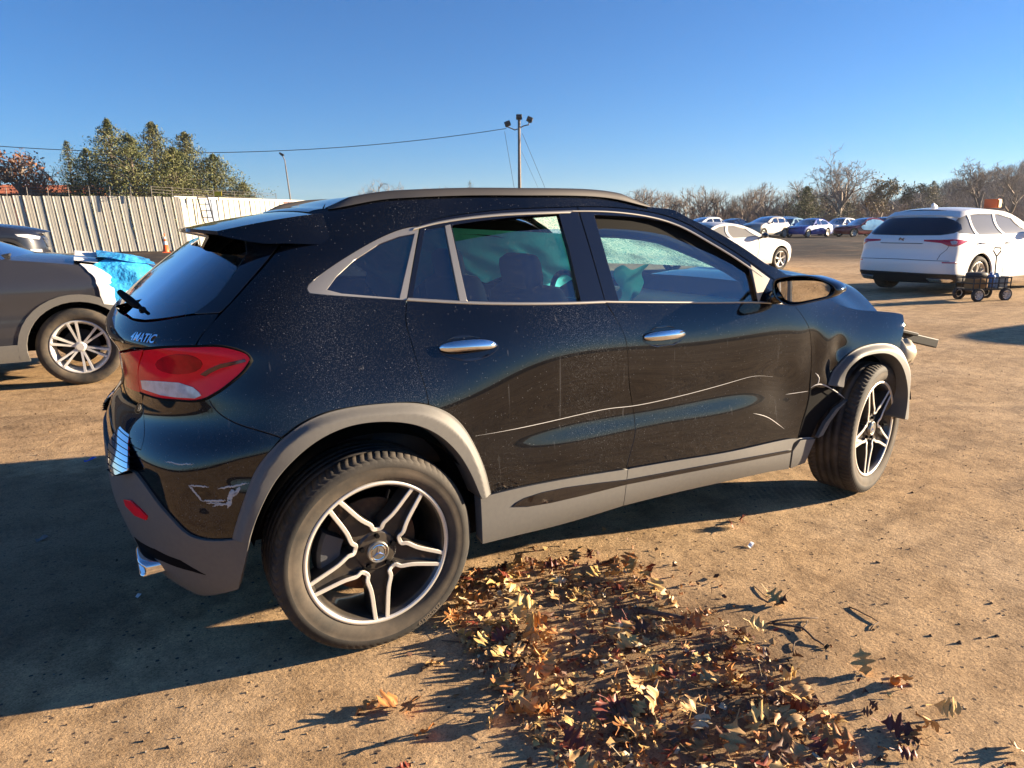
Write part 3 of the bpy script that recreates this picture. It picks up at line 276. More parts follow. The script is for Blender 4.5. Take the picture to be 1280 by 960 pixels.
'facetF':[(1.1928,0.3553),(1.2126,0.3551),(1.2326,0.355),(1.2526,0.3548),(1.2728,0.3547),(1.2931,0.3545),(1.3136,0.3544),(1.3342,0.3543),(1.355,0.3541),(1.3759,0.354),(1.397,0.3539),(1.4183,0.3537),(1.4397,0.3535),(1.4613,0.3534),(1.4832,0.3532),(1.5052,0.3529),(1.5275,0.3527),(1.55,0.3524),(1.5725,0.352),(1.5953,0.3516),(1.6184,0.351),(1.6416,0.3505),(1.665,0.3498),(1.6885,0.3491),(1.7121,0.3483),(1.7359,0.3473),(1.7597,0.3463),(1.7835,0.3451),(1.8073,0.3439),(1.8312,0.3425),(1.8549,0.341),(1.8786,0.3393),(1.9022,0.3375),(1.9255,0.3356),(1.9486,0.3336),(1.9779,0.3309),(2.0066,0.3281),(2.0346,0.3253),(2.0621,0.3225),(2.089,0.3196),(2.1153,0.3168),(2.1412,0.3141),(2.1668,0.3115),(2.192,0.3089),(2.2171,0.3064)],
'beltR':[(0.2445,1.1875),(0.2595,1.186),(0.2746,1.1845),(0.2896,1.1829),(0.3046,1.1814),(0.3196,1.1799),(0.3346,1.1784),(0.3495,1.177),(0.3643,1.1755),(0.3791,1.1741),(0.3938,1.1726),(0.4084,1.1713),(0.4231,1.1699),(0.4377,1.1685),(0.4524,1.1672),(0.4671,1.1659),(0.4821,1.1646),(0.4974,1.1633),(0.5131,1.162),(0.5292,1.1607),(0.5458,1.1595),(0.5631,1.1582),(0.5812,1.1569),(0.5959,1.1559),(0.611,1.1549),(0.6266,1.1539),(0.6426,1.1529),(0.659,1.1519),(0.6756,1.1509),(0.6926,1.1499),(0.7097,1.1489),(0.7271,1.148),(0.7446,1.147),(0.7623,1.146),(0.78,1.1451),(0.7977,1.1442),(0.8154,1.1433),(0.833,1.1424),(0.8504,1.1416),(0.8676,1.1408),(0.8845,1.14),(0.9046,1.1391),(0.9243,1.1383),(0.9435,1.1376),(0.9623,1.1369),(0.9809,1.1362),(0.9991,1.1356),(1.0171,1.135),(1.0349,1.1345),(1.0527,1.134),(1.0704,1.1334),(1.0881,1.1329),(1.1058,1.1324)],
'beltF':[(1.1058,1.1324),(1.1245,1.1312),(1.1434,1.1299),(1.1625,1.1286),(1.1819,1.1273),(1.2017,1.126),(1.2218,1.1246),(1.2424,1.1232),(1.2634,1.1218),(1.2851,1.1204),(1.3074,1.1189),(1.3303,1.1174),(1.354,1.1158),(1.3785,1.1143),(1.4009,1.1128),(1.424,1.1113),(1.4475,1.1098),(1.4715,1.1083),(1.4958,1.1068),(1.5202,1.1053),(1.5448,1.1038),(1.5694,1.1023),(1.5939,1.1008),(1.6183,1.0993),(1.6423,1.0979),(1.666,1.0965),(1.6892,1.0952),(1.7118,1.0939),(1.7336,1.0927),(1.7546,1.0915),(1.7748,1.0905),(1.8024,1.089),(1.8282,1.0877),(1.8527,1.0864),(1.8762,1.0851),(1.899,1.0838),(1.9216,1.0825),(1.9445,1.0809),(1.9679,1.0792),(1.9892,1.0775),(2.0113,1.0755),(2.0341,1.0734),(2.0576,1.0712),(2.0817,1.0687),(2.1065,1.0661),(2.132,1.0633),(2.1581,1.0604),(2.185,1.0574),(2.2125,1.0542)],
'qwOut':[(0.0299,1.4347),(0.0175,1.4336),(0.0053,1.4321),(-0.0061,1.43),(-0.0168,1.4268),(-0.0245,1.4237),(-0.032,1.4199),(-0.0391,1.4155),(-0.046,1.4107),(-0.0525,1.4056),(-0.0588,1.4001),(-0.0647,1.3945),(-0.0697,1.3894),(-0.0745,1.3842),(-0.0791,1.3789),(-0.0835,1.3735),(-0.0878,1.368),(-0.092,1.3624),(-0.0962,1.3567),(-0.1003,1.3509),(-0.1046,1.3447),(-0.1088,1.3385),(-0.113,1.3322),(-0.1171,1.326),(-0.121,1.3197),(-0.1247,1.3136),(-0.1281,1.3075),(-0.1312,1.3017),(-0.1347,1.2945),(-0.1376,1.2876),(-0.1402,1.2809),(-0.1424,1.2743),(-0.1444,1.2677),(-0.1465,1.2596),(-0.1465,1.2517),(-0.1428,1.2442),(-0.1335,1.2366),(-0.121,1.2293)],
'qwBase':[(-0.121,1.2293),(-0.1111,1.2278),(-0.1001,1.2262),(-0.0873,1.2244),(-0.0716,1.2223),(-0.0519,1.2198),(-0.04,1.2183),(-0.027,1.2167),(-0.0131,1.215),(0.0019,1.2133),(0.0184,1.2114),(0.0355,1.2095),(0.0531,1.2076),(0.0708,1.2056),(0.0886,1.2037),(0.1062,1.2018),(0.1235,1.2),(0.1403,1.1982),(0.1564,1.1965),(0.1716,1.1949),(0.1857,1.1934),(0.1985,1.1921),(0.2098,1.191),(0.2195,1.19),(0.2274,1.1892),(0.2387,1.1881),(0.2445,1.1875)],
'qwRear':[(0.2445,1.1875),(0.237,1.1996),(0.229,1.2118),(0.2204,1.2241),(0.2113,1.2366),(0.2016,1.2493),(0.1913,1.2623),(0.1805,1.2757),(0.1691,1.2894),(0.1589,1.3015),(0.1483,1.3138),(0.1372,1.3264),(0.1256,1.3393),(0.1135,1.3524),(0.101,1.3657),(0.0879,1.3793),(0.0743,1.3929),(0.0602,1.4067),(0.0453,1.4207),(0.0299,1.4347)],
'qg':[(0.0441,1.4108),(0.0344,1.4089),(0.0247,1.407),(0.015,1.4051),(0.0053,1.4032),(-0.004,1.4013),(-0.0108,1.3973),(-0.0177,1.3933),(-0.0245,1.3893),(-0.0314,1.3853),(-0.0383,1.3813),(-0.0453,1.3774),(-0.0486,1.3709),(-0.052,1.3644),(-0.0555,1.358),(-0.0591,1.3516),(-0.0627,1.3453),(-0.0664,1.339),(-0.0702,1.3327),(-0.074,1.3265),(-0.0749,1.3181),(-0.0759,1.3098),(-0.077,1.3015),(-0.0783,1.2933),(-0.0796,1.2852),(-0.081,1.277),(-0.0794,1.2688),(-0.078,1.2606),(-0.0766,1.2525),(-0.0754,1.2444),(-0.0743,1.2363),(-0.0588,1.2325),(-0.0433,1.2287),(-0.0278,1.2249),(-0.0124,1.2211),(0.0016,1.2193),(0.0166,1.2175),(0.0316,1.2157),(0.0466,1.2139),(0.0617,1.2121),(0.0769,1.2103),(0.0921,1.2085),(0.1073,1.2067),(0.1225,1.2049),(0.1378,1.2031),(0.1532,1.2013),(0.1686,1.1995),(0.1839,1.1977),(0.1993,1.1959),(0.2148,1.1941),(0.2078,1.2064),(0.2003,1.2188),(0.1923,1.2312),(0.1838,1.2436),(0.175,1.2562),(0.1658,1.2688),(0.1563,1.2814),(0.1466,1.2941),(0.1365,1.3068),(0.1262,1.3196),(0.1156,1.3324),(0.1046,1.3453),(0.0932,1.3583),(0.0816,1.3713),(0.0695,1.3844),(0.0571,1.3976),(0.0441,1.4108)],
'fixedglass':[(0.0725,1.4205),(0.0848,1.4222),(0.0971,1.424),(0.1095,1.4258),(0.1219,1.4276),(0.1344,1.4294),(0.1542,1.416),(0.1735,1.4028),(0.1923,1.3895),(0.2106,1.3763),(0.2286,1.3631),(0.2462,1.3499),(0.2635,1.3368),(0.2804,1.3237),(0.297,1.3107),(0.3134,1.2976),(0.3294,1.2846),(0.3452,1.2717),(0.3606,1.2587),(0.3758,1.2458),(0.3905,1.2329),(0.4048,1.22),(0.4185,1.2072),(0.4318,1.1943),(0.4444,1.1815),(0.4564,1.1687),(0.4408,1.1702),(0.4251,1.1717),(0.4096,1.1731),(0.3941,1.1746),(0.3787,1.176),(0.3633,1.1775),(0.3479,1.1789),(0.3326,1.1803),(0.3173,1.1818),(0.3021,1.1832),(0.2869,1.1846),(0.2718,1.1861),(0.2642,1.1986),(0.256,1.2113),(0.2473,1.224),(0.2381,1.2367),(0.2285,1.2495),(0.2185,1.2623),(0.2081,1.2752),(0.1975,1.2881),(0.1865,1.3011),(0.1753,1.3142),(0.1637,1.3272),(0.1519,1.3404),(0.1396,1.3536),(0.1271,1.3668),(0.1141,1.3802),(0.1007,1.3935),(0.0869,1.407),(0.0725,1.4205)],
'fixedglassO':[(0.0607,1.4261),(0.0716,1.4278),(0.0826,1.4295),(0.0936,1.4312),(0.1046,1.433),(0.1157,1.4347),(0.1267,1.4364),(0.1468,1.4232),(0.1663,1.41),(0.1853,1.3968),(0.2038,1.3836),(0.2219,1.3705),(0.2397,1.3574),(0.2571,1.3444),(0.2741,1.3313),(0.2909,1.3183),(0.3073,1.3054),(0.3235,1.2924),(0.3394,1.2795),(0.355,1.2666),(0.3703,1.2538),(0.3852,1.2409),(0.3997,1.2281),(0.4138,1.2154),(0.4274,1.2026),(0.4404,1.1898),(0.4528,1.1771),(0.4645,1.1644),(0.449,1.1659),(0.4335,1.1675),(0.4181,1.169),(0.4027,1.1705),(0.3873,1.172),(0.3721,1.1735),(0.3568,1.175),(0.3416,1.1764),(0.3265,1.1779),(0.3114,1.1794),(0.2963,1.1809),(0.2812,1.1824),(0.2662,1.1838),(0.259,1.1962),(0.2512,1.2085),(0.2428,1.2209),(0.234,1.2334),(0.2247,1.2458),(0.2151,1.2584),(0.2051,1.271),(0.1949,1.2836),(0.1844,1.2963),(0.1735,1.309),(0.1624,1.3218),(0.151,1.3347),(0.1393,1.3476),(0.1272,1.3605),(0.1148,1.3735),(0.102,1.3866),(0.0887,1.3997),(0.075,1.4129),(0.0607,1.4261)],
'div':[(0.1289,1.4336),(0.1355,1.4356),(0.1422,1.4377),(0.1634,1.4239),(0.184,1.4101),(0.204,1.3963),(0.2235,1.3826),(0.2426,1.3689),(0.2613,1.3553),(0.2796,1.3417),(0.2976,1.3281),(0.3152,1.3145),(0.3325,1.301),(0.3495,1.2875),(0.3662,1.2741),(0.3826,1.2606),(0.3986,1.2472),(0.4142,1.2338),(0.4293,1.2205),(0.4439,1.2072),(0.4579,1.1939),(0.4713,1.1806),(0.484,1.1673),(0.4702,1.168),(0.4564,1.1687),(0.4443,1.1817),(0.4314,1.1947),(0.418,1.2078),(0.4041,1.2208),(0.3895,1.2339),(0.3746,1.247),(0.3592,1.2601),(0.3435,1.2733),(0.3275,1.2865),(0.3112,1.2997),(0.2947,1.3129),(0.2778,1.3262),(0.2605,1.3395),(0.243,1.3529),(0.225,1.3662),(0.2068,1.3796),(0.188,1.3931),(0.1689,1.4065),(0.1492,1.4201),(0.1289,1.4336)],
'rwOpen':[(0.1485,1.4376),(0.16,1.4394),(0.1715,1.4413),(0.183,1.4431),(0.1947,1.4449),(0.2063,1.4468),(0.218,1.4487),(0.2298,1.4505),(0.2416,1.4524),(0.2542,1.4538),(0.2669,1.4551),(0.2797,1.4565),(0.2926,1.4578),(0.3055,1.4592),(0.3185,1.4606),(0.3316,1.462),(0.3448,1.4634),(0.3581,1.4648),(0.3738,1.4657),(0.3896,1.4667),(0.4055,1.4676),(0.4216,1.4686),(0.4378,1.4696),(0.4541,1.4706),(0.4706,1.4716),(0.4872,1.4726),(0.504,1.4736),(0.5209,1.4746),(0.538,1.4756),(0.5552,1.4766),(0.5792,1.4626),(0.6026,1.4485),(0.6252,1.4346),(0.6471,1.4206),(0.6684,1.4067),(0.6891,1.3928),(0.7094,1.3789),(0.7291,1.3651),(0.7486,1.3513),(0.7676,1.3375),(0.7859,1.3232),(0.8038,1.309),(0.8214,1.2948),(0.8386,1.2806),(0.8556,1.2665),(0.8721,1.2524),(0.8883,1.2383),(0.9039,1.2242),(0.9191,1.2102),(0.9336,1.1962),(0.9475,1.1822),(0.9607,1.1682),(0.9731,1.1542),(0.9848,1.1403),(0.9661,1.1411),(0.9475,1.142),(0.9291,1.1429),(0.9108,1.1438),(0.8928,1.1446),(0.8748,1.1454),(0.857,1.1463),(0.8394,1.1471),(0.8219,1.1479),(0.8045,1.1486),(0.7873,1.1494),(0.7703,1.1501),(0.7534,1.1509),(0.7367,1.1516),(0.7201,1.1523),(0.7036,1.153),(0.6874,1.1541),(0.6714,1.1551),(0.6554,1.1562),(0.6395,1.1572),(0.6238,1.1583),(0.6081,1.1593),(0.5925,1.1603),(0.5771,1.1613),(0.5616,1.1623),(0.5463,1.1633),(0.531,1.1643),(0.5158,1.1653),(0.5007,1.1662),(0.4856,1.1672),(0.4732,1.1805),(0.46,1.1937),(0.4463,1.2071),(0.4319,1.2204),(0.417,1.2337),(0.4017,1.2471),(0.3859,1.2605),(0.3697,1.2739),(0.3533,1.2874),(0.3365,1.3009),(0.3195,1.3144),(0.3021,1.328),(0.2843,1.3415),(0.2662,1.3552),(0.2478,1.3688),(0.2289,1.3825),(0.2096,1.3962),(0.1898,1.41),(0.1695,1.4238),(0.1485,1.4376)],
'rwGlass':[(0.239,1.3752),(0.2517,1.3772),(0.2645,1.3792),(0.2773,1.3813),(0.2902,1.3834),(0.3032,1.3854),(0.3162,1.3875),(0.329,1.3895),(0.3418,1.3914),(0.3547,1.3934),(0.3677,1.3954),(0.3807,1.3974),(0.3939,1.3994),(0.4071,1.4014),(0.4204,1.4034),(0.4339,1.4055),(0.4481,1.4063),(0.4624,1.4071),(0.4769,1.4079),(0.4915,1.4087),(0.5062,1.4096),(0.521,1.4104),(0.5359,1.4112),(0.5509,1.4121),(0.5661,1.4129),(0.5836,1.4126),(0.6012,1.4122),(0.619,1.4119),(0.6369,1.4115),(0.655,1.4112),(0.6732,1.4108),(0.6929,1.397),(0.712,1.3832),(0.7307,1.3694),(0.749,1.3556),(0.7669,1.3419),(0.7844,1.3282),(0.8021,1.3142),(0.8194,1.3001),(0.8363,1.2861),(0.8529,1.2721),(0.8692,1.2582),(0.8851,1.2442),(0.9006,1.2303),(0.9156,1.2165),(0.93,1.2026),(0.9438,1.1888),(0.9569,1.175),(0.9693,1.1612),(0.981,1.1474),(0.9919,1.1336),(0.9729,1.1346),(0.9541,1.1355),(0.9354,1.1365),(0.9169,1.1374),(0.8986,1.1383),(0.8804,1.1392),(0.8623,1.1401),(0.8445,1.141),(0.8267,1.1418),(0.8092,1.1427),(0.7917,1.1435),(0.7745,1.1443),(0.7574,1.1451),(0.7404,1.1459),(0.7235,1.1467),(0.7068,1.1474),(0.6906,1.1485),(0.6744,1.1496),(0.6584,1.1507),(0.6425,1.1517),(0.6266,1.1528),(0.6108,1.1538),(0.5952,1.1549),(0.5796,1.1559),(0.5641,1.1569),(0.5486,1.1579),(0.5333,1.1589),(0.518,1.1599),(0.5028,1.1609),(0.4876,1.1619),(0.4757,1.175),(0.4632,1.1882),(0.4499,1.2014),(0.4361,1.2146),(0.4218,1.2278),(0.4069,1.241),(0.3916,1.2543),(0.3759,1.2676),(0.3599,1.281),(0.3436,1.2943),(0.327,1.3077),(0.3101,1.3211),(0.2928,1.3346),(0.2752,1.3481),(0.2573,1.3616),(0.239,1.3752)],
'fwOpen':[(0.7334,1.4723),(0.7538,1.4716),(0.7743,1.4709),(0.795,1.4702),(0.816,1.4694),(0.837,1.4687),(0.8583,1.468),(0.8798,1.4673),(0.9015,1.4665),(0.9241,1.4651),(0.9469,1.4637),(0.9699,1.4623),(0.9931,1.4609),(1.0165,1.4594),(1.04,1.458),(1.0662,1.4545),(1.0923,1.451),(1.1186,1.4475),(1.1449,1.4439),(1.1712,1.4403),(1.1975,1.4367),(1.2263,1.4304),(1.2549,1.424),(1.2834,1.4176),(1.3118,1.4112),(1.34,1.4047),(1.3657,1.3981),(1.3912,1.3914),(1.4166,1.3847),(1.4419,1.378),(1.4671,1.3713),(1.4921,1.3646),(1.517,1.3578),(1.5448,1.3485),(1.5724,1.3392),(1.5999,1.3298),(1.6272,1.3205),(1.6544,1.3111),(1.6815,1.3017),(1.7063,1.2929),(1.7311,1.284),(1.756,1.2752),(1.7809,1.2663),(1.8058,1.2574),(1.8309,1.2484),(1.8477,1.2352),(1.8642,1.222),(1.8802,1.2087),(1.8957,1.1955),(1.9117,1.179),(1.9269,1.1626),(1.9409,1.1461),(1.9539,1.1296),(1.9658,1.1131),(1.9764,1.0966),(1.983,1.08),(1.9589,1.0814),(1.9349,1.0828),(1.9111,1.0842),(1.8873,1.0856),(1.8636,1.0869),(1.84,1.0883),(1.8164,1.0897),(1.7928,1.0911),(1.7694,1.0924),(1.7459,1.0938),(1.7225,1.0952),(1.6992,1.0965),(1.6759,1.0979),(1.6527,1.0993),(1.6295,1.1006),(1.6065,1.102),(1.5835,1.1034),(1.5606,1.1048),(1.5377,1.1061),(1.515,1.1075),(1.493,1.1089),(1.4711,1.1103),(1.4493,1.1118),(1.4276,1.1132),(1.406,1.1146),(1.3845,1.116),(1.3631,1.1174),(1.3418,1.1188),(1.3206,1.1202),(1.2996,1.1215),(1.2787,1.1229),(1.258,1.1243),(1.2373,1.1256),(1.2168,1.127),(1.1964,1.1283),(1.1762,1.1296),(1.1635,1.1443),(1.15,1.159),(1.1356,1.1737),(1.1205,1.1884),(1.1046,1.2031),(1.088,1.2178),(1.0708,1.2326),(1.0531,1.2473),(1.0348,1.2621),(1.0162,1.2769),(0.9973,1.2918),(0.978,1.3066),(0.9583,1.3215),(0.9382,1.3365),(0.9177,1.3514),(0.8968,1.3664),(0.8754,1.3814),(0.8535,1.3965),(0.831,1.4116),(0.8079,1.4267),(0.7839,1.4419),(0.7591,1.4571),(0.7334,1.4723)],
'fwGlass':[(0.8454,1.4099),(0.8667,1.409),(0.8881,1.408),(0.9098,1.407),(0.9316,1.406),(0.9537,1.405),(0.9759,1.404),(0.9983,1.403),(1.0195,1.4012),(1.0408,1.3994),(1.0622,1.3976),(1.0838,1.3957),(1.1055,1.3939),(1.1274,1.392),(1.1509,1.3889),(1.1746,1.3858),(1.1983,1.3826),(1.2221,1.3795),(1.2459,1.3763),(1.272,1.3702),(1.298,1.364),(1.3241,1.3579),(1.35,1.3517),(1.3759,1.3455),(1.4017,1.3392),(1.4275,1.333),(1.4529,1.3262),(1.4782,1.3195),(1.5035,1.3127),(1.5287,1.3059),(1.5538,1.299),(1.5788,1.2922),(1.6037,1.2853),(1.6275,1.278),(1.6512,1.2706),(1.6749,1.2633),(1.6985,1.2559),(1.7221,1.2485),(1.7456,1.241),(1.7682,1.2325),(1.7908,1.2239),(1.8134,1.2154),(1.8358,1.2067),(1.8582,1.1981),(1.8806,1.1894),(1.8971,1.1737),(1.9127,1.1579),(1.9274,1.1422),(1.9412,1.1264),(1.954,1.1106),(1.9655,1.0948),(1.9729,1.0789),(1.9493,1.0801),(1.9259,1.0813),(1.9026,1.0825),(1.8795,1.0837),(1.8563,1.0848),(1.8333,1.086),(1.8102,1.0872),(1.7873,1.0884),(1.7644,1.0896),(1.7415,1.0908),(1.7187,1.092),(1.6959,1.0932),(1.6732,1.0943),(1.6506,1.0955),(1.628,1.0967),(1.6055,1.0979),(1.5832,1.0991),(1.5608,1.1003),(1.5385,1.1015),(1.5164,1.1027),(1.494,1.1041),(1.4716,1.1055),(1.4494,1.1068),(1.4272,1.1082),(1.4051,1.1096),(1.3832,1.1109),(1.3614,1.1123),(1.3397,1.1136),(1.3181,1.115),(1.2967,1.1163),(1.2753,1.1176),(1.2542,1.1189),(1.2331,1.1202),(1.2122,1.1215),(1.1915,1.1228),(1.1798,1.137),(1.1672,1.1513),(1.1538,1.1655),(1.1397,1.1797),(1.1249,1.1939),(1.1094,1.2081),(1.0932,1.2224),(1.0765,1.2367),(1.0593,1.251),(1.0417,1.2653),(1.0237,1.2796),(1.0054,1.294),(0.9868,1.3084),(0.9678,1.3228),(0.9484,1.3372),(0.9287,1.3517),(0.9086,1.3662),(0.888,1.3808),(0.867,1.3953),(0.8454,1.4099)],
'sail':[(1.8483,1.2462),(1.8763,1.2351),(1.9044,1.2239),(1.9326,1.2127),(1.9608,1.2014),(1.989,1.1901),(2.0172,1.1787),(2.0138,1.1639),(2.0097,1.1493),(2.0051,1.1347),(1.9996,1.1201),(1.996,1.1067),(1.9911,1.0934),(1.983,1.08),(1.9771,1.0967),(1.9672,1.1133),(1.9559,1.1299),(1.9435,1.1464),(1.9301,1.163),(1.9155,1.1796),(1.9,1.1962),(1.8836,1.2128),(1.8663,1.2295),(1.8483,1.2462)],
'fendTop':[(2.1751,1.1243),(2.1984,1.1183),(2.2231,1.1123),(2.2504,1.1063),(2.2814,1.1003),(2.3101,1.0954),(2.3418,1.0903),(2.3758,1.085),(2.4111,1.0793),(2.4461,1.0732),(2.4795,1.0666),(2.5099,1.0594),(2.5377,1.0512),(2.5624,1.0426),(2.5851,1.0338),(2.6075,1.0251),(2.6304,1.0166),(2.6545,1.0087),(2.6803,1.0017),(2.7074,0.9957),(2.7362,0.9906),(2.7663,0.9862),(2.7977,0.9823),(2.8304,0.9787),(2.8643,0.9752),(2.8995,0.9714),(2.938,0.9671),(2.9764,0.9625),(3.0134,0.9577),(3.047,0.9528),(3.0754,0.948),(3.0963,0.9437),(3.1158,0.936)],
'fendFront':[(3.1158,0.936),(3.1089,0.9202),(3.1021,0.9041),(3.0941,0.8877),(3.0845,0.8709),(3.0723,0.8527),(3.061,0.8347),(3.0534,0.8174),(3.0508,0.8016),(3.0544,0.7829),(3.0615,0.7662)],
'fendBot':[(2.39,0.625),(2.4082,0.6383),(2.43,0.6445),(2.4482,0.642),(2.4675,0.6373),(2.4848,0.6346),(2.499,0.638),(2.5099,0.6455)],
'FFO':[(2.5099,0.6455),(2.5182,0.6617),(2.5279,0.6775),(2.5378,0.6933),(2.5461,0.7093),(2.5518,0.7236),(2.5566,0.7378),(2.5623,0.7513),(2.5706,0.7637),(2.5816,0.7748),(2.594,0.7848),(2.6083,0.7935),(2.6264,0.8008),(2.6484,0.8066),(2.6729,0.8112),(2.699,0.8146),(2.7265,0.8169),(2.7552,0.8181),(2.785,0.8184),(2.8158,0.8178),(2.8521,0.8159),(2.8888,0.8125),(2.9249,0.8075),(2.9596,0.8005),(2.9949,0.7906),(3.0285,0.7789),(3.0615,0.7662)],
'FFO2':[(3.0615,0.7662),(3.087,0.7508),(3.1117,0.7349),(3.1346,0.7183),(3.155,0.7008),(3.1739,0.6801),(3.1894,0.6582),(3.2,0.6353),(3.2,0.6116),(3.2,0.5917),(3.2,0.5728),(3.2,0.554),(3.2,0.5257),(3.2,0.5068),(3.2,0.4879),(3.2,0.4691),(3.2,0.4424),(3.2,0.4235),(3.2,0.4046),(3.1938,0.3857),(3.1843,0.3667)],
'FFI':[(2.5934,0.6304),(2.5936,0.6494),(2.5942,0.6679),(2.5956,0.6856),(2.5977,0.7022),(2.6008,0.7174),(2.6072,0.733),(2.6178,0.746),(2.6338,0.7564),(2.6574,0.7638),(2.685,0.7677),(2.7152,0.77),(2.7449,0.7715),(2.7742,0.7722),(2.8031,0.7721),(2.8326,0.7712),(2.8617,0.769),(2.8911,0.765),(2.9214,0.7585),(2.9542,0.7485),(2.987,0.7356),(3.018,0.7202),(3.0454,0.7026),(3.0649,0.6861),(3.0811,0.6686),(3.0948,0.6504),(3.1066,0.6318),(3.1172,0.6128),(3.1277,0.593),(3.1373,0.5731),(3.1456,0.5529),(3.1519,0.5323),(3.1556,0.5112),(3.1558,0.4903),(3.1526,0.469),(3.1463,0.4474),(3.1377,0.4256),(3.1277,0.4037),(3.1173,0.3817)],
'fendLow':[(2.3984,0.6555),(2.4184,0.6587),(2.4386,0.662),(2.4595,0.6651),(2.4819,0.6528),(2.5048,0.6402),(2.5273,0.6277),(2.5493,0.6151),(2.5719,0.6014),(2.595,0.5873),(2.6188,0.5731),(2.6428,0.5586),(2.6214,0.5499),(2.6001,0.5411),(2.579,0.5324),(2.5578,0.5237),(2.5413,0.5113),(2.5245,0.4989),(2.5073,0.4866),(2.4897,0.4743),(2.4716,0.4621),(2.4598,0.4469),(2.4475,0.4318),(2.4349,0.4167),(2.4221,0.4017),(2.4094,0.3867),(2.3828,0.3898),(2.3562,0.393),(2.3295,0.3963),(2.3027,0.3996),(2.3129,0.4159),(2.323,0.4321),(2.3328,0.4484),(2.3421,0.4647),(2.3508,0.481),(2.3588,0.4973),(2.3664,0.5157),(2.3735,0.5341),(2.3803,0.5525),(2.3869,0.5708),(2.3935,0.5891),(2.3951,0.6058),(2.3965,0.6224),(2.3976,0.6389),(2.3984,0.6555)],
'fendCla':[(2.302,0.3955),(2.3296,0.3925),(2.3571,0.3896),(2.3845,0.3868),(2.4119,0.3841),(2.4005,0.3703),(2.3889,0.3565),(2.377,0.3427),(2.3642,0.3282),(2.3509,0.3135),(2.337,0.2986),(2.3226,0.2834),(2.3078,0.2676),(2.28,0.2646),(2.2524,0.2617),(2.225,0.2587),(2.1978,0.2556),(2.2072,0.276),(2.2157,0.2954),(2.2235,0.314),(2.2307,0.332),(2.2375,0.3496),(2.2537,0.3611),(2.2699,0.3725),(2.2859,0.384),(2.302,0.3955)],
'fendTorn':[(2.6428,0.5586),(2.6214,0.5499),(2.6001,0.5411),(2.579,0.5324),(2.5578,0.5237),(2.5436,0.5114),(2.5291,0.4991),(2.5143,0.4869),(2.499,0.4747),(2.4833,0.4625),(2.4697,0.4474),(2.4557,0.4323),(2.4414,0.4173),(2.4269,0.4024),(2.4124,0.3875),(2.4351,0.3925),(2.4577,0.3975),(2.4731,0.4135),(2.4885,0.4295),(2.5035,0.4455),(2.5181,0.4617),(2.5363,0.4761),(2.5539,0.4907),(2.5709,0.5052),(2.5875,0.5198),(2.6059,0.5327),(2.6243,0.5457),(2.6428,0.5586)],
'glassL':[(-0.832,1.3638),(-0.8346,1.3558),(-0.8375,1.3478),(-0.8406,1.3398),(-0.8436,1.3318),(-0.8466,1.3238),(-0.8494,1.3158),(-0.8519,1.3077),(-0.854,1.2997),(-0.8556,1.2916),(-0.8565,1.2835),(-0.8567,1.2754),(-0.856,1.2673),(-0.8542,1.2581),(-0.8517,1.2491),(-0.8489,1.2401),(-0.846,1.2313),(-0.8434,1.2228),(-0.8414,1.2144),(-0.8402,1.2065),(-0.8401,1.1988),(-0.8412,1.1916),(-0.8445,1.1829),(-0.8498,1.1748),(-0.8569,1.1671),(-0.8655,1.1596),(-0.8755,1.1521)],
'rearglass':[(-0.832,1.3638),(-0.8321,1.3557),(-0.8326,1.3476),(-0.8334,1.3395),(-0.8346,1.3315),(-0.8361,1.3234),(-0.8379,1.3154),(-0.8401,1.3074),(-0.8426,1.2994),(-0.8455,1.2914),(-0.8486,1.2833),(-0.8521,1.2753),(-0.856,1.2673),(-0.8519,1.2589),(-0.8485,1.2505),(-0.8456,1.2421),(-0.8432,1.2337),(-0.8414,1.2253),(-0.8403,1.217),(-0.8399,1.2085),(-0.8401,1.2001),(-0.8412,1.1916),(-0.8444,1.184),(-0.8484,1.1764),(-0.8533,1.1687),(-0.8591,1.1609),(-0.866,1.1529),(-0.8126,1.1499),(-0.768,1.1462),(-0.7418,1.147),(-0.7177,1.1476),(-0.6952,1.148),(-0.674,1.1483),(-0.6541,1.1505),(-0.6352,1.1526),(-0.6172,1.1546),(-0.5999,1.1565),(-0.5833,1.1583),(-0.568,1.1605),(-0.5531,1.1627),(-0.5387,1.1648),(-0.5246,1.1669),(-0.511,1.1688),(-0.4977,1.1708),(-0.4847,1.1727),(-0.4719,1.1745),(-0.4594,1.1763),(-0.4547,1.1831),(-0.4501,1.19),(-0.4458,1.1969),(-0.4417,1.2038),(-0.4378,1.2107),(-0.4341,1.2175),(-0.4305,1.2244),(-0.4328,1.2329),(-0.4354,1.2415),(-0.4382,1.25),(-0.4412,1.2586),(-0.4444,1.2673),(-0.4479,1.276),(-0.4515,1.2847),(-0.4572,1.2938),(-0.4632,1.303),(-0.4695,1.3122),(-0.4761,1.3215),(-0.483,1.3308),(-0.4902,1.3402),(-0.4978,1.3497),(-0.5159,1.3504),(-0.5345,1.3512),(-0.5537,1.3519),(-0.5737,1.3526),(-0.5946,1.3533),(-0.6164,1.3539),(-0.6406,1.3555),(-0.6663,1.357),(-0.6937,1.3585),(-0.7234,1.3599),(-0.7558,1.3613),(-0.7916,1.3626),(-0.832,1.3638)],
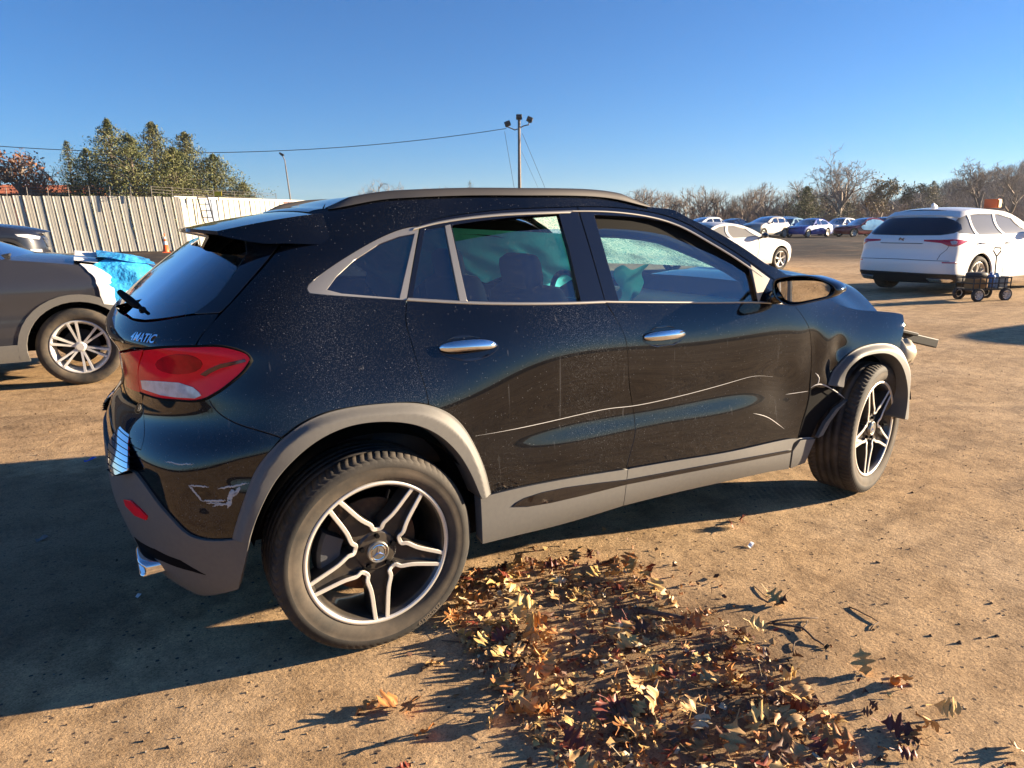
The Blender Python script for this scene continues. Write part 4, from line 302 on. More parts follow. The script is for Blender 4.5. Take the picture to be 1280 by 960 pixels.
'gateupper':[(-0.4555,1.1757),(-0.4421,1.1763),(-0.429,1.1769),(-0.4161,1.1775),(-0.4034,1.178),(-0.3909,1.1785),(-0.3786,1.179),(-0.3664,1.1794),(-0.3647,1.187),(-0.3632,1.1947),(-0.3619,1.2023),(-0.3608,1.21),(-0.3599,1.2177),(-0.3605,1.2261),(-0.3612,1.2345),(-0.3622,1.243),(-0.3634,1.2515),(-0.3647,1.26),(-0.3662,1.2686),(-0.3679,1.2772),(-0.3697,1.2859),(-0.3716,1.2946),(-0.3737,1.3033),(-0.3759,1.3121),(-0.3783,1.321),(-0.3809,1.3299),(-0.3842,1.3384),(-0.3878,1.347),(-0.3914,1.3556),(-0.3953,1.3642),(-0.3995,1.3729),(-0.4038,1.3817),(-0.4065,1.3905),(-0.4095,1.3993),(-0.4128,1.4083),(-0.4164,1.4173),(-0.4203,1.4263),(-0.4285,1.4365),(-0.4374,1.4467),(-0.4469,1.457),(-0.4572,1.4674),(-0.4749,1.4676),(-0.493,1.4677),(-0.5117,1.4679),(-0.531,1.468),(-0.551,1.4682),(-0.5717,1.4684),(-0.5933,1.4686),(-0.616,1.4688),(-0.6209,1.463),(-0.6261,1.4573),(-0.6315,1.4517),(-0.6372,1.446),(-0.643,1.4403),(-0.6492,1.4347),(-0.6555,1.429),(-0.6621,1.4234),(-0.6269,1.4107),(-0.5956,1.3982),(-0.5671,1.3858),(-0.541,1.3736),(-0.5168,1.3616),(-0.4942,1.3497),(-0.4866,1.3402),(-0.4795,1.3308),(-0.4726,1.3215),(-0.4661,1.3122),(-0.4599,1.303),(-0.4539,1.2938),(-0.4482,1.2847),(-0.4446,1.276),(-0.4412,1.2673),(-0.438,1.2586),(-0.435,1.25),(-0.4323,1.2415),(-0.4297,1.2329),(-0.4274,1.2245),(-0.4304,1.2183),(-0.4335,1.2122),(-0.4368,1.2061),(-0.4402,1.2),(-0.4438,1.194),(-0.4475,1.1879),(-0.4514,1.1818),(-0.4555,1.1757)],
'gateLow':[(-0.8451,1.1471),(-0.7995,1.1443),(-0.7583,1.142),(-0.7332,1.1414),(-0.7091,1.1414),(-0.6862,1.142),(-0.665,1.143),(-0.646,1.1442),(-0.6281,1.1459),(-0.6107,1.1479),(-0.5934,1.1502),(-0.5758,1.1528),(-0.5622,1.155),(-0.5484,1.1573),(-0.5345,1.1596),(-0.5206,1.1619),(-0.5068,1.1642),(-0.4933,1.1664),(-0.4799,1.1684),(-0.4669,1.1702),(-0.4543,1.1718),(-0.4405,1.1733),(-0.4272,1.1744),(-0.4143,1.1753),(-0.4017,1.176),(-0.3895,1.1765),(-0.3775,1.1768),(-0.3656,1.1771)],
'gateShut':[(-0.3656,1.1771),(-0.3653,1.1692),(-0.3655,1.1613),(-0.366,1.1536),(-0.3672,1.1462),(-0.369,1.1391),(-0.3716,1.1317),(-0.3745,1.1247),(-0.3772,1.1179),(-0.3793,1.1111),(-0.3806,1.1033),(-0.3815,1.0954),(-0.3832,1.0873)],
'gateLampTop':[(-0.3832,1.0873),(-0.3973,1.0872),(-0.4115,1.087),(-0.4256,1.0867),(-0.4395,1.0863),(-0.4529,1.0858),(-0.4648,1.0852),(-0.4767,1.0844),(-0.4893,1.0834),(-0.5034,1.0821),(-0.5198,1.0805),(-0.535,1.0789),(-0.5522,1.0769),(-0.5715,1.0747),(-0.5928,1.072),(-0.6163,1.0689),(-0.6421,1.0654),(-0.6705,1.0613),(-0.702,1.0565),(-0.7373,1.0509),(-0.8181,1.0375),(-0.9778,1.0101),(-1.15,0.9787)],
'bumpTop':[(-0.751,0.9034),(-0.7527,0.8903),(-0.7531,0.8775),(-0.7512,0.8652),(-0.7471,0.8535),(-0.7405,0.8424),(-0.7316,0.8319),(-0.7217,0.8227),(-0.7105,0.8139),(-0.6989,0.8056),(-0.6878,0.7975),(-0.6776,0.7897),(-0.6689,0.782),(-0.6605,0.7726),(-0.6547,0.7633),(-0.6509,0.7539),(-0.6487,0.7444)],
'BUa':[(-0.4042,0.9249),(-0.4149,0.9216),(-0.4261,0.9185),(-0.4381,0.9157),(-0.4514,0.9135),(-0.4639,0.9123),(-0.4774,0.9115),(-0.4917,0.9109),(-0.5066,0.9104),(-0.5219,0.91),(-0.5372,0.9094),(-0.5536,0.9085),(-0.57,0.9074),(-0.5864,0.9062),(-0.6034,0.9052),(-0.621,0.9043),(-0.6403,0.9037),(-0.661,0.9032),(-0.6834,0.9028),(-0.7077,0.9021),(-0.7347,0.9009)],
'BUb':[(-0.7347,0.9009),(-0.7388,0.8887),(-0.7416,0.8768),(-0.7424,0.8651),(-0.7407,0.8538),(-0.7362,0.8429),(-0.7287,0.8325),(-0.7183,0.8222),(-0.706,0.8123),(-0.6935,0.8028),(-0.6822,0.7934),(-0.6732,0.7841),(-0.6679,0.775),(-0.6667,0.7653),(-0.669,0.7556),(-0.673,0.7458),(-0.6767,0.7359),(-0.6782,0.726),(-0.676,0.7157),(-0.6706,0.7053),(-0.6632,0.6949),(-0.6549,0.6843),(-0.6466,0.6734)],
'BUc':[(-0.6466,0.6734),(-0.6335,0.6672),(-0.6211,0.6606),(-0.6092,0.6538),(-0.5979,0.6467),(-0.587,0.6391),(-0.5774,0.6317),(-0.5681,0.624),(-0.5589,0.6161),(-0.5499,0.608),(-0.5408,0.5999),(-0.5316,0.5918),(-0.522,0.5836),(-0.5124,0.5755),(-0.5027,0.5675),(-0.4932,0.5596),(-0.4839,0.5517),(-0.4748,0.5439),(-0.4667,0.5365),(-0.4587,0.5294),(-0.4506,0.5226),(-0.4422,0.5163),(-0.4332,0.5107),(-0.4235,0.5059),(-0.4123,0.5019),(-0.4003,0.4988),(-0.3877,0.4965),(-0.3749,0.495),(-0.3621,0.494),(-0.3494,0.4936),(-0.3377,0.4936),(-0.3263,0.4939),(-0.3152,0.4944),(-0.3043,0.4951),(-0.2936,0.4958),(-0.2831,0.4966)],
'CLb':[(-0.2298,0.4924),(-0.2349,0.4807),(-0.2405,0.4689),(-0.2465,0.4569),(-0.2528,0.4448),(-0.2596,0.4325),(-0.2666,0.42),(-0.2737,0.4075),(-0.2809,0.3949),(-0.2881,0.3822),(-0.2956,0.3694),(-0.3035,0.3562),(-0.312,0.3427),(-0.3215,0.3288),(-0.3323,0.3141)],
'protector':[(-0.8698,0.7969),(-0.8738,0.7873),(-0.8777,0.7778),(-0.8825,0.768),(-0.8786,0.758),(-0.8767,0.7474),(-0.8772,0.7361),(-0.8708,0.7288),(-0.8658,0.7211),(-0.8626,0.7129),(-0.8468,0.7069),(-0.833,0.7003),(-0.8209,0.6934),(-0.8103,0.686),(-0.7942,0.6789),(-0.7799,0.6714),(-0.767,0.6635),(-0.7514,0.6591),(-0.7368,0.6544),(-0.7232,0.6494),(-0.6951,0.6619),(-0.6703,0.673),(-0.6482,0.683),(-0.6555,0.6933),(-0.6642,0.7032),(-0.6741,0.7128),(-0.6856,0.7215),(-0.6985,0.7299),(-0.7129,0.7379),(-0.7287,0.7455),(-0.7403,0.7525),(-0.753,0.7592),(-0.7667,0.7656),(-0.7816,0.7718),(-0.8013,0.7785),(-0.8226,0.7849),(-0.8454,0.791),(-0.8698,0.7969)],
'reflector':[(-0.7415,0.5576),(-0.7101,0.5652),(-0.6825,0.5711),(-0.6641,0.5674),(-0.6469,0.5633),(-0.6307,0.5589),(-0.6179,0.5536),(-0.6056,0.5482),(-0.5939,0.5425),(-0.6024,0.5287),(-0.6234,0.5284),(-0.646,0.5273),(-0.6708,0.5253),(-0.6848,0.5293),(-0.6997,0.5329),(-0.7157,0.5361),(-0.7329,0.5389),(-0.7371,0.5483),(-0.7415,0.5576)],
'slot':[(-0.9283,0.3946),(-0.9174,0.3927),(-0.9095,0.3875),(-0.7719,0.4427),(-0.7223,0.4584),(-0.6856,0.4681),(-0.6693,0.4635),(-0.6543,0.4583),(-0.6405,0.4526),(-0.6276,0.4466),(-0.6156,0.4401),(-0.6043,0.4333),(-0.5935,0.4263),(-0.5834,0.419),(-0.5736,0.4115),(-0.5641,0.4039),(-0.5861,0.4001),(-0.6102,0.3952),(-0.6371,0.389),(-0.6552,0.3919),(-0.6751,0.3939),(-0.6974,0.3949),(-0.7232,0.3942),(-0.7544,0.3911),(-0.7961,0.3831),(-0.8956,0.3454),(-0.8774,0.3646),(-0.9174,0.356),(-0.9174,0.3656),(-0.8883,0.3913),(-0.9283,0.3849),(-0.9283,0.3946)],
'lens':[(-0.7267,0.951),(-0.6982,0.9545),(-0.6725,0.9575),(-0.6487,0.96),(-0.6267,0.9621),(-0.6061,0.9639),(-0.5876,0.9652),(-0.5701,0.9663),(-0.5533,0.9672),(-0.5373,0.9679),(-0.5218,0.9684),(-0.507,0.9689),(-0.4925,0.9664),(-0.4784,0.9638),(-0.4647,0.9611),(-0.4514,0.9584),(-0.4409,0.9514),(-0.4306,0.9444),(-0.4269,0.9391),(-0.4232,0.9339),(-0.4361,0.929),(-0.4494,0.924),(-0.4626,0.9237),(-0.4761,0.9234),(-0.49,0.923),(-0.5044,0.9224),(-0.5192,0.9217),(-0.5346,0.9209),(-0.5511,0.9209),(-0.5683,0.9207),(-0.5864,0.9203),(-0.6055,0.9196),(-0.6256,0.9209),(-0.6472,0.9218),(-0.6703,0.9224),(-0.6954,0.9226),(-0.7232,0.9221),(-0.724,0.9318),(-0.7253,0.9414),(-0.7267,0.951)],
'lampdark':[(-0.4112,0.9985),(-0.3987,1.0046),(-0.386,1.0106),(-0.3732,1.0166),(-0.3611,1.0204),(-0.349,1.0242),(-0.337,1.0279),(-0.325,1.0316),(-0.3132,1.0333),(-0.3015,1.035),(-0.29,1.0367),(-0.2786,1.0383),(-0.2653,1.0404),(-0.2521,1.0424),(-0.2391,1.0444),(-0.24,1.0369),(-0.2514,1.0349),(-0.2629,1.0328),(-0.2744,1.0306),(-0.2861,1.0285),(-0.2978,1.0262),(-0.3096,1.024),(-0.3215,1.0216),(-0.3336,1.0192),(-0.3472,1.0143),(-0.3607,1.0093),(-0.3743,1.0043),(-0.385,0.9992),(-0.3955,0.9941),(-0.4033,0.9963),(-0.4112,0.9985)],
'sc1':[(0.5494,0.7039),(0.5643,0.7035),(0.5793,0.7031),(0.5944,0.7028),(0.6097,0.7024),(0.6251,0.702),(0.6408,0.7017),(0.6568,0.7014),(0.673,0.7012),(0.6895,0.7011),(0.7064,0.701),(0.7215,0.7009),(0.737,0.701),(0.7527,0.7011),(0.7687,0.7012),(0.7849,0.7015),(0.8015,0.7017),(0.8183,0.7021),(0.8355,0.7024),(0.8528,0.7029),(0.8705,0.7034),(0.8884,0.7039),(0.9065,0.7045),(0.925,0.7052),(0.9437,0.7059),(0.9625,0.7066),(0.9815,0.7074),(1.0005,0.7082),(1.0194,0.7089),(1.0381,0.7097),(1.0566,0.7103),(1.0749,0.7109),(1.0927,0.7114),(1.11,0.7118),(1.1268,0.712),(1.1429,0.712),(1.1582,0.7119),(1.179,0.7113),(1.1983,0.7105),(1.2167,0.7094),(1.2346,0.7082),(1.2523,0.7072),(1.2704,0.7063),(1.2882,0.7057),(1.3067,0.7055),(1.326,0.7055),(1.346,0.7057),(1.3667,0.7061),(1.3882,0.7067),(1.4105,0.7074),(1.4286,0.7081),(1.4472,0.7089),(1.4662,0.7098),(1.4856,0.7107),(1.5055,0.7117),(1.5258,0.7129),(1.5464,0.7141),(1.5673,0.7154),(1.5886,0.7167),(1.6101,0.7182),(1.6319,0.7198),(1.654,0.7214),(1.6762,0.7232),(1.6985,0.725),(1.7206,0.7269),(1.7426,0.7288),(1.7642,0.7308),(1.7854,0.7328),(1.8061,0.7348),(1.8261,0.7368),(1.8453,0.7388),(1.8637,0.7407),(1.886,0.7432),(1.9071,0.7453),(1.9273,0.747),(1.9473,0.7481),(1.9674,0.7485),(1.9881,0.7478),(2.0118,0.7458),(2.0368,0.7427),(2.0629,0.7386),(2.0899,0.7339),(2.1175,0.7287)],
'sc2':[(2.2331,0.6308),(2.2598,0.63),(2.2848,0.6296),(2.3079,0.6294),(2.3287,0.6294),(2.3471,0.6296),(2.3637,0.6298),(2.3796,0.63)],
'sc3':[(1.9838,0.5804),(2.009,0.5729),(2.0341,0.5651),(2.0581,0.5569),(2.0802,0.5481),(2.1012,0.5381),(2.1201,0.5272),(2.1385,0.5154),(2.1603,0.5007),(2.1827,0.4849),(2.205,0.4685)],
'sp1':[(-0.4075,0.6659),(-0.3988,0.6572),(-0.3904,0.6483),(-0.3825,0.6393),(-0.3755,0.6306),(-0.3688,0.6221),(-0.3625,0.6138)],
'sp2':[(-0.4075,0.6646),(-0.3959,0.6648),(-0.3844,0.6648),(-0.373,0.6647),(-0.3611,0.6644),(-0.3494,0.6638),(-0.3378,0.6633)],
'sp3':[(-0.3095,0.6563),(-0.2982,0.6587),(-0.287,0.6608),(-0.2757,0.6628),(-0.2642,0.6647),(-0.2541,0.6662),(-0.2439,0.6676),(-0.2336,0.669),(-0.2233,0.6703),(-0.2131,0.6715)],
'sp4':[(-0.3622,0.6164),(-0.3485,0.6169),(-0.3351,0.6176),(-0.3223,0.6185),(-0.3103,0.6196),(-0.2985,0.6206),(-0.287,0.6215)],
'sp5':[(-0.2621,0.6573),(-0.2651,0.6486),(-0.2682,0.6397),(-0.2714,0.6304),(-0.2749,0.6198),(-0.2786,0.6088),(-0.2823,0.5976)],
'sp6':[(-0.3297,0.6005),(-0.321,0.6029),(-0.3123,0.6051),(-0.3034,0.607),(-0.2936,0.6086),(-0.2835,0.6096),(-0.2734,0.6103)],
'sp7':[(-0.2398,0.6636),(-0.246,0.6534),(-0.2531,0.6448),(-0.2605,0.6395),(-0.2685,0.6354)],
'sp8':[(-0.3495,0.6093),(-0.3392,0.6108),(-0.3282,0.6118),(-0.3171,0.6121),(-0.3052,0.6119),(-0.293,0.6112)],
'sp9':[(-0.5177,0.7311),(-0.5047,0.7302),(-0.4918,0.7293),(-0.4788,0.7287),(-0.4655,0.7284),(-0.4521,0.7287),(-0.4385,0.7293),(-0.4246,0.7302),(-0.4108,0.7312),(-0.3972,0.7322)],
'lampdisc':[(-0.385,1.0313),(-0.393,1.0251),(-0.4006,1.019),(-0.4132,1.0137),(-0.4256,1.0083),(-0.4421,1.0043),(-0.459,1.0002),(-0.4716,0.9987),(-0.4845,0.9971),(-0.4979,0.9954),(-0.5108,0.9953),(-0.5241,0.9952),(-0.5379,0.9949),(-0.5549,0.9968),(-0.5727,0.9986),(-0.5832,1.0027),(-0.5937,1.0067),(-0.5935,1.0129),(-0.5925,1.0192),(-0.5802,1.0265),(-0.567,1.0339),(-0.5461,1.0407),(-0.5264,1.0473),(-0.5042,1.0522),(-0.4837,1.0567),(-0.4701,1.0582),(-0.4571,1.0596),(-0.4444,1.0609),(-0.4333,1.0605),(-0.4225,1.06),(-0.4119,1.0595),(-0.4006,1.0564),(-0.3897,1.0533),(-0.385,1.0483),(-0.3805,1.0434),(-0.3829,1.0373),(-0.385,1.0313)],
'tw1':[(2.3942,0.6442),(2.4108,0.6515),(2.4289,0.6564),(2.4512,0.6568),(2.4777,0.6513),(2.502,0.6424),(2.5263,0.6311),(2.5491,0.6192),(2.5682,0.6088),(2.5864,0.5987),(2.6038,0.5883),(2.6266,0.5734),(2.6488,0.5579)],
'tw2':[(2.294,0.4011),(2.3135,0.3995),(2.3329,0.3976),(2.3521,0.3954),(2.3808,0.391),(2.4092,0.3859)],
'tw3':[(2.3833,0.7299),(2.3871,0.7152),(2.3896,0.7005),(2.3911,0.686),(2.3919,0.6717),(2.3922,0.6535),(2.3918,0.6355),(2.3903,0.6171),(2.3879,0.6019),(2.3845,0.5865),(2.3803,0.571),(2.3753,0.5555),(2.3694,0.5395),(2.3628,0.5235),(2.3553,0.5073),(2.3471,0.4908),(2.3393,0.476),(2.3308,0.4609),(2.3217,0.4456),(2.3121,0.4301),(2.3023,0.4145)],
'tw4':[(2.4134,0.7159),(2.4335,0.7013),(2.4457,0.686),(2.4445,0.6692),(2.4345,0.6519)],
}
HANDLE_R=(.4895,1.0150,.112); HANDLE_F=(1.3790,.9785,.116); BADGE=(-.6158,1.0984); SCRAPE=(-.356,.632)
# ---------------------------------------------------------------- body panels cut from a smooth surface
def pip(P,poly):
    x,y=P[:,0],P[:,1]; r=np.zeros(len(P),bool); q=np.asarray(poly); j=len(q)-1
    for i in range(len(q)):
        xi,yi=q[i]; xj,yj=q[j]
        if yi!=yj:
            c=((yi>y)!=(yj>y)); r^=c&(x<(xj-xi)*(y-yi)/(yj-yi)+xi)
        j=i
    return r
def seg_dist(P,poly):
    q=np.asarray(poly); a=q; b=np.roll(q,-1,0); d=np.full(len(P),1e9)
    for i in range(len(q)):
        v=b[i]-a[i]; L=v@v
        if L<1e-14: continue
        t=np.clip(((P-a[i])@v)/L,0,1); d=np.minimum(d,np.linalg.norm(P-a[i]-t[:,None]*v,axis=1))
    return d
def dedupe(q,eps=8e-4):
    o=[]
    for p in q:
        if not o or np.hypot(p[0]-o[-1][0],p[1]-o[-1][1])>eps: o.append(tuple(p))
    if len(o)>2 and np.hypot(o[0][0]-o[-1][0],o[0][1]-o[-1][1])<=eps: o.pop()
    return np.array(o)
def densify(q,st):
    o=[]
    for a,b in zip(q,np.roll(q,-1,0)):
        n=max(1,int(np.ceil(np.hypot(*(b-a))/st))); o+=[a+(b-a)*k/n for k in range(n)]
    return np.array(o)
def area(q): return .5*float(np.sum(q[:,0]*np.roll(q[:,1],-1)-np.roll(q[:,0],-1)*q[:,1]))
def inset(q,g):
    if g==0: return q
    q=q if area(q)>0 else q[::-1]
    a=q-np.roll(q,1,0); b=np.roll(q,-1,0)-q
    na=np.stack([-a[:,1],a[:,0]],1)/np.maximum(np.linalg.norm(a,axis=1,keepdims=True),1e-9)
    nb=np.stack([-b[:,1],b[:,0]],1)/np.maximum(np.linalg.norm(b,axis=1,keepdims=True),1e-9)
    n=na+nb; l=np.linalg.norm(n,axis=1,keepdims=True); n=np.where(l>.3,n/np.maximum(l,.3)*(2/np.maximum(l,.8)),na)
    return q+n*g
def panel(name,S,poly,mt,parent,gap=.0022,flange=.014,res=.022,off=0.0,holes=(),mirror=False,both=False,xf=None,offfn=None,back=0):
    """fill a polygon given in (s,z), lay it on the surface S (offset outwards), fold its edge inwards"""
    q=densify(dedupe(np.asarray(poly,float)),max(res*1.6,.03)); q=inset(q if area(q)>0 else q[::-1],gap)
    hs=[densify(dedupe(np.asarray(h,float)),max(res*1.6,.03)) for h in holes]
    lo,hi=q.min(0),q.max(0); xs=np.arange(lo[0],hi[0],res); zs=np.arange(lo[1],hi[1],res*.87)
    G=np.array([(x+(j%2)*res*.5,z) for j,z in enumerate(zs) for x in xs]) if len(xs) and len(zs) else np.zeros((0,2))
    if len(G):
        G=G[pip(G,q)]
        if len(G): G=G[seg_dist(G,q)>res*.45]
        for h in hs:
            if len(G): G=G[~pip(G,h)]
            if len(G): G=G[seg_dist(G,h)>res*.45]
    loops=[q]+hs; pts=[];ed=[]
    for l in loops:
        n0=len(pts); pts+=l.tolist(); ed+=[(n0+i,n0+(i+1)%len(l)) for i in range(len(l))]
    nb=len(pts); pts+=G.tolist()
    vo,eo,fo,ov,oe,of=delaunay_2d_cdt([Vector(p) for p in pts],ed,[],0,1e-6)
    P=np.array([(v.x,v.y) for v in vo]); T=np.array([f for f in fo])
    cen=P[T].mean(1); k=pip(cen,q)
    for h in hs: k&=~pip(cen,h)
    T=T[k]
    # orient counter-clockwise in (s,z)
    A=P[T]; ar=(A[:,1,0]-A[:,0,0])*(A[:,2,1]-A[:,0,1])-(A[:,2,0]-A[:,0,0])*(A[:,1,1]-A[:,0,1])
    T=T[np.abs(ar)>1e-10]; ar=ar[np.abs(ar)>1e-10]; T[ar<0]=T[ar<0][:,::-1]
    B=S(P[:,0],P[:,1]); Nn=S.nrm(P[:,0],P[:,1]); o=offfn(P) if offfn is not None else np.full(len(P),off)
    V=B+Nn*o[:,None]; NV=Nn.copy()
    if offfn is not None:     # slope of the offset tilts the normal
        e=1e-3
        def pt(Q): return S(Q[:,0],Q[:,1])+S.nrm(Q[:,0],Q[:,1])*offfn(Q)[:,None]
        a=pt(P+[e,0])-pt(P-[e,0]); b=pt(P+[0,e])-pt(P-[0,e]); c=np.cross(a,b); NV=c/np.maximum(np.linalg.norm(c,axis=1,keepdims=True),1e-12)
    Fs=[tuple(t) for t in T]
    # boundary edges of the kept triangles -> flange
    cnt={}
    for t in T:
        for a,b in ((t[0],t[1]),(t[1],t[2]),(t[2],t[0])): cnt[(a,b)]=1
    bd=[e for e in cnt if (e[1],e[0]) not in cnt]
    cl=[-S.K]+([S.A+S.K] if hasattr(S,'A') else [])
    bd=[e for e in bd if not any(abs(P[e[0],0]-c)<4e-3 and abs(P[e[1],0]-c)<4e-3 for c in cl)]
    VV=[V];NN=[NV];n0=len(V)
    if flange>0 and bd:
        nxt={}
        vs=sorted({i for e in bd for i in e}); ix={v:i for i,v in enumerate(vs)}
        out2=np.zeros((len(vs),2))
        for a,b in bd:
            d=P[b]-P[a]; nn=np.array([d[1],-d[0]]); nn/=max(np.linalg.norm(nn),1e-9); out2[ix[a]]+=nn; out2[ix[b]]+=nn
        out2/=np.maximum(np.linalg.norm(out2,axis=1,keepdims=True),1e-9)
        e=2e-3; Q=P[vs]; O=S(Q[:,0]+out2[:,0]*e,Q[:,1]+out2[:,1]*e)-S(Q[:,0],Q[:,1]); O/=np.maximum(np.linalg.norm(O,axis=1,keepdims=True),1e-9)
        top=V[vs]; m=len(vs); r=min(.0018,flange*.3); ND=Nn[vs]
        # rounded lip then the fold
        l1=top+O*r*.7-ND*r*.3; l2=top+O*r-ND*r; l3=top+O*r-ND*flange
        n1=O*.7+NV[vs]*.7
        VV+= [top,l1,l2,l3]; NN+=[NV[vs],n1,O,O]
        for a,b in bd:
            for k in range(3):
                s0=n0+k*m; s1=n0+(k+1)*m; Fs.append((s0+ix[b],s0+ix[a],s1+ix[a],s1+ix[b]))
    V=np.concatenate(VV); NV=np.concatenate(NN)
    if xf is not None: V=xf(V)
    if both:
        n=len(V); V2=V*[1,-1,1]; N2=NV*[1,-1,1]; F2=[tuple(i+n for i in f[::-1]) for f in Fs]
        V=np.concatenate([V,V2]); NV=np.concatenate([NV,N2]); Fs=Fs+F2
    elif mirror:
        V=V*[1,-1,1]; NV=NV*[1,-1,1]; Fs=[f[::-1] for f in Fs]
    return mesh_ob(name,V,Fs,mt,parent,True,NV)
def strip_on(name,S,line,width,mt,parent,off=.0006,taper=True,mirror=False,thick=.0006):
    """thin raised ribbon along a (s,z) polyline on S"""
    L=np.asarray(line,float); d=np.gradient(L,axis=0); n=np.stack([-d[:,1],d[:,0]],1); n/=np.maximum(np.linalg.norm(n,axis=1,keepdims=True),1e-9)
    k=np.linspace(0,1,len(L)); w=width*(np.clip(np.minimum(k,1-k)*6,.15,1) if taper else 1)
    rows=[]
    for s_,o in ((-1,0.0),(-.6,1.0),(.6,1.0),(1,0.0)):
        Q=L+n*(w*.5*s_)[:,None] if np.ndim(w) else L+n*(w*.5*s_)
        rows.append(S(Q[:,0],Q[:,1])+S.nrm(Q[:,0],Q[:,1])*(off*0+thick*o+off*.2))
    V=np.concatenate(rows); m=len(L); Fs=[]
    for r in range(3):
        for i in range(m-1): Fs.append((r*m+i,r*m+i+1,(r+1)*m+i+1,(r+1)*m+i))
    if mirror: V=V*[1,-1,1]; Fs=[f[::-1] for f in Fs]
    return mesh_ob(name,V,Fs,mt,parent,True)

# ---------------------------------------------------------------- materials of the dark crossover in front
M_PAINT=paint('black paint',(.0022,.0026,.004),rough=.5,dust=.18,speck=.32,ior=1.62)
M_GLOSS=mat('gloss black trim',(.006,.006,.008),rough=.06,coat=1)
M_SATIN=mat('satin metal trim',(.40,.375,.33),rough=.38,metal=.8)
M_CLAD=mat('grey cladding',(.115,.110,.102),rough=.6,noise=(60,(.135,.128,.115),.35,.75),bump=(420,.06,.002))
M_RUB=mat('black rubber',(.008,.008,.008),rough=.8,spec=.08)
M_DARK=mat('dark void',(.006,.006,.007),rough=.9,spec=.05)
M_CHROME=mat('chrome',(.82,.83,.85),rough=.05,metal=1)
M_ALU=mat('machined rim metal',(.80,.76,.68),rough=.38,metal=.55)
M_RIMBLK=mat('dark rim paint',(.022,.021,.020),rough=.32,coat=.6,noise=(9,(.075,.06,.045),.35,.8))
M_TYRE=mat('tyre rubber',(.014,.0135,.013),rough=.8,noise=(4,(.062,.051,.039),.38,.75),bump=(160,.15,.003))
M_TYRE2=mat('dusty tyre rubber',(.032,.028,.023),rough=.85,noise=(5,(.125,.097,.068),.34,.68))
M_TREAD=mat('tyre tread rubber',(.016,.015,.015),rough=.85,noise=(7,(.10,.078,.055),.42,.75))
M_RUST=mat('rusty brake disc',(.16,.06,.025),rough=.75,noise=(30,(.30,.13,.05),.35,.7))
M_CALIP=mat('brake caliper',(.10,.105,.115),rough=.5,metal=.4)
M_RED=mat('red lamp lens',(.95,.012,.03),rough=.12,spec=.25,noise=(2.2,(.75,.006,.018),.42,.66))
M_REDD=mat('dark red lamp',(.085,.003,.006),rough=.1,coat=1)
M_CLEAR=mat('clear lamp lens',(.60,.61,.66),rough=.10,coat=1,noise=(34,(.42,.43,.47),.40,.66))
M_G_DARK=glass('privacy glass',(.30,.42,.55),.42,dust=.10)
M_G_CLEAR=glass('window glass',(.62,.95,.92),.82,dust=.16)
M_G_CRACK=glass('cracked windscreen glass',(.55,.97,.93),.85,dust=.22,crack=((5,.012),(11,.022),(24,.035),(50,.05)))
M_G_MID=glass('rear door glass',(.50,.72,.95),.88,dust=.20)
M_MIRROR=mat('mirror glass',(.85,.86,.88),rough=.02,metal=1)
M_SEAT=mat('black seat leather',(.022,.022,.024),rough=.55)
M_SEATG=mat('grey headrest cloth',(.20,.19,.165),rough=.8)
M_TEAL=mat('teal airbag cloth',(.10,.62,.50),rough=.8,bump=(14,.5,.02))
M_HEAD=mat('headliner',(.03,.03,.032),rough=.9)
M_SCR=mat('scratched primer',(.46,.45,.43),rough=.6)
M_WHITE=mat('white marking',(.75,.76,.78),rough=.35)
D={k:np.array(v) for k,v in MAIN_D.items()}
def cc(*names):
    out=[]
    for n in names:
        if isinstance(n,str): out.append(D[n[1:]][::-1] if n[0]=='-' else D[n])
        else: out.append(np.array(n,float).reshape(-1,2))
    return np.concatenate(out)
K_=-MAIN.K
car=empty('damaged_crossover','glossy black crossover with a crumpled front corner and scraped rear bumper standing in front','car')
def both_sides(fn):
    fn(False); fn(True)
def mk(name,poly,mt,par,m,**k): return panel(name,MAIN,poly,mt,par,mirror=m,**k)
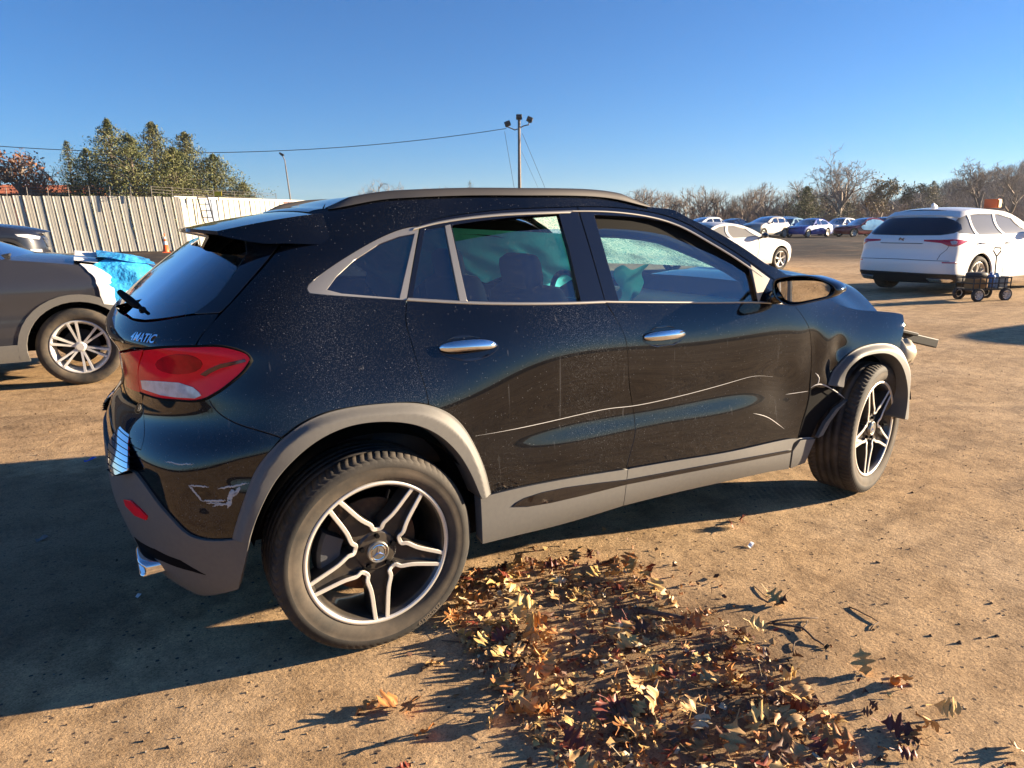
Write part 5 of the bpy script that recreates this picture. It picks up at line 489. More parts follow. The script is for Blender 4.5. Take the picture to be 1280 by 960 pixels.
def side(m):
    sp=cc('tailshut','lampTopR','lampBotR','qbump','FOb','-rdRearL','-qwBase','-qwOut','doorTop','doorTopF','-cant')
    body=mk('body_side',sp,M_PAINT,car,m,res=.02)
    strip_on('pillar_lining',MAIN,D['tailshut'],.07,M_DARK,body,thick=-.022,taper=False,mirror=m)
    mk('window_trim',cc('qwOut','qwBase','qwRear'),M_SATIN,body,m,holes=[D['qg']],off=-.002,res=.03,gap=.001)
    mk('quarter_window',D['qg'],M_G_DARK,body,m,off=-.007,res=.03,gap=-.003,flange=0)
    # rear door
    d=mk('rear_door',cc('beltR','shutD','-claTopR','-FOc','-rdRearL'),M_PAINT,car,m,res=.018)
    mk('door_frame',cc('doorTop','shutB','-beltR','-rdRearU'),M_GLOSS,d,m,holes=[D['fixedglassO'],D['rwOpen']],off=-.001,flange=.02)
    mk('fixed_pane',D['fixedglassO'],M_G_DARK,d,m,off=-.006,flange=0,gap=-.004)
    mk('window_bar',D['div'],M_SATIN,d,m,off=.0015,gap=0)
    mk('window_glass',D['rwGlass'],M_G_MID,d,m,off=-.016,flange=0,gap=-.012)
    tl=cc('doorTop'); strip_on('window_trim',MAIN,tl+[0,-.020],.012,M_SATIN,d,thick=.003,taper=False,mirror=m)
    strip_on('belt_trim',MAIN,cc('beltR')+[0,.002],.010,M_SATIN,d,thick=.003,taper=False,mirror=m)
    mk('door_cladding',cc('claTopR','shutL','-claBotR','-claL','-FObR'),M_CLAD,d,m,off=.012,flange=.05)
    # front door
    f=mk('front_door',cc('beltF','fdFrontL1','fdFrontL2','-claTopF','-shutD'),M_PAINT,car,m,res=.018)
    mk('door_frame',cc('doorTopF','fdFrontU','-beltF','-shutB'),M_GLOSS,f,m,holes=[D['fwOpen']],off=-.001,flange=.02)
    mk('window_seal',D['fwOpen'],M_RUB,f,m,holes=[inset(dedupe(D['fwGlass']),.006)],off=-.028,gap=-.02,flange=.02)
    mk('window_glass',D['fwGlass'],M_G_CLEAR,f,m,off=-.017,flange=0,gap=-.014)
    mk('mirror_base_panel',D['sail'],mat('sunlit mirror base',(.42,.37,.28),rough=.6),f,m,off=.002,gap=.001)  # sunlight on the satin plastic put into the cream colour
    strip_on('window_trim',MAIN,cc('doorTopF')[:-8]+[0,-.018],.006,M_SATIN,f,thick=.003,taper=False,mirror=m)
    strip_on('belt_trim',MAIN,cc('beltF')+[0,.002],.008,M_SATIN,f,thick=.003,taper=False,mirror=m)
    mk('door_cladding',cc('claTopF','fdFrontLow','-claBotF','-shutL'),M_CLAD,f,m,off=.012,flange=.05)
    ins=D['insert']; cut=MAIN_D['shutL'][len(MAIN_D['shutL'])//2][0]
    mk('cladding_insert',ins,M_GLOSS,f,m,off=.0165,flange=.006,res=.02)
    # handles: dished cup and a chrome pull
    for door,(ps,pz,hl) in ((d,HANDLE_R),(f,HANDLE_F)):
        th=np.linspace(0,2*pi,40,endpoint=False); e=np.stack([ps+hl*np.cos(th)*(1-.12*np.sin(th)),pz+.036*np.sin(th)*(1-.25*np.cos(2*th))],1)
        mk('handle_cup',e,M_GLOSS,door,m,offfn=lambda P,ps=ps,pz=pz,hl=hl: .002-.020*np.clip(1-((P[:,0]-ps)/hl)**2-((P[:,1]-pz)/.036)**2,0,1)**.8,flange=.004,res=.008,gap=0)
        L=np.linspace(-1,1,25); rows=[]
        for k in range(12):
            a=2*pi*k/12; hh=.019*np.sqrt(np.clip(1-(L*.985)**4,0,1))
            S_=ps+hl*.97*L; Z_=pz+.004+hh*np.sin(a)
            P=MAIN(S_,Z_)+MAIN.nrm(S_,Z_)*(.006+.022*(1-L**2)+.010*np.cos(a)*np.sqrt(np.clip(1-L**4,0,1)))[:,None]
            rows.append(P)
        V=np.concatenate(rows); Fs=[]
        for k in range(12):
            for i in range(24):
                a,b=k*25+i,((k+1)%12)*25+i; Fs.append((a,b,b+1,a+1))
        if m: V=V*[1,-1,1]; Fs=[q[::-1] for q in Fs]
        mesh_ob('door_handle',V,Fs,M_CHROME,door)
    # fender
    fe=mk('front_fender',cc('fendTop','fendFront','-FFO','-fendBot','-fdFrontL1','-fdFrontU'),M_PAINT,car,m,res=.018)
    mk('torn_fender_skin',D['fendLow'],M_RUB if not m else M_GLOSS,fe,m,off=-.014 if not m else 0)
    mk('sill_end',D['fendCla'],M_CLAD,fe,m,off=.010,flange=.04)
    if not m: mk('torn_arch_strip',D['fendTorn'],M_CLAD,fe,m,off=.02,flange=.02)
    # wheel arch claddings, bulging outwards
    ro=smth(dedupe(cc('FOa','FOb','FOc'))); rp=cc(ro,'FObR',smth(D['FI'])[::-1],'FObL')
    def bulge(amp,outer,base,run=.034):
        return lambda P: (lambda t: base+amp*t*t*(3-2*t))(np.minimum(1,_pd(P,outer)/run))
    mk('wheel_arch_cladding',rp,M_CLAD,car,m,offfn=bulge(.020,ro,.006),flange=.11,res=.0085,gap=.001)
    fo=smth(dedupe(cc('FFO','FFO2'))); fp=cc(fo,smth(D['FFI'])[::-1])
    mk('wheel_arch_cladding',fp,M_CLAD,car,m,offfn=bulge(.022,fo,.006),flange=.11,res=.0085,gap=.001)
    # tail lamps
    lo=mk('tail_lamp',cc('lampTopM','lampTopR','lampBotR','lampBotM','-lampSplit'),M_RED,car,m,off=.004,res=.012,gap=.003)
    mk('reversing_lens',D['lens'],M_CLEAR,lo,m,off=.0062,res=.012,gap=.001,flange=.003)
    mk('lamp_disc',D['lampdisc'],mat('deep red lamp',(.5,.005,.014),rough=.12,spec=.25,noise=(14,(.28,.003,.008),.4,.6)),lo,m,off=.0058,res=.012,gap=0,flange=.002)
    g=cc('lampTopM','lampTopR','lampBotR','lampBotM'); strip_on('lamp_gasket',MAIN,g,.009,M_RUB,lo,thick=.0062,taper=False,mirror=m)
    mk('lamp_divider',D['lampdark'],M_REDD,lo,m,off=.0060,res=.012,gap=0,flange=.003)
    q=cc(D['lampTopL'][1:],'lampSplit',[(-.96,.885)])
    mk('tail_lamp',q,M_RED,car,m,off=.004,res=.012,gap=.003)
    # bumper corner
    mk('bumper_corner',cc('BUa',D['bumpTop'][2:],[(K_,D['bumpTop'][-1][1])],[(K_,.69)],'BUc','FOa','-qbump'),M_PAINT,car,m,res=.016)
    mk('bumper_reflector',D['reflector'],M_RED,car,m,off=.016,gap=0)
    mk('bumper_slot',[(-.80,.395),(-.62,.415),(-.50,.405),(-.42,.365),(-.47,.372),(-.60,.375),(-.80,.355)],M_DARK,car,m,off=.0115,gap=0,flange=.006)
def smth(q,it=6):
    q=np.array(q,float); d=np.concatenate([[0],np.cumsum(np.linalg.norm(np.diff(q,axis=0),axis=1))]); u=np.linspace(0,d[-1],max(40,int(d[-1]/.012))); q=np.stack([np.interp(u,d,q[:,k]) for k in (0,1)],1)
    for _ in range(it*4): q[1:-1]=(q[:-2]+2*q[1:-1]+q[2:])/4
    return q
def _pd(P,line):
    a=line[:-1]; b=line[1:]; d=np.full(len(P),1e9)
    for i in range(len(a)):
        v=b[i]-a[i]; L=max(v@v,1e-12); t=np.clip(((P-a[i])@v)/L,0,1); d=np.minimum(d,np.linalg.norm(P-a[i]-t[:,None]*v,axis=1))
    return d
both_sides(side)
# ---- tail
def half(poly): return poly
zt=D['gateLow'][0][1]; zl=D['gateLampTop'][-1][1]
gate=panel('tailgate',MAIN,cc('gateLow','gateShut','gateLampTop',[(K_,zl),(K_,zt)]),M_PAINT,car,both=True,res=.018,gap=.0015)
sb=D['bumpTop']; sl=D['lampSplit'][-1]
panel('tailgate_lower',MAIN,cc([(K_,.965),(sl[0],.965)],'bumpTop',[(K_,sb[-1][1])]),M_PAINT,gate,both=True,res=.018,gap=.001)
rg=D['rearglass']; ir=int(np.argmin(np.abs(rg[:,1]-rg[:,1].min())))
panel('rear_window',MAIN,cc([(K_,1.405)],[(K_,1.155)],rg[len(rg)//4:-2]) ,M_G_DARK,gate,both=True,off=-.002,flange=0,res=.025)
for m_ in (False,True): panel('window_surround',MAIN,D['gateupper'],M_GLOSS,gate,mirror=m_,off=.001,gap=.001)
# lower rear cladding with the tow and slot details
panel('bumper_cladding',MAIN,cc([(K_,.685)],'BUc','-FObL','CLb',[(D['CLb'][-1][0]-.25,.23),(K_,.24)]),M_CLAD,car,both=True,off=.010,flange=.03,res=.02,gap=.001)
P_=D['protector']; z0,z1=P_[:,1].min(),P_[:,1].max()
for m_ in (False,True):
    pr=panel('sill_protector',MAIN,P_,M_CHROME,car,mirror=m_,offfn=lambda Q: .016+.38*(.725-Q[:,1]),gap=0,flange=.006,res=.012)
    for k in range(10):
        zz=z0+(z1-z0)*(k+.5)/10
        on=P_[np.argsort(np.abs(P_[:,1]-zz))[:6]]; a,b=on[:,0].min(),on[:,0].max()
        if b-a>.01: strip_on('ridge',MAIN,np.stack([np.linspace(a+.004,b-.004,8),np.full(8,zz)],1),.0028,M_RUB,pr,thick=.0175+.38*(.725-zz),taper=False,mirror=m_)
    # exhaust trim: a flat chrome ring
    sg=1 if m_ else -1; cx,cy,cz=-.705,sg*.50,.335; V=[];Fs=[];n=40
    for (dx,w,hh) in ((.06,.088,.030),(-.004,.090,.032),(-.012,.086,.028),(-.006,.078,.020),(.05,.072,.016)):
        for k in range(n):
            a=2*pi*k/n; ca,sa=cos(a),sin(a); V.append((cx+dx+.02*(abs(ca)**3)*1.0,cy+w*np.sign(ca)*abs(ca)**.5,cz+hh*np.sign(sa)*abs(sa)**.6-.0))
    for r in range(4):
        for k in range(n): f=(r*n+k,r*n+(k+1)%n,(r+1)*n+(k+1)%n,(r+1)*n+k); Fs.append(f)
    mesh_ob('exhaust_trim',V,Fs,M_CHROME,car)
# badge lettering on the tailgate
def text_mesh(s,size,ext=.0,shear=0,font_bold=False,res=3,spacing=1.0):
    c=bpy.data.curves.new('t','FONT'); c.body=s; c.size=size; c.extrude=ext; c.resolution_u=res; c.shear=shear; c.align_x='CENTER'; c.align_y='CENTER'; c.space_character=spacing
    if font_bold: c.offset=size*.018
    o=bpy.data.objects.new('t',c); COL.objects.link(o); dg=bpy.context.evaluated_depsgraph_get(); me=o.evaluated_get(dg).to_mesh()
    V=np.array([v.co[:] for v in me.vertices]); Fs=[tuple(p.vertices) for p in me.polygons]; o.evaluated_get(dg).to_mesh_clear()
    bpy.data.objects.remove(o); bpy.data.curves.remove(c); return V,Fs
def text_on(name,S,s,size,at,mt,par,off=.003,wide=1.0,**k):
    V,Fs=text_mesh(s,size,ext=.0016,**k); q=np.stack([at[0]+V[:,0]*wide,at[1]+V[:,1]],1)
    P=S(q[:,0],q[:,1])+S.nrm(q[:,0],q[:,1])*(off+V[:,2])[:,None]
    return mesh_ob(name,P,Fs,mt,par,False)
text_on('badge_lettering',MAIN,'4MATIC',.034,BADGE,M_CHROME,gate,shear=.25,font_bold=True,wide=1.15)
# rear wiper
bm=bmesh.new(); add_tube(bm,[(-.655,-.27,1.225),(-.640,-.30,1.210),(-.616,-.37,1.188),(-.606,-.40,1.182)],[.010,.013,.013,.008],10); add_tube(bm,[(-.608,-.39,1.184),(-.592,-.455,1.172)],[.006,.006],6)
bm_ob('rear_wiper',bm,M_RUB,gate,True)
# ---- roof, windscreen, spoiler, rails
ca=D['cant']; R_=MAIN(ca[:,0],ca[:,1]); iw=int(np.argmin(np.abs(R_[:,0]-1.46)))
def cross(rows,crown,push,ny=22,zoff=0):
    V=[];Fs=[]
    for p,c,f in zip(rows,crown,push):
        y=p[1]
        for j in range(ny+1):
            t=-1+2*j/ny; V.append((p[0]+f*(1-t*t),-y*t*-1*-1 if False else y*-t*-1*-1,p[2]+c*(1-abs(t)**2.4)+zoff))
    n=ny+1
    for i in range(len(rows)-1):
        for j in range(ny): Fs.append((i*n+j,(i+1)*n+j,(i+1)*n+j+1,i*n+j+1))
    return np.array(V),Fs
rows=R_[:iw+1]; V,Fs=cross(rows,np.linspace(.010,.034,len(rows)),np.linspace(0,-.10,len(rows)))
roof=mesh_ob('roof',V,Fs,M_PAINT,car)
V,Fs=cross(rows,np.linspace(.004,.026,len(rows)),np.linspace(0,-.10,len(rows)),zoff=-.03); mesh_ob('headliner',V,Fs,M_HEAD,roof)
ws=R_[iw:]; V,Fs=cross(ws,np.linspace(.034,.005,len(ws)),np.linspace(-.10,.22,len(ws)),zoff=-.012); mesh_ob('windscreen',V,Fs,M_G_CRACK,car)
for sgn in (1,-1):   # roof rails
    L=R_[6:iw-2]; n=len(L); V=[];Fs=[]; sec=[(-.017,0),(-.016,.020),(-.006,.027),(.006,.027),(.016,.020),(.017,0)]
    for i,p in enumerate(L):
        k=i/(n-1); h=min(1,min(k,1-k)*9+.25)
        for (dy,dz) in sec: V.append((p[0],sgn*(-p[1]-.004+dy*-1),p[2]-.004+dz*h*1.05))
    m=len(sec)
    for i in range(n-1):
        for j in range(m-1): Fs.append((i*m+j,i*m+j+1,(i+1)*m+j+1,(i+1)*m+j))
    mesh_ob('roof_rail',V,Fs,mat('dull rail metal',(.11,.10,.09),rough=.42,metal=.6),car)
# spoiler: blade standing out behind the roof edge
V=[];Fs=[]; NU,NV=16,24; x0s,z0s=R_[0][0]+.03,R_[0][2]-.006
top=[];bot=[]
for j in range(NV+1):
    t=-1+2*j/NV; yw=.575*t; xe=-.36-.045*(1-abs(t)**2.5); ze=1.426+.008*(1-t*t); zr=z0s+.016*(1-abs(t)**2.4)
    for i in range(NU+1):
        u=i/NU; x=x0s+(xe-x0s)*u; wdt=1-.10*u**2*1.0
        z=zr+(ze-zr)*(u**1.35); top.append((x,yw*wdt,z))
        zb=ze-.012-.030*min(1,(1-u)*2.6)**.8-(.0 if u>.4 else .02*(0.4-u)); zb=min(zb,z-.006); bot.append((x+.002,yw*wdt+(1 if t>0 else -1)*abs(t)**6*.62*(z-zb),zb))
n=NU+1; nt_=len(top)
for j in range(NV):
    for i in range(NU):
        Fs.append((j*n+i,j*n+i+1,(j+1)*n+i+1,(j+1)*n+i)); Fs.append((nt_+j*n+i,nt_+(j+1)*n+i,nt_+(j+1)*n+i+1,nt_+j*n+i+1))
for i in range(NU):
    Fs.append((i,nt_+i,nt_+i+1,i+1)); e=NV*n; Fs.append((e+i,e+i+1,nt_+e+i+1,nt_+e+i))
for j in range(NV): a,b=j*n+NU,(j+1)*n+NU; Fs.append((a,nt_+a,nt_+b,b))
sp=mesh_ob('roof_spoiler',top+bot,Fs,M_PAINT,car); sp.data.set_sharp_from_angle(angle=radians(50))
# hood, buckled up along its rear edge
V=[];Fs=[]; nx,ny=30,28; HZ_=Spl([2.28,2.5,2.72,2.92,3.08,3.2],[1.105,1.125,1.122,1.10,1.07,1.035]); HZ=lambda x: float(HZ_(x))
for i in range(nx+1):
    u=i/nx; x=2.28+u*.90
    for j in range(ny+1):
        t=-1+2*j/ny; yy=t*(.75-.10*u)
        z=HZ(x)+.02*(1-t*t)-.20*max(0,(abs(t)-.50)/.5)**1.6
        z+=.02*math.exp(-((x-2.9)/.18)**2)*math.exp(-((t-.1)/.5)**2)+.012*sin(9*x+4*t)*(x>2.6)
        V.append((x,yy,z))
n=ny+1
for i in range(nx):
    for j in range(ny): Fs.append((i*n+j,(i+1)*n+j,(i+1)*n+j+1,i*n+j+1))
mesh_ob('bonnet',V,Fs,M_PAINT,car)
# front end behind the missing bumper: carrier, headlamp, broken bracket
bm=bmesh.new(); add_box(bm,(3.02,0,.62),(.10,1.30,.36)); add_box(bm,(2.75,0,.72),(.5,1.1,.3)); bm_ob('front_carrier',bm,M_DARK,car)
bm=bmesh.new()
r=bmesh.ops.create_uvsphere(bm,u_segments=16,v_segments=10,radius=1)
for v in r['verts']: v.co=Vector((3.24+v.co.x*.11,-.70+v.co.y*.07,.69+v.co.z*.075*(1-.4*v.co.x)+.02*sin(9*v.co.x)))
bm_ob('broken_headlamp',bm,mat('cloudy lamp shell',(.42,.37,.27),.35),car,True)
bm=bmesh.new()
BR=Matrix.Rotation(radians(-6),3,'Z')@Matrix.Rotation(radians(13),3,'Y')
add_box(bm,(3.47,-.60,.745),(.52,.035,.055),BR,.006); bm_ob('broken_bracket',bm,mat('broken dark plastic',(.020,.020,.020),rough=.55,spec=.2),car)
bm=bmesh.new(); add_box(bm,(3.40,-.612,.785),(.20,.05,.02),BR,.004); bm_ob('bracket_lug',bm,MATS['broken dark plastic'],car)
bm=bmesh.new(); add_box(bm,(3.27,-.60,.80),(.05,.05,.06),BR,.006)
bm_ob('bracket_clip',bm,M_BLK_ if False else M_RUB,car)
# floor, wheel houses, seats
bm=bmesh.new(); add_box(bm,(1.2,0,.30),(2.5,1.40,.12)); add_box(bm,(-.30,0,.55),(.60,1.15,.16)); add_box(bm,(2.50,0,.75),(.10,1.36,.74))
add_box(bm,(-.36,0,.42),(.34,1.0,.2)); add_box(bm,(-.45,0,.72),(.06,1.15,.5))
bm_ob('floor_pan',bm,M_DARK,car)
for wx in (0,2.729):
    for sgn in (-1,1):
        V=[];Fs=[]
        for k in range(25):
            a=radians(14+k*152/24)
            for (yy,rr) in ((.86,.405),(.60,.40),(.585,.0)): V.append((wx+rr*cos(a),sgn*yy,.36+rr*sin(a)))
        for k in range(24):
            for i in range(2): Fs.append((k*3+i,k*3+i+1,(k+1)*3+i+1,(k+1)*3+i))
        mesh_ob('wheel_house',V,Fs,M_DARK,car)
def rounded(bm,c,s,M=None,b=.05):
    return add_box(bm,c,s,M,min(b,min(s)*.45))
for y in (-.37,.37):
    bm=bmesh.new(); rounded(bm,(1.22,y,.60),(.52,.50,.20),None,.06); rounded(bm,(.97,y,.88),(.17,.50,.62),Matrix.Rotation(radians(-14),3,'Y'),.07)
    s=bm_ob('front_seat',bm,M_SEAT,car,True,60)
    bm=bmesh.new(); rounded(bm,(.885,y,1.235),(.10,.26,.16),Matrix.Rotation(radians(-12),3,'Y'),.045); add_tube(bm,[(.90,y-.07,1.1),(.885,y-.07,1.2)],.008); add_tube(bm,[(.90,y+.07,1.1),(.885,y+.07,1.2)],.008)
    bm_ob('headrest',bm,M_SEATG,s,True,60)
bm=bmesh.new(); rounded(bm,(.28,0,.62),(.52,1.30,.20),None,.06); rounded(bm,(-.02,0,.90),(.16,1.30,.60),Matrix.Rotation(radians(-16),3,'Y'),.06)
s=bm_ob('rear_bench',bm,M_SEAT,car,True,60)
for y in (-.40,.40):
    bm=bmesh.new(); rounded(bm,(-.10,y,1.25),(.09,.26,.14),None,.04); bm_ob('headrest',bm,M_SEAT,s,True,60)
bm=bmesh.new(); rounded(bm,(2.10,0,.90),(.45,1.36,.26),None,.09); rounded(bm,(1.90,.37,1.02),(.16,.40,.10),None,.04); db=bm_ob('dashboard',bm,M_SEAT,car,True,60)
bm=bmesh.new(); add_tube(bm,[(1.66+.06*sin(a)*-1*.5,.37+.18*cos(a),.98+.18*sin(a)) for a in np.linspace(0,2*pi,33)],.016,8,False); add_tube(bm,[(1.70,.37,.98),(1.85,.37,.93)],.05,10); add_box(bm,(1.67,.37,.98),(.03,.30,.06),None,.01)
bm_ob('steering_wheel',bm,M_SEAT,db,True)
def sheet(name,P00,P10,P01,P11,nu,nv,mt,par,fn):
    V=[];Fs=[]; P00,P10,P01,P11=map(Vector,(P00,P10,P01,P11))
    for i in range(nu+1):
        for j in range(nv+1):
            u,v=i/nu,j/nv; p=(P00*(1-u)+P10*u)*(1-v)+(P01*(1-u)+P11*u)*v; V.append(p+Vector(fn(u,v)))
    n=nv+1
    for i in range(nu):
        for j in range(nv): Fs.append((i*n+j,(i+1)*n+j,(i+1)*n+j+1,i*n+j+1))
    return mesh_ob(name,V,Fs,mt,par)
sheet('curtain_airbag',(.35,.60,1.46),(1.95,.64,1.36),(.55,.66,1.14),(2.05,.72,1.10),60,18,M_TEAL,car,lambda u,v:(.02*sin(17*v+9*u),-.03*sin(38*u+3*sin(5*v))*v-.02*sin(9*u),-.07*sin(5.3*u*pi)*v-.05*sin(11*u)*v))
sheet('passenger_airbag',(1.30,-.50,1.235),(1.66,-.30,1.225),(1.30,-.52,1.02),(1.56,-.32,1.10),30,18,M_TEAL,car,lambda u,v:(.02*sin(6*u+4*v),.025*sin(9*v+5*u),.012*sin(8*u)*(1-v)+.018*sin(13*u)*v+.03*v*sin(4*u)))
# ---- door mirror
mo=np.array([[-0.764,1.076],[-0.77,1.105],[-0.777,1.162],[-0.805,1.184],[-0.882,1.198],[-1.001,1.205],[-1.073,1.189],[-1.118,1.167],[-1.129,1.142],[-1.106,1.118],[-1.039,1.093],[-0.95,1.069],[-0.912,1.073],[-0.863,1.083],[-0.815,1.077]])
mh=np.array([(-.862,1.150),(-.866,1.178),(-.90,1.194),(-1.001,1.205),(-1.073,1.189),(-1.118,1.167),(-1.129,1.142),(-1.106,1.118),(-1.039,1.093),(-.95,1.069),(-.905,1.080),(-.872,1.110)])
mg=np.array([(-.884,1.158),(-.894,1.169),(-1.003,1.183),(-1.074,1.178),(-1.097,1.163),(-1.095,1.139),(-1.08,1.119),(-1.021,1.099),(-.94,1.08),(-.916,1.09),(-.898,1.123)])
def smooth_loop(q,n=48):
    q=np.vstack([q[-3:],q,q[:3]]); d=np.concatenate([[0],np.cumsum(np.linalg.norm(np.diff(q,axis=0),axis=1)**.5)]); s=Spl(d,q); return s(np.linspace(d[3],d[-3],n,endpoint=False))
for sgn in (1,-1):
    lo=smooth_loop(mh); c=lo.mean(0); V=[];n=len(lo)
    for (dx,k,sh) in ((0,.90,0),(-.006,.97,0),(0,1,0),(.03,1.0,0),(.075,.93,.004),(.115,.76,.006),(.14,.5,.008),(.148,.2,.008)):
        for p in lo: q=c+(p-c)*k; V.append((1.96+dx+.36*(-q[0]-1.0),q[0]*sgn,q[1]+sh))
    Fs=[]
    for r in range(7):
        for k in range(n):
            f=(r*n+k,r*n+(k+1)%n,(r+1)*n+(k+1)%n,(r+1)*n+k); Fs.append(f if sgn>0 else f[::-1])
    Fs.append(tuple(range(7*n,8*n)))
    mi=mesh_ob('door_mirror',V,Fs,M_GLOSS,car); 
    lg=smooth_loop(mg); zc=lg[:,1].mean(); V=[(1.966-(p[1]-zc)*.22+.36*(-p[0]-1.0),p[0]*sgn,p[1]) for p in lg]; V.append((1.966+.36*(-lg[:,0].mean()-1.0),lg[:,0].mean()*sgn,zc)); m_=len(lg)
    mesh_ob('mirror_glass',V,[(k,(k+1)%m_,m_) for k in range(m_)],M_MIRROR,mi,False)
    bm=bmesh.new(); add_tube(bm,[(1.93,-.815*sgn,1.085),(1.96,-.85*sgn,1.10),(2.00,-.90*sgn,1.12)],[.030,.034,.04],12); add_box(bm,(1.94,-.815*sgn,1.085),(.15,.03,.05),None,.012)
    bm_ob('mirror_arm',bm,M_GLOSS,mi,True)
# scratches and scrapes on the near side
for k,w in (('sc1',.0026),('sc2',.0028),('sc3',.0034)): strip_on('scratch',MAIN,D[k],w,M_SCR,car,thick=.0010)
for k,w in (('tw1',.006),('tw2',.004),('tw4',.006)): strip_on('torn_edge',MAIN,D[k],w,M_SCR,car,thick=.0014)
strip_on('open_gap',MAIN,D['tw3'],.013,M_DARK,car,thick=.0018)
for k,w in (('sp1',.006),('sp2',.005),('sp3',.0055),('sp4',.006),('sp5',.014),('sp6',.005),('sp7',.010),('sp8',.004),('sp9',.004)):
    L=D[k]; q=np.stack([np.interp(np.linspace(0,len(L)-1,26),np.arange(len(L)),L[:,a]) for a in (0,1)],1); q+=np.random.default_rng(len(k)+int(k[-1])).normal(0,.0011,q.shape); strip_on('scrape',MAIN,q,w,M_SCR,car,thick=.0012)

# ---------------------------------------------------------------- wheels of the near car
def tyre_mesh(R=.352,seg=80):
    half=[(-.094,.2555),(-.104,.262),(-.1125,.275),(-.1170,.295),(-.1165,.3085),(-.1172,.310),(-.1150,.322),(-.1145,.3235),(-.111,.333),(-.1045,.3425),(-.097,.3475),(-.086,.3500),(-.0605,.3512),(-.0600,.3440),(-.0530,.3440),(-.0525,.3516),(-.0215,.3520),(-.0210,.3450),(-.0130,.3450),(-.0125,.3520)]
    prof=half+[(-a,r) for a,r in half[::-1]]; n=len(prof); V=[];Fs=[];mi=[]
    k=0; angs=[]
    for b in range(seg):
        a0=2*pi*b/seg; w=2*pi/seg
        angs+= [(a0,0),(a0+w*.90,0),(a0+w*.915,1),(a0+w*.985,1)]
    for (a,cut) in angs:
        for (ax,r) in prof:
            r2=r; aa=a+(abs(ax)-.06)*.9 if r>.338 else a
            if cut and r>.338 and .0605<=abs(ax)<=.1050: r2=r-(.0011 if abs(ax)<.1 else .0005)
            if cut and .022<abs(ax)<.052: r2=r-.002
            V.append((r2*cos(aa),ax,r2*sin(aa)))
    m=len(angs)
    for q in range(m):
        q2=(q+1)%m
        for i in range(n-1): Fs.append((q*n+i,q2*n+i,q2*n+i+1,q*n+i+1)); j=min(i,n-2-i); mi.append(2 if j<4 else 0 if j<9 else 1)
    return V,Fs,mi
_ty=tyre_mesh()
def rail_prism(V,Fs,mi,path,wid,ytop,ybot,m_top,m_side):
    """bar following 2-D path in the wheel plane (x,z); top at y=ytop(i) faces outwards (-Y)"""
    P=np.array(path); d=np.gradient(P,axis=0); nn=np.stack([-d[:,1],d[:,0]],1); nn/=np.linalg.norm(nn,axis=1,keepdims=True)
    o=len(V); m=len(P)
    for i in range(m):
        for s,y in ((-1,ybot),(-1,ytop[i]+.003),(-.72,ytop[i]),(.72,ytop[i]),(1,ytop[i]+.003),(1,ybot)):
            k=1.25 if y==ybot else 1
            V.append((P[i,0]+nn[i,0]*wid*.5*s*k,y,P[i,1]+nn[i,1]*wid*.5*s*k))
    for i in range(m-1):
        for j in range(5):
            a=o+i*6+j; b=o+(i+1)*6+j; Fs.append((a,b,b+1,a+1)); mi.append(m_top if j in(1,2,3) else m_side)
def spoke_mesh():
    V=[];Fs=[];mi=[]
    # web plate between the two rails, recessed
    pl=[(.046,.030),(.09,.036),(.17,.026),(.245,.019)]
    o=len(V)
    for (r,h) in pl:
        for s in (-1,1): V.append((r,-.070 if r<.24 else -.082,s*h))
    for (r,h) in pl:
        for s in (-1,1): V.append((r,-.020,s*h*1.15))
    n=len(pl)
    for i in range(n-1):
        Fs.append((o+2*i,o+2*i+2,o+2*i+3,o+2*i+1)); mi.append(1)
        for s in (0,1): a=o+2*i+s; Fs.append((a,a+2,a+2+2*n,a+2*n)); mi.append(1)
    for s in (-1,1):
        va=radians(36)*s
        path=[(.2485,s*.0205),(.20,s*.025),(.135,s*.0320),(.098,s*.042),(.088*cos(va*.72),.088*sin(va*.72)),(.083*cos(va),.083*sin(va))]
        P=Spl(np.linspace(0,1,6),np.array(path))(np.linspace(0,1,16))
        ytop=np.linspace(-.1015,-.088,16); rail_prism(V,Fs,mi,P,.0150,ytop,-.030,0,1)
    # hub plate sector
    o=len(V); 
    for k in range(7):
        a=radians(-36+12*k)
        for (r,y) in ((.0,-.080),(.040,-.080),(.066,-.076),(.084,-.060)): V.append((r*cos(a),y,r*sin(a)))
    for k in range(6):
        for i in range(3): a=o+k*4+i; b=o+(k+1)*4+i; Fs.append((a,a+1,b+1,b)); mi.append(1)
    return V,Fs,mi
_sp=spoke_mesh()
def star_mesh():
    V=[];Fs=[]
    N=40
    for k in range(N):
        a=2*pi*k/N
        for (r,y) in ((.0235,-.0935),(.0262,-.0945),(.029,-.0935)): V.append((r*cos(a),y,r*sin(a)))
    for k in range(N):
        for i in range(2): a=k*3+i; b=((k+1)%N)*3+i; Fs.append((a,a+1,b+1,b))
    o=len(V); V.append((0,-.0965,0))
    for k in range(3):
        a=radians(90+120*k); V.append((.0245*cos(a),-.0935,.0245*sin(a)))
        b=radians(150+120*k); V.append((.0048*cos(b),-.0930,.0048*sin(b)))
    for k in range(6): Fs.append((o,o+1+k,o+1+(k+1)%6))
    return V,Fs
def ring(prof,seg=96): return lathe(prof,seg)
_c={}
def cached(key,make):
    if key not in _c: _c[key]=make()
    me=_c[key]; return me
def inst(name,key,maker,par):
    """first call builds the mesh object; later calls share its mesh data"""
    if key in _c: o=link(bpy.data.objects.new(name,_c[key]),par)
    else: o=maker(par); _c[key]=o.data
    return o
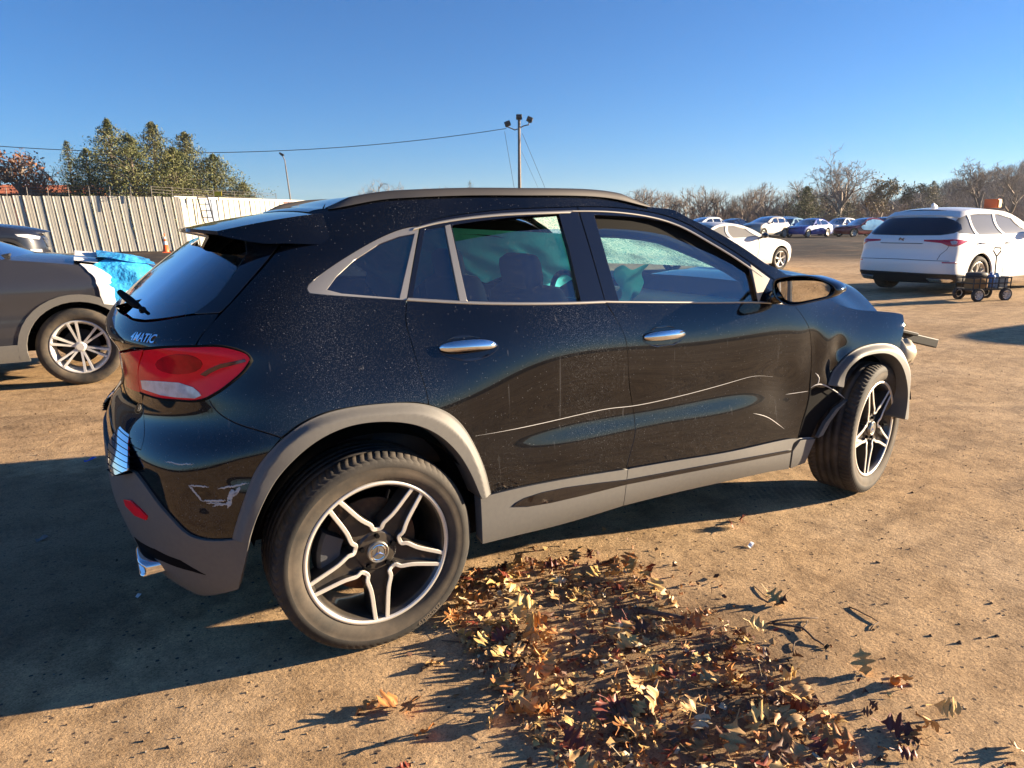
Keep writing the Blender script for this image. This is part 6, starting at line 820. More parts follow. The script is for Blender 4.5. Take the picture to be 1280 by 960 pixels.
def caliper(par):
    V=[];Fs=[];N=12
    for k in range(N+1):
        a=radians(150+ (k/N)*58)
        for (r,y) in ((.125,-.062),(.190,-.062),(.200,-.05),(.200,.03),(.125,.03)): V.append((r*cos(a),y,r*sin(a)))
    for k in range(N):
        for i in range(5): a=k*5+i; b=k*5+(i+1)%5; Fs.append((a,b,b+5,a+5))
    Fs.append(tuple(range(5))); Fs.append(tuple(N*5+i for i in range(5))[::-1])
    return mesh_ob('brake_caliper',V,Fs,M_CALIP,par,False)
def wheel(par,c,steer,right,spin):
    # rim barrel is the wheel's own mesh
    def mk_rim(p):
        V,Fs=lathe([(-.0985,.2435),(-.093,.238),(-.080,.232),(-.045,.226),(.0,.222),(.07,.222),(.095,.236),(.104,.255)],96)
        return mesh_ob('wheel',V,Fs,M_RIMBLK,p)
    w=inst('wheel','rim',mk_rim,par)
    w.location=c; w.rotation_euler=(0,-spin,radians(steer)+(0 if right else pi)); w.rotation_mode='XYZ'
    w.rotation_euler=(Matrix.Rotation(radians(steer)+(0 if right else pi),3,'Z')@Matrix.Rotation(-spin,3,'Y')).to_euler()
    def mk_t(p): V,Fs,mi=_ty; return mesh_ob('tyre',V,Fs,None,p,True,mats=[M_TYRE,M_TREAD,M_TYRE2],mi=mi)
    t=inst('tyre','tyre',mk_t,w)
    def mk_l(p): V,Fs=lathe([(-.094,.2580),(-.1015,.2575),(-.1045,.2545),(-.1045,.2475),(-.1015,.2440),(-.094,.2420)],128); return mesh_ob('rim_lip',V,Fs,M_ALU,p)
    inst('rim_lip','lip',mk_l,w)
    for k in range(5):
        def mk_s(p): V,Fs,mi=_sp; o=mesh_ob('spoke',V,Fs,None,p,False,mats=[M_ALU,M_RIMBLK],mi=mi); return o
        s=inst('spoke','spoke',mk_s,w); s.rotation_euler=(0,-radians(72*k),0)
    def mk_h(p): V,Fs=lathe([(-.0925,0.0001),(-.0925,.0225),(-.091,.0300),(-.0935,.0335),(-.0935,.0365),(-.080,.0385)],48); return mesh_ob('hub_cap',V,Fs,mat('hub cap metal',(.35,.33,.29),.35,.8),p)
    inst('hub_cap','hub',mk_h,w)
    def mk_e(p): V,Fs=star_mesh(); return mesh_ob('hub_emblem',V,Fs,M_CHROME,p,False)
    e=inst('hub_emblem','star',mk_e,w); e.rotation_euler=(0,spin,0)
    def mk_d(p): V,Fs=lathe([(-.012,.05),(-.028,.06),(-.028,.088),(-.006,.092),(-.006,.168),(.012,.168),(.012,.05)],72); return mesh_ob('brake_disc',V,Fs,M_RUST,p)
    inst('brake_disc','disc',mk_d,w)
    q=inst('brake_caliper','cal',caliper,w); q.rotation_euler=(0,spin,0)
    for k in range(5):
        def mk_b(p):
            bm=bmesh.new(); bmesh.ops.create_cone(bm,cap_ends=True,segments=6,radius1=.0085,radius2=.0085,depth=.018,matrix=Matrix.Translation((.0575,-.0800,0))@Matrix.Rotation(pi/2,4,'X')); return bm_ob('wheel_bolt',bm,M_DARK,p)
        b=inst('wheel_bolt','bolt',mk_b,w); b.rotation_euler=(0,-radians(36+72*k),0)
    def mk_v(p): bm=bmesh.new(); a=radians(24); add_tube(bm,[(.225*cos(a),-.085,.225*sin(a)),(.19*cos(a),-.078,.19*sin(a))],.006,8); return bm_ob('valve',bm,M_DARK,p)
    inst('valve','valve',mk_v,w)
    return w
RW=wheel(car,(0,-.797,.350),0,True,radians(53))
wheel(car,(2.729,-.797,.356),13,True,radians(-30))
wheel(car,(0,.797,.350),0,False,radians(20)); wheel(car,(2.729,.797,.356),13,False,radians(10))
# raised size marking on the side of the near rear tyre
V,Fs=text_mesh('235/50R19',.024,ext=.0008); A=radians(-58)-radians(53)-V[:,0]/.322; Rr=.322+V[:,1]
P=np.stack([Rr*np.cos(A),-.1152-V[:,2]-.06*np.clip(.322-Rr,-.02,.02),Rr*np.sin(A)],1)
mesh_ob('size_marking',P,Fs,mat('tyre lettering',(.16,.125,.09),.85),RW,False)

# ---------------------------------------------------------------- dirt lot
def ground_h(x,y):
    h=.010*np.sin(x*1.3+.7*np.sin(y*.9))*np.cos(y*1.1+.4*x)+.006*np.sin(3.1*x+1.7*y)*np.sin(2.3*y-x)+.0025*np.sin(9.1*x-4*y)*np.sin(7.3*y+2.2*x)
    far=np.clip((np.hypot(x-1.4,y)-6)/30,0,1); h=h*(1+1.5*far)
    near=np.exp(-((x-0)/.5)**2-((np.abs(y)-.8)/.5)**2)+np.exp(-((x-2.73)/.5)**2-((np.abs(y)-.8)/.5)**2)
    h=h*(1-np.clip(near,0,1))
    # churned, rutted strip across the lot towards the right
    d=(y-.68*x); al=np.exp(-((np.hypot(x,y)-38)/9)**2)*np.clip((x-8)/8,0,1)
    h=h+al*(.10*np.sin(1.1*d+np.sin(.7*x))*np.sin(.35*x+.3*y)+.05*np.sin(2.9*x+1.3*y))
    h=h+.34*np.exp(-((x+4)/7)**2-((y-19)/4.5)**2)
    return h-.004
def mat_ground():
    m=bpy.data.materials.new('packed dirt'); m.use_nodes=True; t=m.node_tree; b=t.nodes['Principled BSDF']; N=t.nodes.new; L=t.links.new
    b.inputs['Roughness'].default_value=.92; b.inputs['Specular IOR Level'].default_value=.18
    geo=N('ShaderNodeNewGeometry')
    def noise(s,d=5,r=.6,vec=None):
        n=N('ShaderNodeTexNoise'); n.inputs['Scale'].default_value=s; n.inputs['Detail'].default_value=d; n.inputs['Roughness'].default_value=r; L(vec or geo.outputs['Position'],n.inputs['Vector']); return n
    def ramp(inp,stops):
        r=N('ShaderNodeValToRGB'); e=r.color_ramp.elements
        while len(e)<len(stops): e.new(.5)
        for q,(p,c) in zip(e,stops): q.position=p; q.color=(*c,1) if len(c)==3 else c
        L(inp,r.inputs[0]); return r
    def mix(f,a,bb,mode='MIX'):
        x=N('ShaderNodeMix'); x.data_type='RGBA'; x.blend_type=mode; x.clamp_factor=True
        if hasattr(f,'links') or not np.isscalar(f): L(f,x.inputs[0])
        else: x.inputs[0].default_value=f
        for k,v in ((6,a),(7,bb)):
            if isinstance(v,tuple): x.inputs[k].default_value=(*v,1)
            else: L(v,x.inputs[k])
        return x.outputs[2]
    base=ramp(noise(.55,7,.62).outputs[0],[(.28,(.40,.255,.130)),(.50,(.52,.352,.192)),(.72,(.60,.43,.26))])
    mid=ramp(noise(5.5,6,.7).outputs[0],[(.34,(.62,.60,.58)),(.55,(1,1,1)),(.75,(1.12,1.10,1.06))])
    c=mix(1.0,base.outputs[0],mid.outputs[0],'MULTIPLY')
    # dark damp stains, stretched along the tracks
    mp=N('ShaderNodeMapping'); mp.inputs['Rotation'].default_value=(0,0,radians(-28)); mp.inputs['Scale'].default_value=(.35,1.6,1); L(geo.outputs['Position'],mp.inputs[0])
    st=ramp(noise(1.6,9,.72,mp.outputs[0]).outputs[0],[(.50,(0,0,0)),(.72,(1,1,1))])
    f=N('ShaderNodeMath'); f.operation='MULTIPLY'; f.inputs[1].default_value=.42; L(st.outputs[0],f.inputs[0]); c=mix(f.outputs[0],c,(.105,.066,.040))
    # scuffs: short dark flecks dragged along the wheel tracks
    mp2=N('ShaderNodeMapping'); mp2.inputs['Rotation'].default_value=(0,0,radians(12)); mp2.inputs['Scale'].default_value=(3.2,13,1); L(geo.outputs['Position'],mp2.inputs[0])
    s3=ramp(noise(2.2,6,.75,mp2.outputs[0]).outputs[0],[(.56,(0,0,0)),(.70,(1,1,1))]); pz=ramp(noise(.42,4,.6).outputs[0],[(.42,(0,0,0)),(.6,(1,1,1))])
    f3=N('ShaderNodeMath'); f3.operation='MULTIPLY'; L(s3.outputs[0],f3.inputs[0]); L(pz.outputs[0],f3.inputs[1]); f4=N('ShaderNodeMath'); f4.operation='MULTIPLY'; f4.inputs[1].default_value=.62; L(f3.outputs[0],f4.inputs[0]); c=mix(f4.outputs[0],c,(.14,.092,.055))
    # wheel tracks: darker pressed bands with bar marks; damp churned soil behind the black car, its colour also deepening the car's shadow
    def band(rot,y0,w,ref):
        m_=N('ShaderNodeMapping'); m_.inputs['Rotation'].default_value=(0,0,-rot); L(geo.outputs['Position'],m_.inputs[0]); s_=N('ShaderNodeSeparateXYZ'); L(m_.outputs[0],s_.inputs[0])
        nz=noise(.5,3,.5); a_=N('ShaderNodeMath'); a_.operation='MULTIPLY_ADD'; a_.inputs[1].default_value=.22; L(nz.outputs[0],a_.inputs[0]); L(s_.outputs[1],a_.inputs[2])
        d_=N('ShaderNodeMath'); d_.operation='SUBTRACT'; d_.inputs[1].default_value=y0+.11; L(a_.outputs[0],d_.inputs[0]); b_=N('ShaderNodeMath'); b_.operation='ABSOLUTE'; L(d_.outputs[0],b_.inputs[0])
        r_=N('ShaderNodeMapRange'); r_.inputs['From Min'].default_value=w; r_.inputs['From Max'].default_value=w*.72; L(b_.outputs[0],r_.inputs[0])
        wv=N('ShaderNodeTexWave'); wv.inputs['Scale'].default_value=9.0; wv.inputs['Distortion'].default_value=1.5; wv.inputs['Detail'].default_value=2; L(m_.outputs[0],wv.inputs[0])
        wm=N('ShaderNodeMath'); wm.operation='MULTIPLY_ADD'; wm.inputs[1].default_value=.6; wm.inputs[2].default_value=.25; L(wv.outputs[1] if len(wv.outputs)>1 else wv.outputs[0],wm.inputs[0])
        k_=N('ShaderNodeMath'); k_.operation='MULTIPLY'; L(r_.outputs[0],k_.inputs[0]); L(wm.outputs[0],k_.inputs[1]); bk=ramp(noise(1.1,4,.7).outputs[0],[(.40,(0,0,0)),(.62,(1,1,1))])
        q_=N('ShaderNodeMath'); q_.operation='MULTIPLY'; L(k_.outputs[0],q_.inputs[0]); L(bk.outputs[0],q_.inputs[1]); z_=N('ShaderNodeMath'); z_.operation='MULTIPLY'; z_.inputs[1].default_value=.75; L(q_.outputs[0],z_.inputs[0]); return z_.outputs[0]
    tracks=[band(r,y,w,0) for r,y,w in ((-.52,.62,.11),(-.52,2.25,.12),(.12,-1.75,.12),(.10,1.15,.14),(.12,3.2,.16))]
    for tr_ in tracks: c=mix(tr_,c,(.17,.112,.066))
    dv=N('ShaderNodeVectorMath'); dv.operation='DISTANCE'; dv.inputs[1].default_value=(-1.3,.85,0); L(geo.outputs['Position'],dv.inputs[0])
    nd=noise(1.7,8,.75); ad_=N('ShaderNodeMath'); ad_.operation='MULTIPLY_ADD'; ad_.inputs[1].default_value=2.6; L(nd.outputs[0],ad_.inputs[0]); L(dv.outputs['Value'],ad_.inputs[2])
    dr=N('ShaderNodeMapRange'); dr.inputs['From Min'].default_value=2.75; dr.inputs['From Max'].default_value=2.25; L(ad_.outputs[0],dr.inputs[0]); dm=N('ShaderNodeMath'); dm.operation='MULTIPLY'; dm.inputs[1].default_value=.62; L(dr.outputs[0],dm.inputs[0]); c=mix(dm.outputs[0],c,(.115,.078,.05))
    dv2=N('ShaderNodeVectorMath'); dv2.operation='DISTANCE'; dv2.inputs[1].default_value=(.70,-1.42,0); L(geo.outputs['Position'],dv2.inputs[0])
    nd2=noise(5,8,.75); ad2=N('ShaderNodeMath'); ad2.operation='MULTIPLY_ADD'; ad2.inputs[1].default_value=.9; L(nd2.outputs[0],ad2.inputs[0]); L(dv2.outputs['Value'],ad2.inputs[2])
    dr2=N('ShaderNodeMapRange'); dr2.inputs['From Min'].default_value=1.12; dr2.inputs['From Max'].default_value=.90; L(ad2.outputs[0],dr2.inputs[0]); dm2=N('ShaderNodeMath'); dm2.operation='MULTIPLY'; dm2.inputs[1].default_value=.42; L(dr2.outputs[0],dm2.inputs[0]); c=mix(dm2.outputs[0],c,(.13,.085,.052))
    # far muddy zone
    sx=N('ShaderNodeSeparateXYZ'); L(geo.outputs['Position'],sx.inputs[0])
    ln=N('ShaderNodeVectorMath'); ln.operation='LENGTH'; L(geo.outputs['Position'],ln.inputs[0])
    mr=ramp(ln.outputs['Value'],[(0,(0,0,0)),(1,(0,0,0))])
    mpr=N('ShaderNodeMapRange'); mpr.inputs['From Min'].default_value=23; mpr.inputs['From Max'].default_value=29; L(ln.outputs['Value'],mpr.inputs[0])
    mud=ramp(noise(.35,8,.7).outputs[0],[(.46,(.035,.030,.027)),(.60,(.10,.068,.045)),(.72,(.30,.20,.11))])
    c=mix(mpr.outputs[0],c,mud.outputs[0])
    # grains and small stones
    vo=N('ShaderNodeTexVoronoi'); vo.inputs['Scale'].default_value=210; L(geo.outputs['Position'],vo.inputs['Vector'])
    sc=N('ShaderNodeSeparateColor'); L(vo.outputs['Color'],sc.inputs[0])
    gr=ramp(sc.outputs[0],[(.0,(.52,.50,.48)),(.35,(.95,.95,.95)),(.8,(1.05,1.04,1.02)),(1,(1.35,1.32,1.26))]); c=mix(.8,c,gr.outputs[0],'MULTIPLY')
    v2=N('ShaderNodeTexVoronoi'); v2.inputs['Scale'].default_value=46; L(geo.outputs['Position'],v2.inputs['Vector'])
    s2=N('ShaderNodeSeparateColor'); L(v2.outputs['Color'],s2.inputs[0]); pk=N('ShaderNodeMath'); pk.operation='GREATER_THAN'; pk.inputs[1].default_value=.93; L(s2.outputs[1],pk.inputs[0])
    dd=N('ShaderNodeMath'); dd.operation='LESS_THAN'; dd.inputs[1].default_value=.30; L(v2.outputs['Distance'],dd.inputs[0]); pm=N('ShaderNodeMath'); pm.operation='MULTIPLY'; L(pk.outputs[0],pm.inputs[0]); L(dd.outputs[0],pm.inputs[1])
    c=mix(pm.outputs[0],c,(.09,.065,.05))
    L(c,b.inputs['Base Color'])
    # relief
    h1=noise(7,9,.74); h2=noise(70,4,.6)
    a=N('ShaderNodeMath'); a.operation='MULTIPLY_ADD'; a.inputs[1].default_value=.024; L(h1.outputs[0],a.inputs[0])
    k=N('ShaderNodeMath'); k.operation='MULTIPLY_ADD'; k.inputs[1].default_value=.0036; L(h2.outputs[0],k.inputs[0])
    g=N('ShaderNodeMath'); g.operation='MULTIPLY'; g.inputs[1].default_value=.0022; L(sc.outputs[1],g.inputs[0]); L(g.outputs[0],k.inputs[2]); L(k.outputs[0],a.inputs[2])
    p2=N('ShaderNodeMath'); p2.operation='MULTIPLY_ADD'; p2.inputs[1].default_value=.004; L(pm.outputs[0],p2.inputs[0]); L(a.outputs[0],p2.inputs[2])
    bp=N('ShaderNodeBump'); bp.inputs['Strength'].default_value=.55; bp.inputs['Distance'].default_value=1; L(p2.outputs[0],bp.inputs['Height']); L(bp.outputs[0],b.inputs['Normal'])
    return m
def build_ground():
    n=330; u=np.linspace(-1,1,n)
    def ax(c): v=np.sinh(u*6.6)/np.sinh(6.6)*900; return v+c
    X,Y=np.meshgrid(ax(.6),ax(-.6),indexing='ij'); Z=ground_h(X,Y)
    V=np.stack([X,Y,Z],-1).reshape(-1,3)
    I=np.arange(n*n).reshape(n,n); F=np.stack([I[:-1,:-1],I[1:,:-1],I[1:,1:],I[:-1,1:]],-1).reshape(-1,4)
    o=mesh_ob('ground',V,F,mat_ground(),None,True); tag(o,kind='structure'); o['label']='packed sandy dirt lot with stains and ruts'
build_ground()

# ---------------------------------------------------------------- the other cars of the lot
class CarSurf:
    """closed plan: tail cap (s<0), side (0..A), nose cap (s>A); y=-w(x,z)"""
    def __init__(s,tilt,wref,zref,tail,nose,Lr,Lf,nr=3.0,nf=2.6,K=1.2):
        zz=np.linspace(.05,2.0,196); t=Spl([a for a,_ in tilt],[b for _,b in tilt])(zz); g=-np.tan(np.radians(np.clip(t,-60,75)))
        w=np.concatenate([[0],np.cumsum((g[1:]+g[:-1])*.5*np.diff(zz))]); s.dz=Spl(zz,w-np.interp(zref,zz,w))
        s.wr=Spl([a for a,_ in wref],[b for _,b in wref]); s.xr=Spl([a for a,_ in tail],[b for _,b in tail]); s.xf=Spl([a for a,_ in nose],[b for _,b in nose])
        s.Lr,s.Lf,s.nr,s.nf,s.K=Lr,Lf,nr,nf,K; s.A=3.0
    def w(s,x,z): return np.maximum(s.wr(x)+s.dz(z),.05)
    def __call__(s,S,z):
        S=np.asarray(S,float); z=np.asarray(z,float); xa=s.xr(z)+s.Lr; xb=s.xf(z)-s.Lf
        vr=np.clip(-S/s.K,0,1); sr=np.sin(np.pi/2*(1-(1-vr)**(s.nr/2))); vf=np.clip((S-s.A)/s.K,0,1); sf=np.sin(np.pi/2*(1-(1-vf)**(s.nf/2)))
        x=np.where(S<0,xa-s.Lr*sr,np.where(S>s.A,xb+s.Lf*sf,xa+(xb-xa)*S/s.A))
        f=np.where(S<0,np.maximum(1-sr**s.nr,0)**(1/s.nr),np.where(S>s.A,np.maximum(1-sf**s.nf,0)**(1/s.nf),1.))
        return np.stack([x,-s.w(x,z)*f,z],-1)
    def nrm(s,S,z,e=2e-3):
        S=np.clip(S,-s.K+2*e,s.A+s.K-2*e); a=s(S+e,z)-s(S-e,z); b=s(S,z+e)-s(S,z-e); n=np.cross(a,b); return n/np.maximum(np.linalg.norm(n,axis=-1,keepdims=True),1e-12)
    def inv(s,pts):
        P=np.atleast_2d(np.array(pts,float)); x,z=P[:,0],P[:,1]; xa=s.xr(z)+s.Lr; xb=s.xf(z)-s.Lf
        r=np.clip((xa-x)/s.Lr,0,.985); f=np.clip((x-xb)/s.Lf,0,.985)
        iv=lambda q,n:1-(1-np.arcsin(q)/(np.pi/2))**(2/n)
        S=np.where(x<xa,-s.K*iv(r,s.nr),np.where(x>xb,s.A+s.K*iv(f,s.nf),(x-xa)/np.maximum(xb-xa,.1)*s.A))
        return np.stack([S,z],1)
def curve(pts,step=.06):
    P=np.array(pts,float)
    if len(P)<3: return np.linspace(P[0],P[-1],max(2,int(np.linalg.norm(P[-1]-P[0])/step)+1))
    d=np.concatenate([[0],np.cumsum(np.linalg.norm(np.diff(P,axis=0),axis=1)**.5)]); sp=Spl(d,P)
    n=max(3,int(np.linalg.norm(np.diff(P,axis=0),axis=1).sum()/step)); return sp(np.linspace(0,d[-1],n))
def arc_pts(c,r,a0,a1,n=22): return [(c[0]+r*cos(radians(a)),c[1]+r*sin(radians(a))) for a in np.linspace(a0,a1,n)]
_gw={}
def simple_wheel(par,c,R,wid,right,spokes=5,col='alloy',steer=0,spin=0.3,style='spoke'):
    key=(round(R,3),round(wid,3),spokes,col,style)
    if key not in _gw:
        rr=R*.70; hw=wid/2
        prof=[(-hw*.78,rr),(-hw*.95,rr*1.06),(-hw,R*.86),(-hw*.93,R*.945),(-hw*.72,R*.99),(-hw*.35,R),(0,R),(hw*.35,R),(hw*.72,R*.99),(hw*.93,R*.945),(hw,R*.86),(hw*.8,rr)]
        Vt,Ft=lathe(prof,44)
        Vb,Fb=lathe([(-hw*.80,rr),(-hw*.86,rr*.97),(-hw*.78,rr*.92),(-hw*.3,rr*.84),(hw*.3,rr*.82)],36)
        Vs=[];Fs=[]
        for k in range(spokes):
            a=2*pi*k/spokes
            if style=='twin': offs=((-.13,.055),(.13,.055))
            else: offs=((0,.095 if spokes>6 else .13),)
            for (da,hwid) in offs:
                b=len(Vs); ca,sa=cos(a),sin(a); o=da*rr*1.15
                for (r,h,y) in ((rr*.12,hwid*.9,-hw*.62),(rr*.5,hwid*.8,-hw*.70),(rr*.93,hwid,-hw*.84)):
                    off=o*(r/rr)
                    for sgn in (-1,1):
                        px,pz=r,off+sgn*h*rr*.8; Vs.append((px*ca-pz*sa,y,px*sa+pz*ca))
                for (r,h,y) in ((rr*.12,hwid*.9,-hw*.1),(rr*.5,hwid*.8,-hw*.2),(rr*.93,hwid,-hw*.5)):
                    off=o*(r/rr)
                    for sgn in (-1,1):
                        px,pz=r,off+sgn*h*rr*.95; Vs.append((px*ca-pz*sa,y,px*sa+pz*ca))
                for i in range(2):
                    Fs.append((b+2*i,b+2*i+2,b+2*i+3,b+2*i+1)); Fs.append((b+2*i,b+2*i+6,b+2*i+8,b+2*i+2)); Fs.append((b+2*i+1,b+2*i+3,b+2*i+9,b+2*i+7))
        hv,hf=lathe([(-hw*.74,.0005),(-hw*.74,rr*.13),(-hw*.60,rr*.20)],24); o=len(Vs); Vs+=hv; Fs+=[tuple(i+o for i in f) for f in hf]
        dv,df=lathe([(-hw*.05,.001),(-hw*.05,rr*.62),(hw*.1,rr*.62)],28)
        metal={'alloy':mat('alloy wheel',(.62,.60,.56),.35,.6),'cover':mat('silver wheel cover',(.66,.64,.60),.42,.35),'dark':mat('dark alloy wheel',(.05,.05,.055),.35,.5)}[col]
        dark=mat('inner wheel black',(.012,.012,.012),.8); tm=mat('lot tyre rubber',(.03,.027,.024),.85,noise=(6,(.12,.09,.06),.4,.75))  # near-black for the disc behind the spokes
        o1=mesh_ob('wheel',Vt,Ft,tm,par); o2=mesh_ob('wheel_rim',Vs,Fs,metal,o1,False); o3=mesh_ob('rim_barrel',Vb,Fb,metal,o1); o4=mesh_ob('brake_disc',dv,df,dark,o1)
        _gw[key]=[o1.data,o2.data,o3.data,o4.data]
    else:
        m=_gw[key]; o1=link(bpy.data.objects.new('wheel',m[0]),par)
        for nme,me in zip(('wheel_rim','rim_barrel','brake_disc'),m[1:]): link(bpy.data.objects.new(nme,me),o1)
    o1.location=c; o1.rotation_euler=(Matrix.Rotation(radians(steer)+(0 if right else pi),3,'Z')@Matrix.Rotation(-spin,3,'Y')).to_euler(); return o1
def patch(name,rows,crown,push,mt,par,ny=14,power=2.4,inset_y=0):
    V=[];Fs=[]
    for p,c,f in zip(rows,crown,push):
        y=abs(p[1])-inset_y
        for j in range(ny+1):
            t=-1+2*j/ny; V.append((p[0]+f*(1-t*t),-y*t*-1,p[2]+c*(1-abs(t)**power)))
    n=ny+1
    for i in range(len(rows)-1):
        for j in range(ny): Fs.append((i*n+j,i*n+j+1,(i+1)*n+j+1,(i+1)*n+j))
    o=mesh_ob(name,V,Fs,mt,par)
    # make the patch face upwards
    if sum(p.normal.z for p in o.data.polygons)<0: o.data.flip_normals()
    return o
def gencar(root,sp,paint_m,res=.06,sides=(False,True),detail=True):
    S=sp['surf']; I=lambda pts,st=.06: S.inv(curve(pts,st)) if len(pts)>2 else S.inv(curve(pts,st))
    zb0=sp['sill']; KT,KN=-S.K,S.A+S.K; wr_=sp['wr']; xf,xr=sp['xf'],sp['xr']; ar=sp.get('arch',wr_*1.15)
    Gl=sp.get('glass') or glass('lot car glass',(.55,.68,.75),.55,dust=.10); out={}
    hood=curve(sp['hood']); ws=curve(sp['ws']); roof=curve(sp['roof']); belt=curve(sp['belt'])
    suv=sp.get('suv',True)
    def lower(m):
        ra=arc_pts((xr,wr_),ar,180+degr(zb0,wr_,ar),0-degr(zb0,wr_,ar)); fa=arc_pts((xf,wr_),ar,180+degr(zb0,wr_,ar),0-degr(zb0,wr_,ar))
        zt=sp['tailbot']; zn=sp['nosebot']
        pts=[np.array([[KT,zt],[KT+.5,zt]]),S.inv([(xr-ar-.06,zb0)]),S.inv(ra),S.inv(curve([(xr+ar+.03,zb0),(xf-ar-.03,zb0)],.2)),S.inv(fa),S.inv([(xf+ar+.05,zb0+.02)]),np.array([[KN-.5,zn],[KN,zn]]),
             np.array([[KN,sp['hood'][0][1]]]),S.inv(hood),S.inv(belt)]
        top=sp['tailtop']; pts.append(np.array([[KT,top]]) if not suv else np.array([[KT,sp['beltback']]]))
        b=panel('body',S,np.concatenate(pts),paint_m,root,res=res,gap=0,flange=.03,mirror=m); out.setdefault('body',[]).append(b)
        # greenhouse
        if suv: g=np.concatenate([S.inv(belt)[::-1],S.inv(ws),S.inv(roof),np.array([[KT,sp['roof'][-1][1]],[KT,sp['beltback']]])])
        else: g=np.concatenate([S.inv(belt)[::-1],S.inv(ws),S.inv(roof),S.inv(curve(sp['rw']))])
        holes=[]
        for wpoly in sp['wins']: holes.append(S.inv(wpoly))
        if suv and 'rwin' in sp: hr=np.array(sp['rwin']); 
        panel('pillars',S,g,paint_m,b,res=res,gap=0,flange=.03,mirror=m,holes=holes)
        for h in holes: panel('window',S,h,Gl,b,res=res*1.5,gap=-.01,flange=0,off=-.012,mirror=m)
        if 'clad' in sp:
            cm=sp['clad']
            for cx in (xr,xf):
                o=arc_pts((cx,wr_),ar+.06,180+degr(zb0,wr_,ar),0-degr(zb0,wr_,ar)); i=arc_pts((cx,wr_),ar-.005,180+degr(zb0,wr_,ar),0-degr(zb0,wr_,ar))
                panel('arch_cladding',S,S.inv(o+i[::-1]),cm,b,res=.05,gap=0,flange=.05,off=.012,mirror=m)
            panel('sill_cladding',S,S.inv(list(curve([(xr+ar-.02,zb0-.01),(xf-ar+.02,zb0-.01)],.2))+list(curve([(xf-ar-.02,zb0+.14),(xr+ar+.02,zb0+.14)],.2))),cm,b,res=.08,gap=0,flange=.04,off=.012,mirror=m)
        for ln in sp.get('seams',[]): strip_on('seam',S,S.inv(curve(ln,.05)),.008,MATS['dark void'],b,thick=.002,taper=False,mirror=m)
        for (hx,hz) in sp.get('handles',[]): strip_on('door_handle',S,S.inv(np.stack([np.linspace(hx-.1,hx+.1,8),np.full(8,hz)],1)),.028,sp.get('hmat',paint_m),b,thick=.03,taper=False,mirror=m)
        for nm,poly,mm,of in sp.get('decals',[]): panel(nm,S,S.inv(poly) if not nm.startswith('*') else np.array(poly),mm,b,res=.05,gap=0,flange=.01,off=of,mirror=m)
        for nm,poly,mm,of in sp.get('raw',[]): panel(nm,S,np.array(poly,float),mm,b,res=.05,gap=0,flange=.01,off=of,mirror=m)
        # mirror
        mx,mz=sp['mirror']; y0=-float(S.w(np.array(mx),np.array(mz))); sg=-1 if not m else 1
        bm=bmesh.new(); r=bmesh.ops.create_uvsphere(bm,u_segments=12,v_segments=8,radius=1)
        for v in r['verts']: v.co=Vector((mx+v.co.x*.09+.02,(abs(y0)+.13+v.co.y*.11)*sg,mz+.05+v.co.z*.075))
        add_box(bm,(mx+.03,(abs(y0)+.02)*sg,mz),(.08,.12,.05)); bm_ob('door_mirror',bm,sp.get('mirmat',paint_m),b,True)
    for m in sides: lower(m)
    R3=lambda c: S(*S.inv(c).T)
    patch('bonnet',R3(hood),np.full(len(hood),sp.get('hoodcrown',.05)),np.linspace(sp.get('nosepush',.25),.05,len(hood)),paint_m,root)
    rw_=R3(ws); rr_=R3(roof); cr=sp.get('crown',.05); pf=sp.get('wspush',.25)
    patch('windscreen',rw_,np.linspace(.02,cr,len(rw_)),np.linspace(pf,-.02,len(rw_)),sp.get('wsglass',Gl),root)
    patch('roof',rr_,np.full(len(rr_),cr),np.linspace(-.02,-.05 if suv else .02,len(rr_)),paint_m,root)
    if not suv:
        q=R3(curve(sp['rw'])); patch('rear_window',q,np.linspace(cr,.02,len(q)),np.linspace(.02,-.15,len(q)),Gl,root)
        q=R3(curve(sp['deck'])); patch('boot_lid',q,np.full(len(q),.03),np.linspace(-.02,-.12,len(q)),paint_m,root)
    # under-structure so that no light shows through
    bm=bmesh.new(); L=sp['len0'],sp['len1']; cx=(L[0]+L[1])/2
    add_box(bm,(cx,0,zb0+.12),(L[1]-L[0]-.5,1.25,.16)); 
    add_box(bm,((xf+.1),0,.62),(.9,1.2,.42)); add_box(bm,(xr,0,.55),(.9,1.1,.3)); bm_ob('underbody',bm,MATS['dark void'],root)
    bm=bmesh.new()
    for sx in sp.get('seats',(1.0,)):
        for y in (-.36,.36): add_box(bm,(sx,y,sp['belt'][0][1]-.18),(.16,.46,.62),Matrix.Rotation(radians(-12),3,'Y'),.05); add_box(bm,(sx-.10,y,sp['belt'][0][1]+.24),(.09,.24,.15),None,.03)
    bm_ob('seats',bm,MATS['black seat leather'],root,True,50)
    hwT=sp.get('tw',.22); tr=sp['track']
    for (wx,st) in ((xr,0),(xf,sp.get('steer',0))):
        for sg in (-1,1): simple_wheel(root,(wx,sg*tr,wr_),wr_,hwT,sg<0,sp.get('spokes',5),sp.get('rim','alloy'),st,sp.get('spin',.3)+wx,sp.get('style','spoke'))
    return out
def degr(z,wr,ar): return math.degrees(math.asin(max(-1,min(1,(wr-z)/ar))))
def tilt(zb,zr,low=0.35,shoulder=14): return [(.05,-30),(.18,-22),(low,-3),(.5,1),(.65,3),(zb-.16,5),(zb-.06,shoulder),(zb+.02,22),(zb+.12,26),((zb+zr)/2,28),(zr-.06,32),(zr+.05,45),(2.0,60)]
def T_(pts): return pts
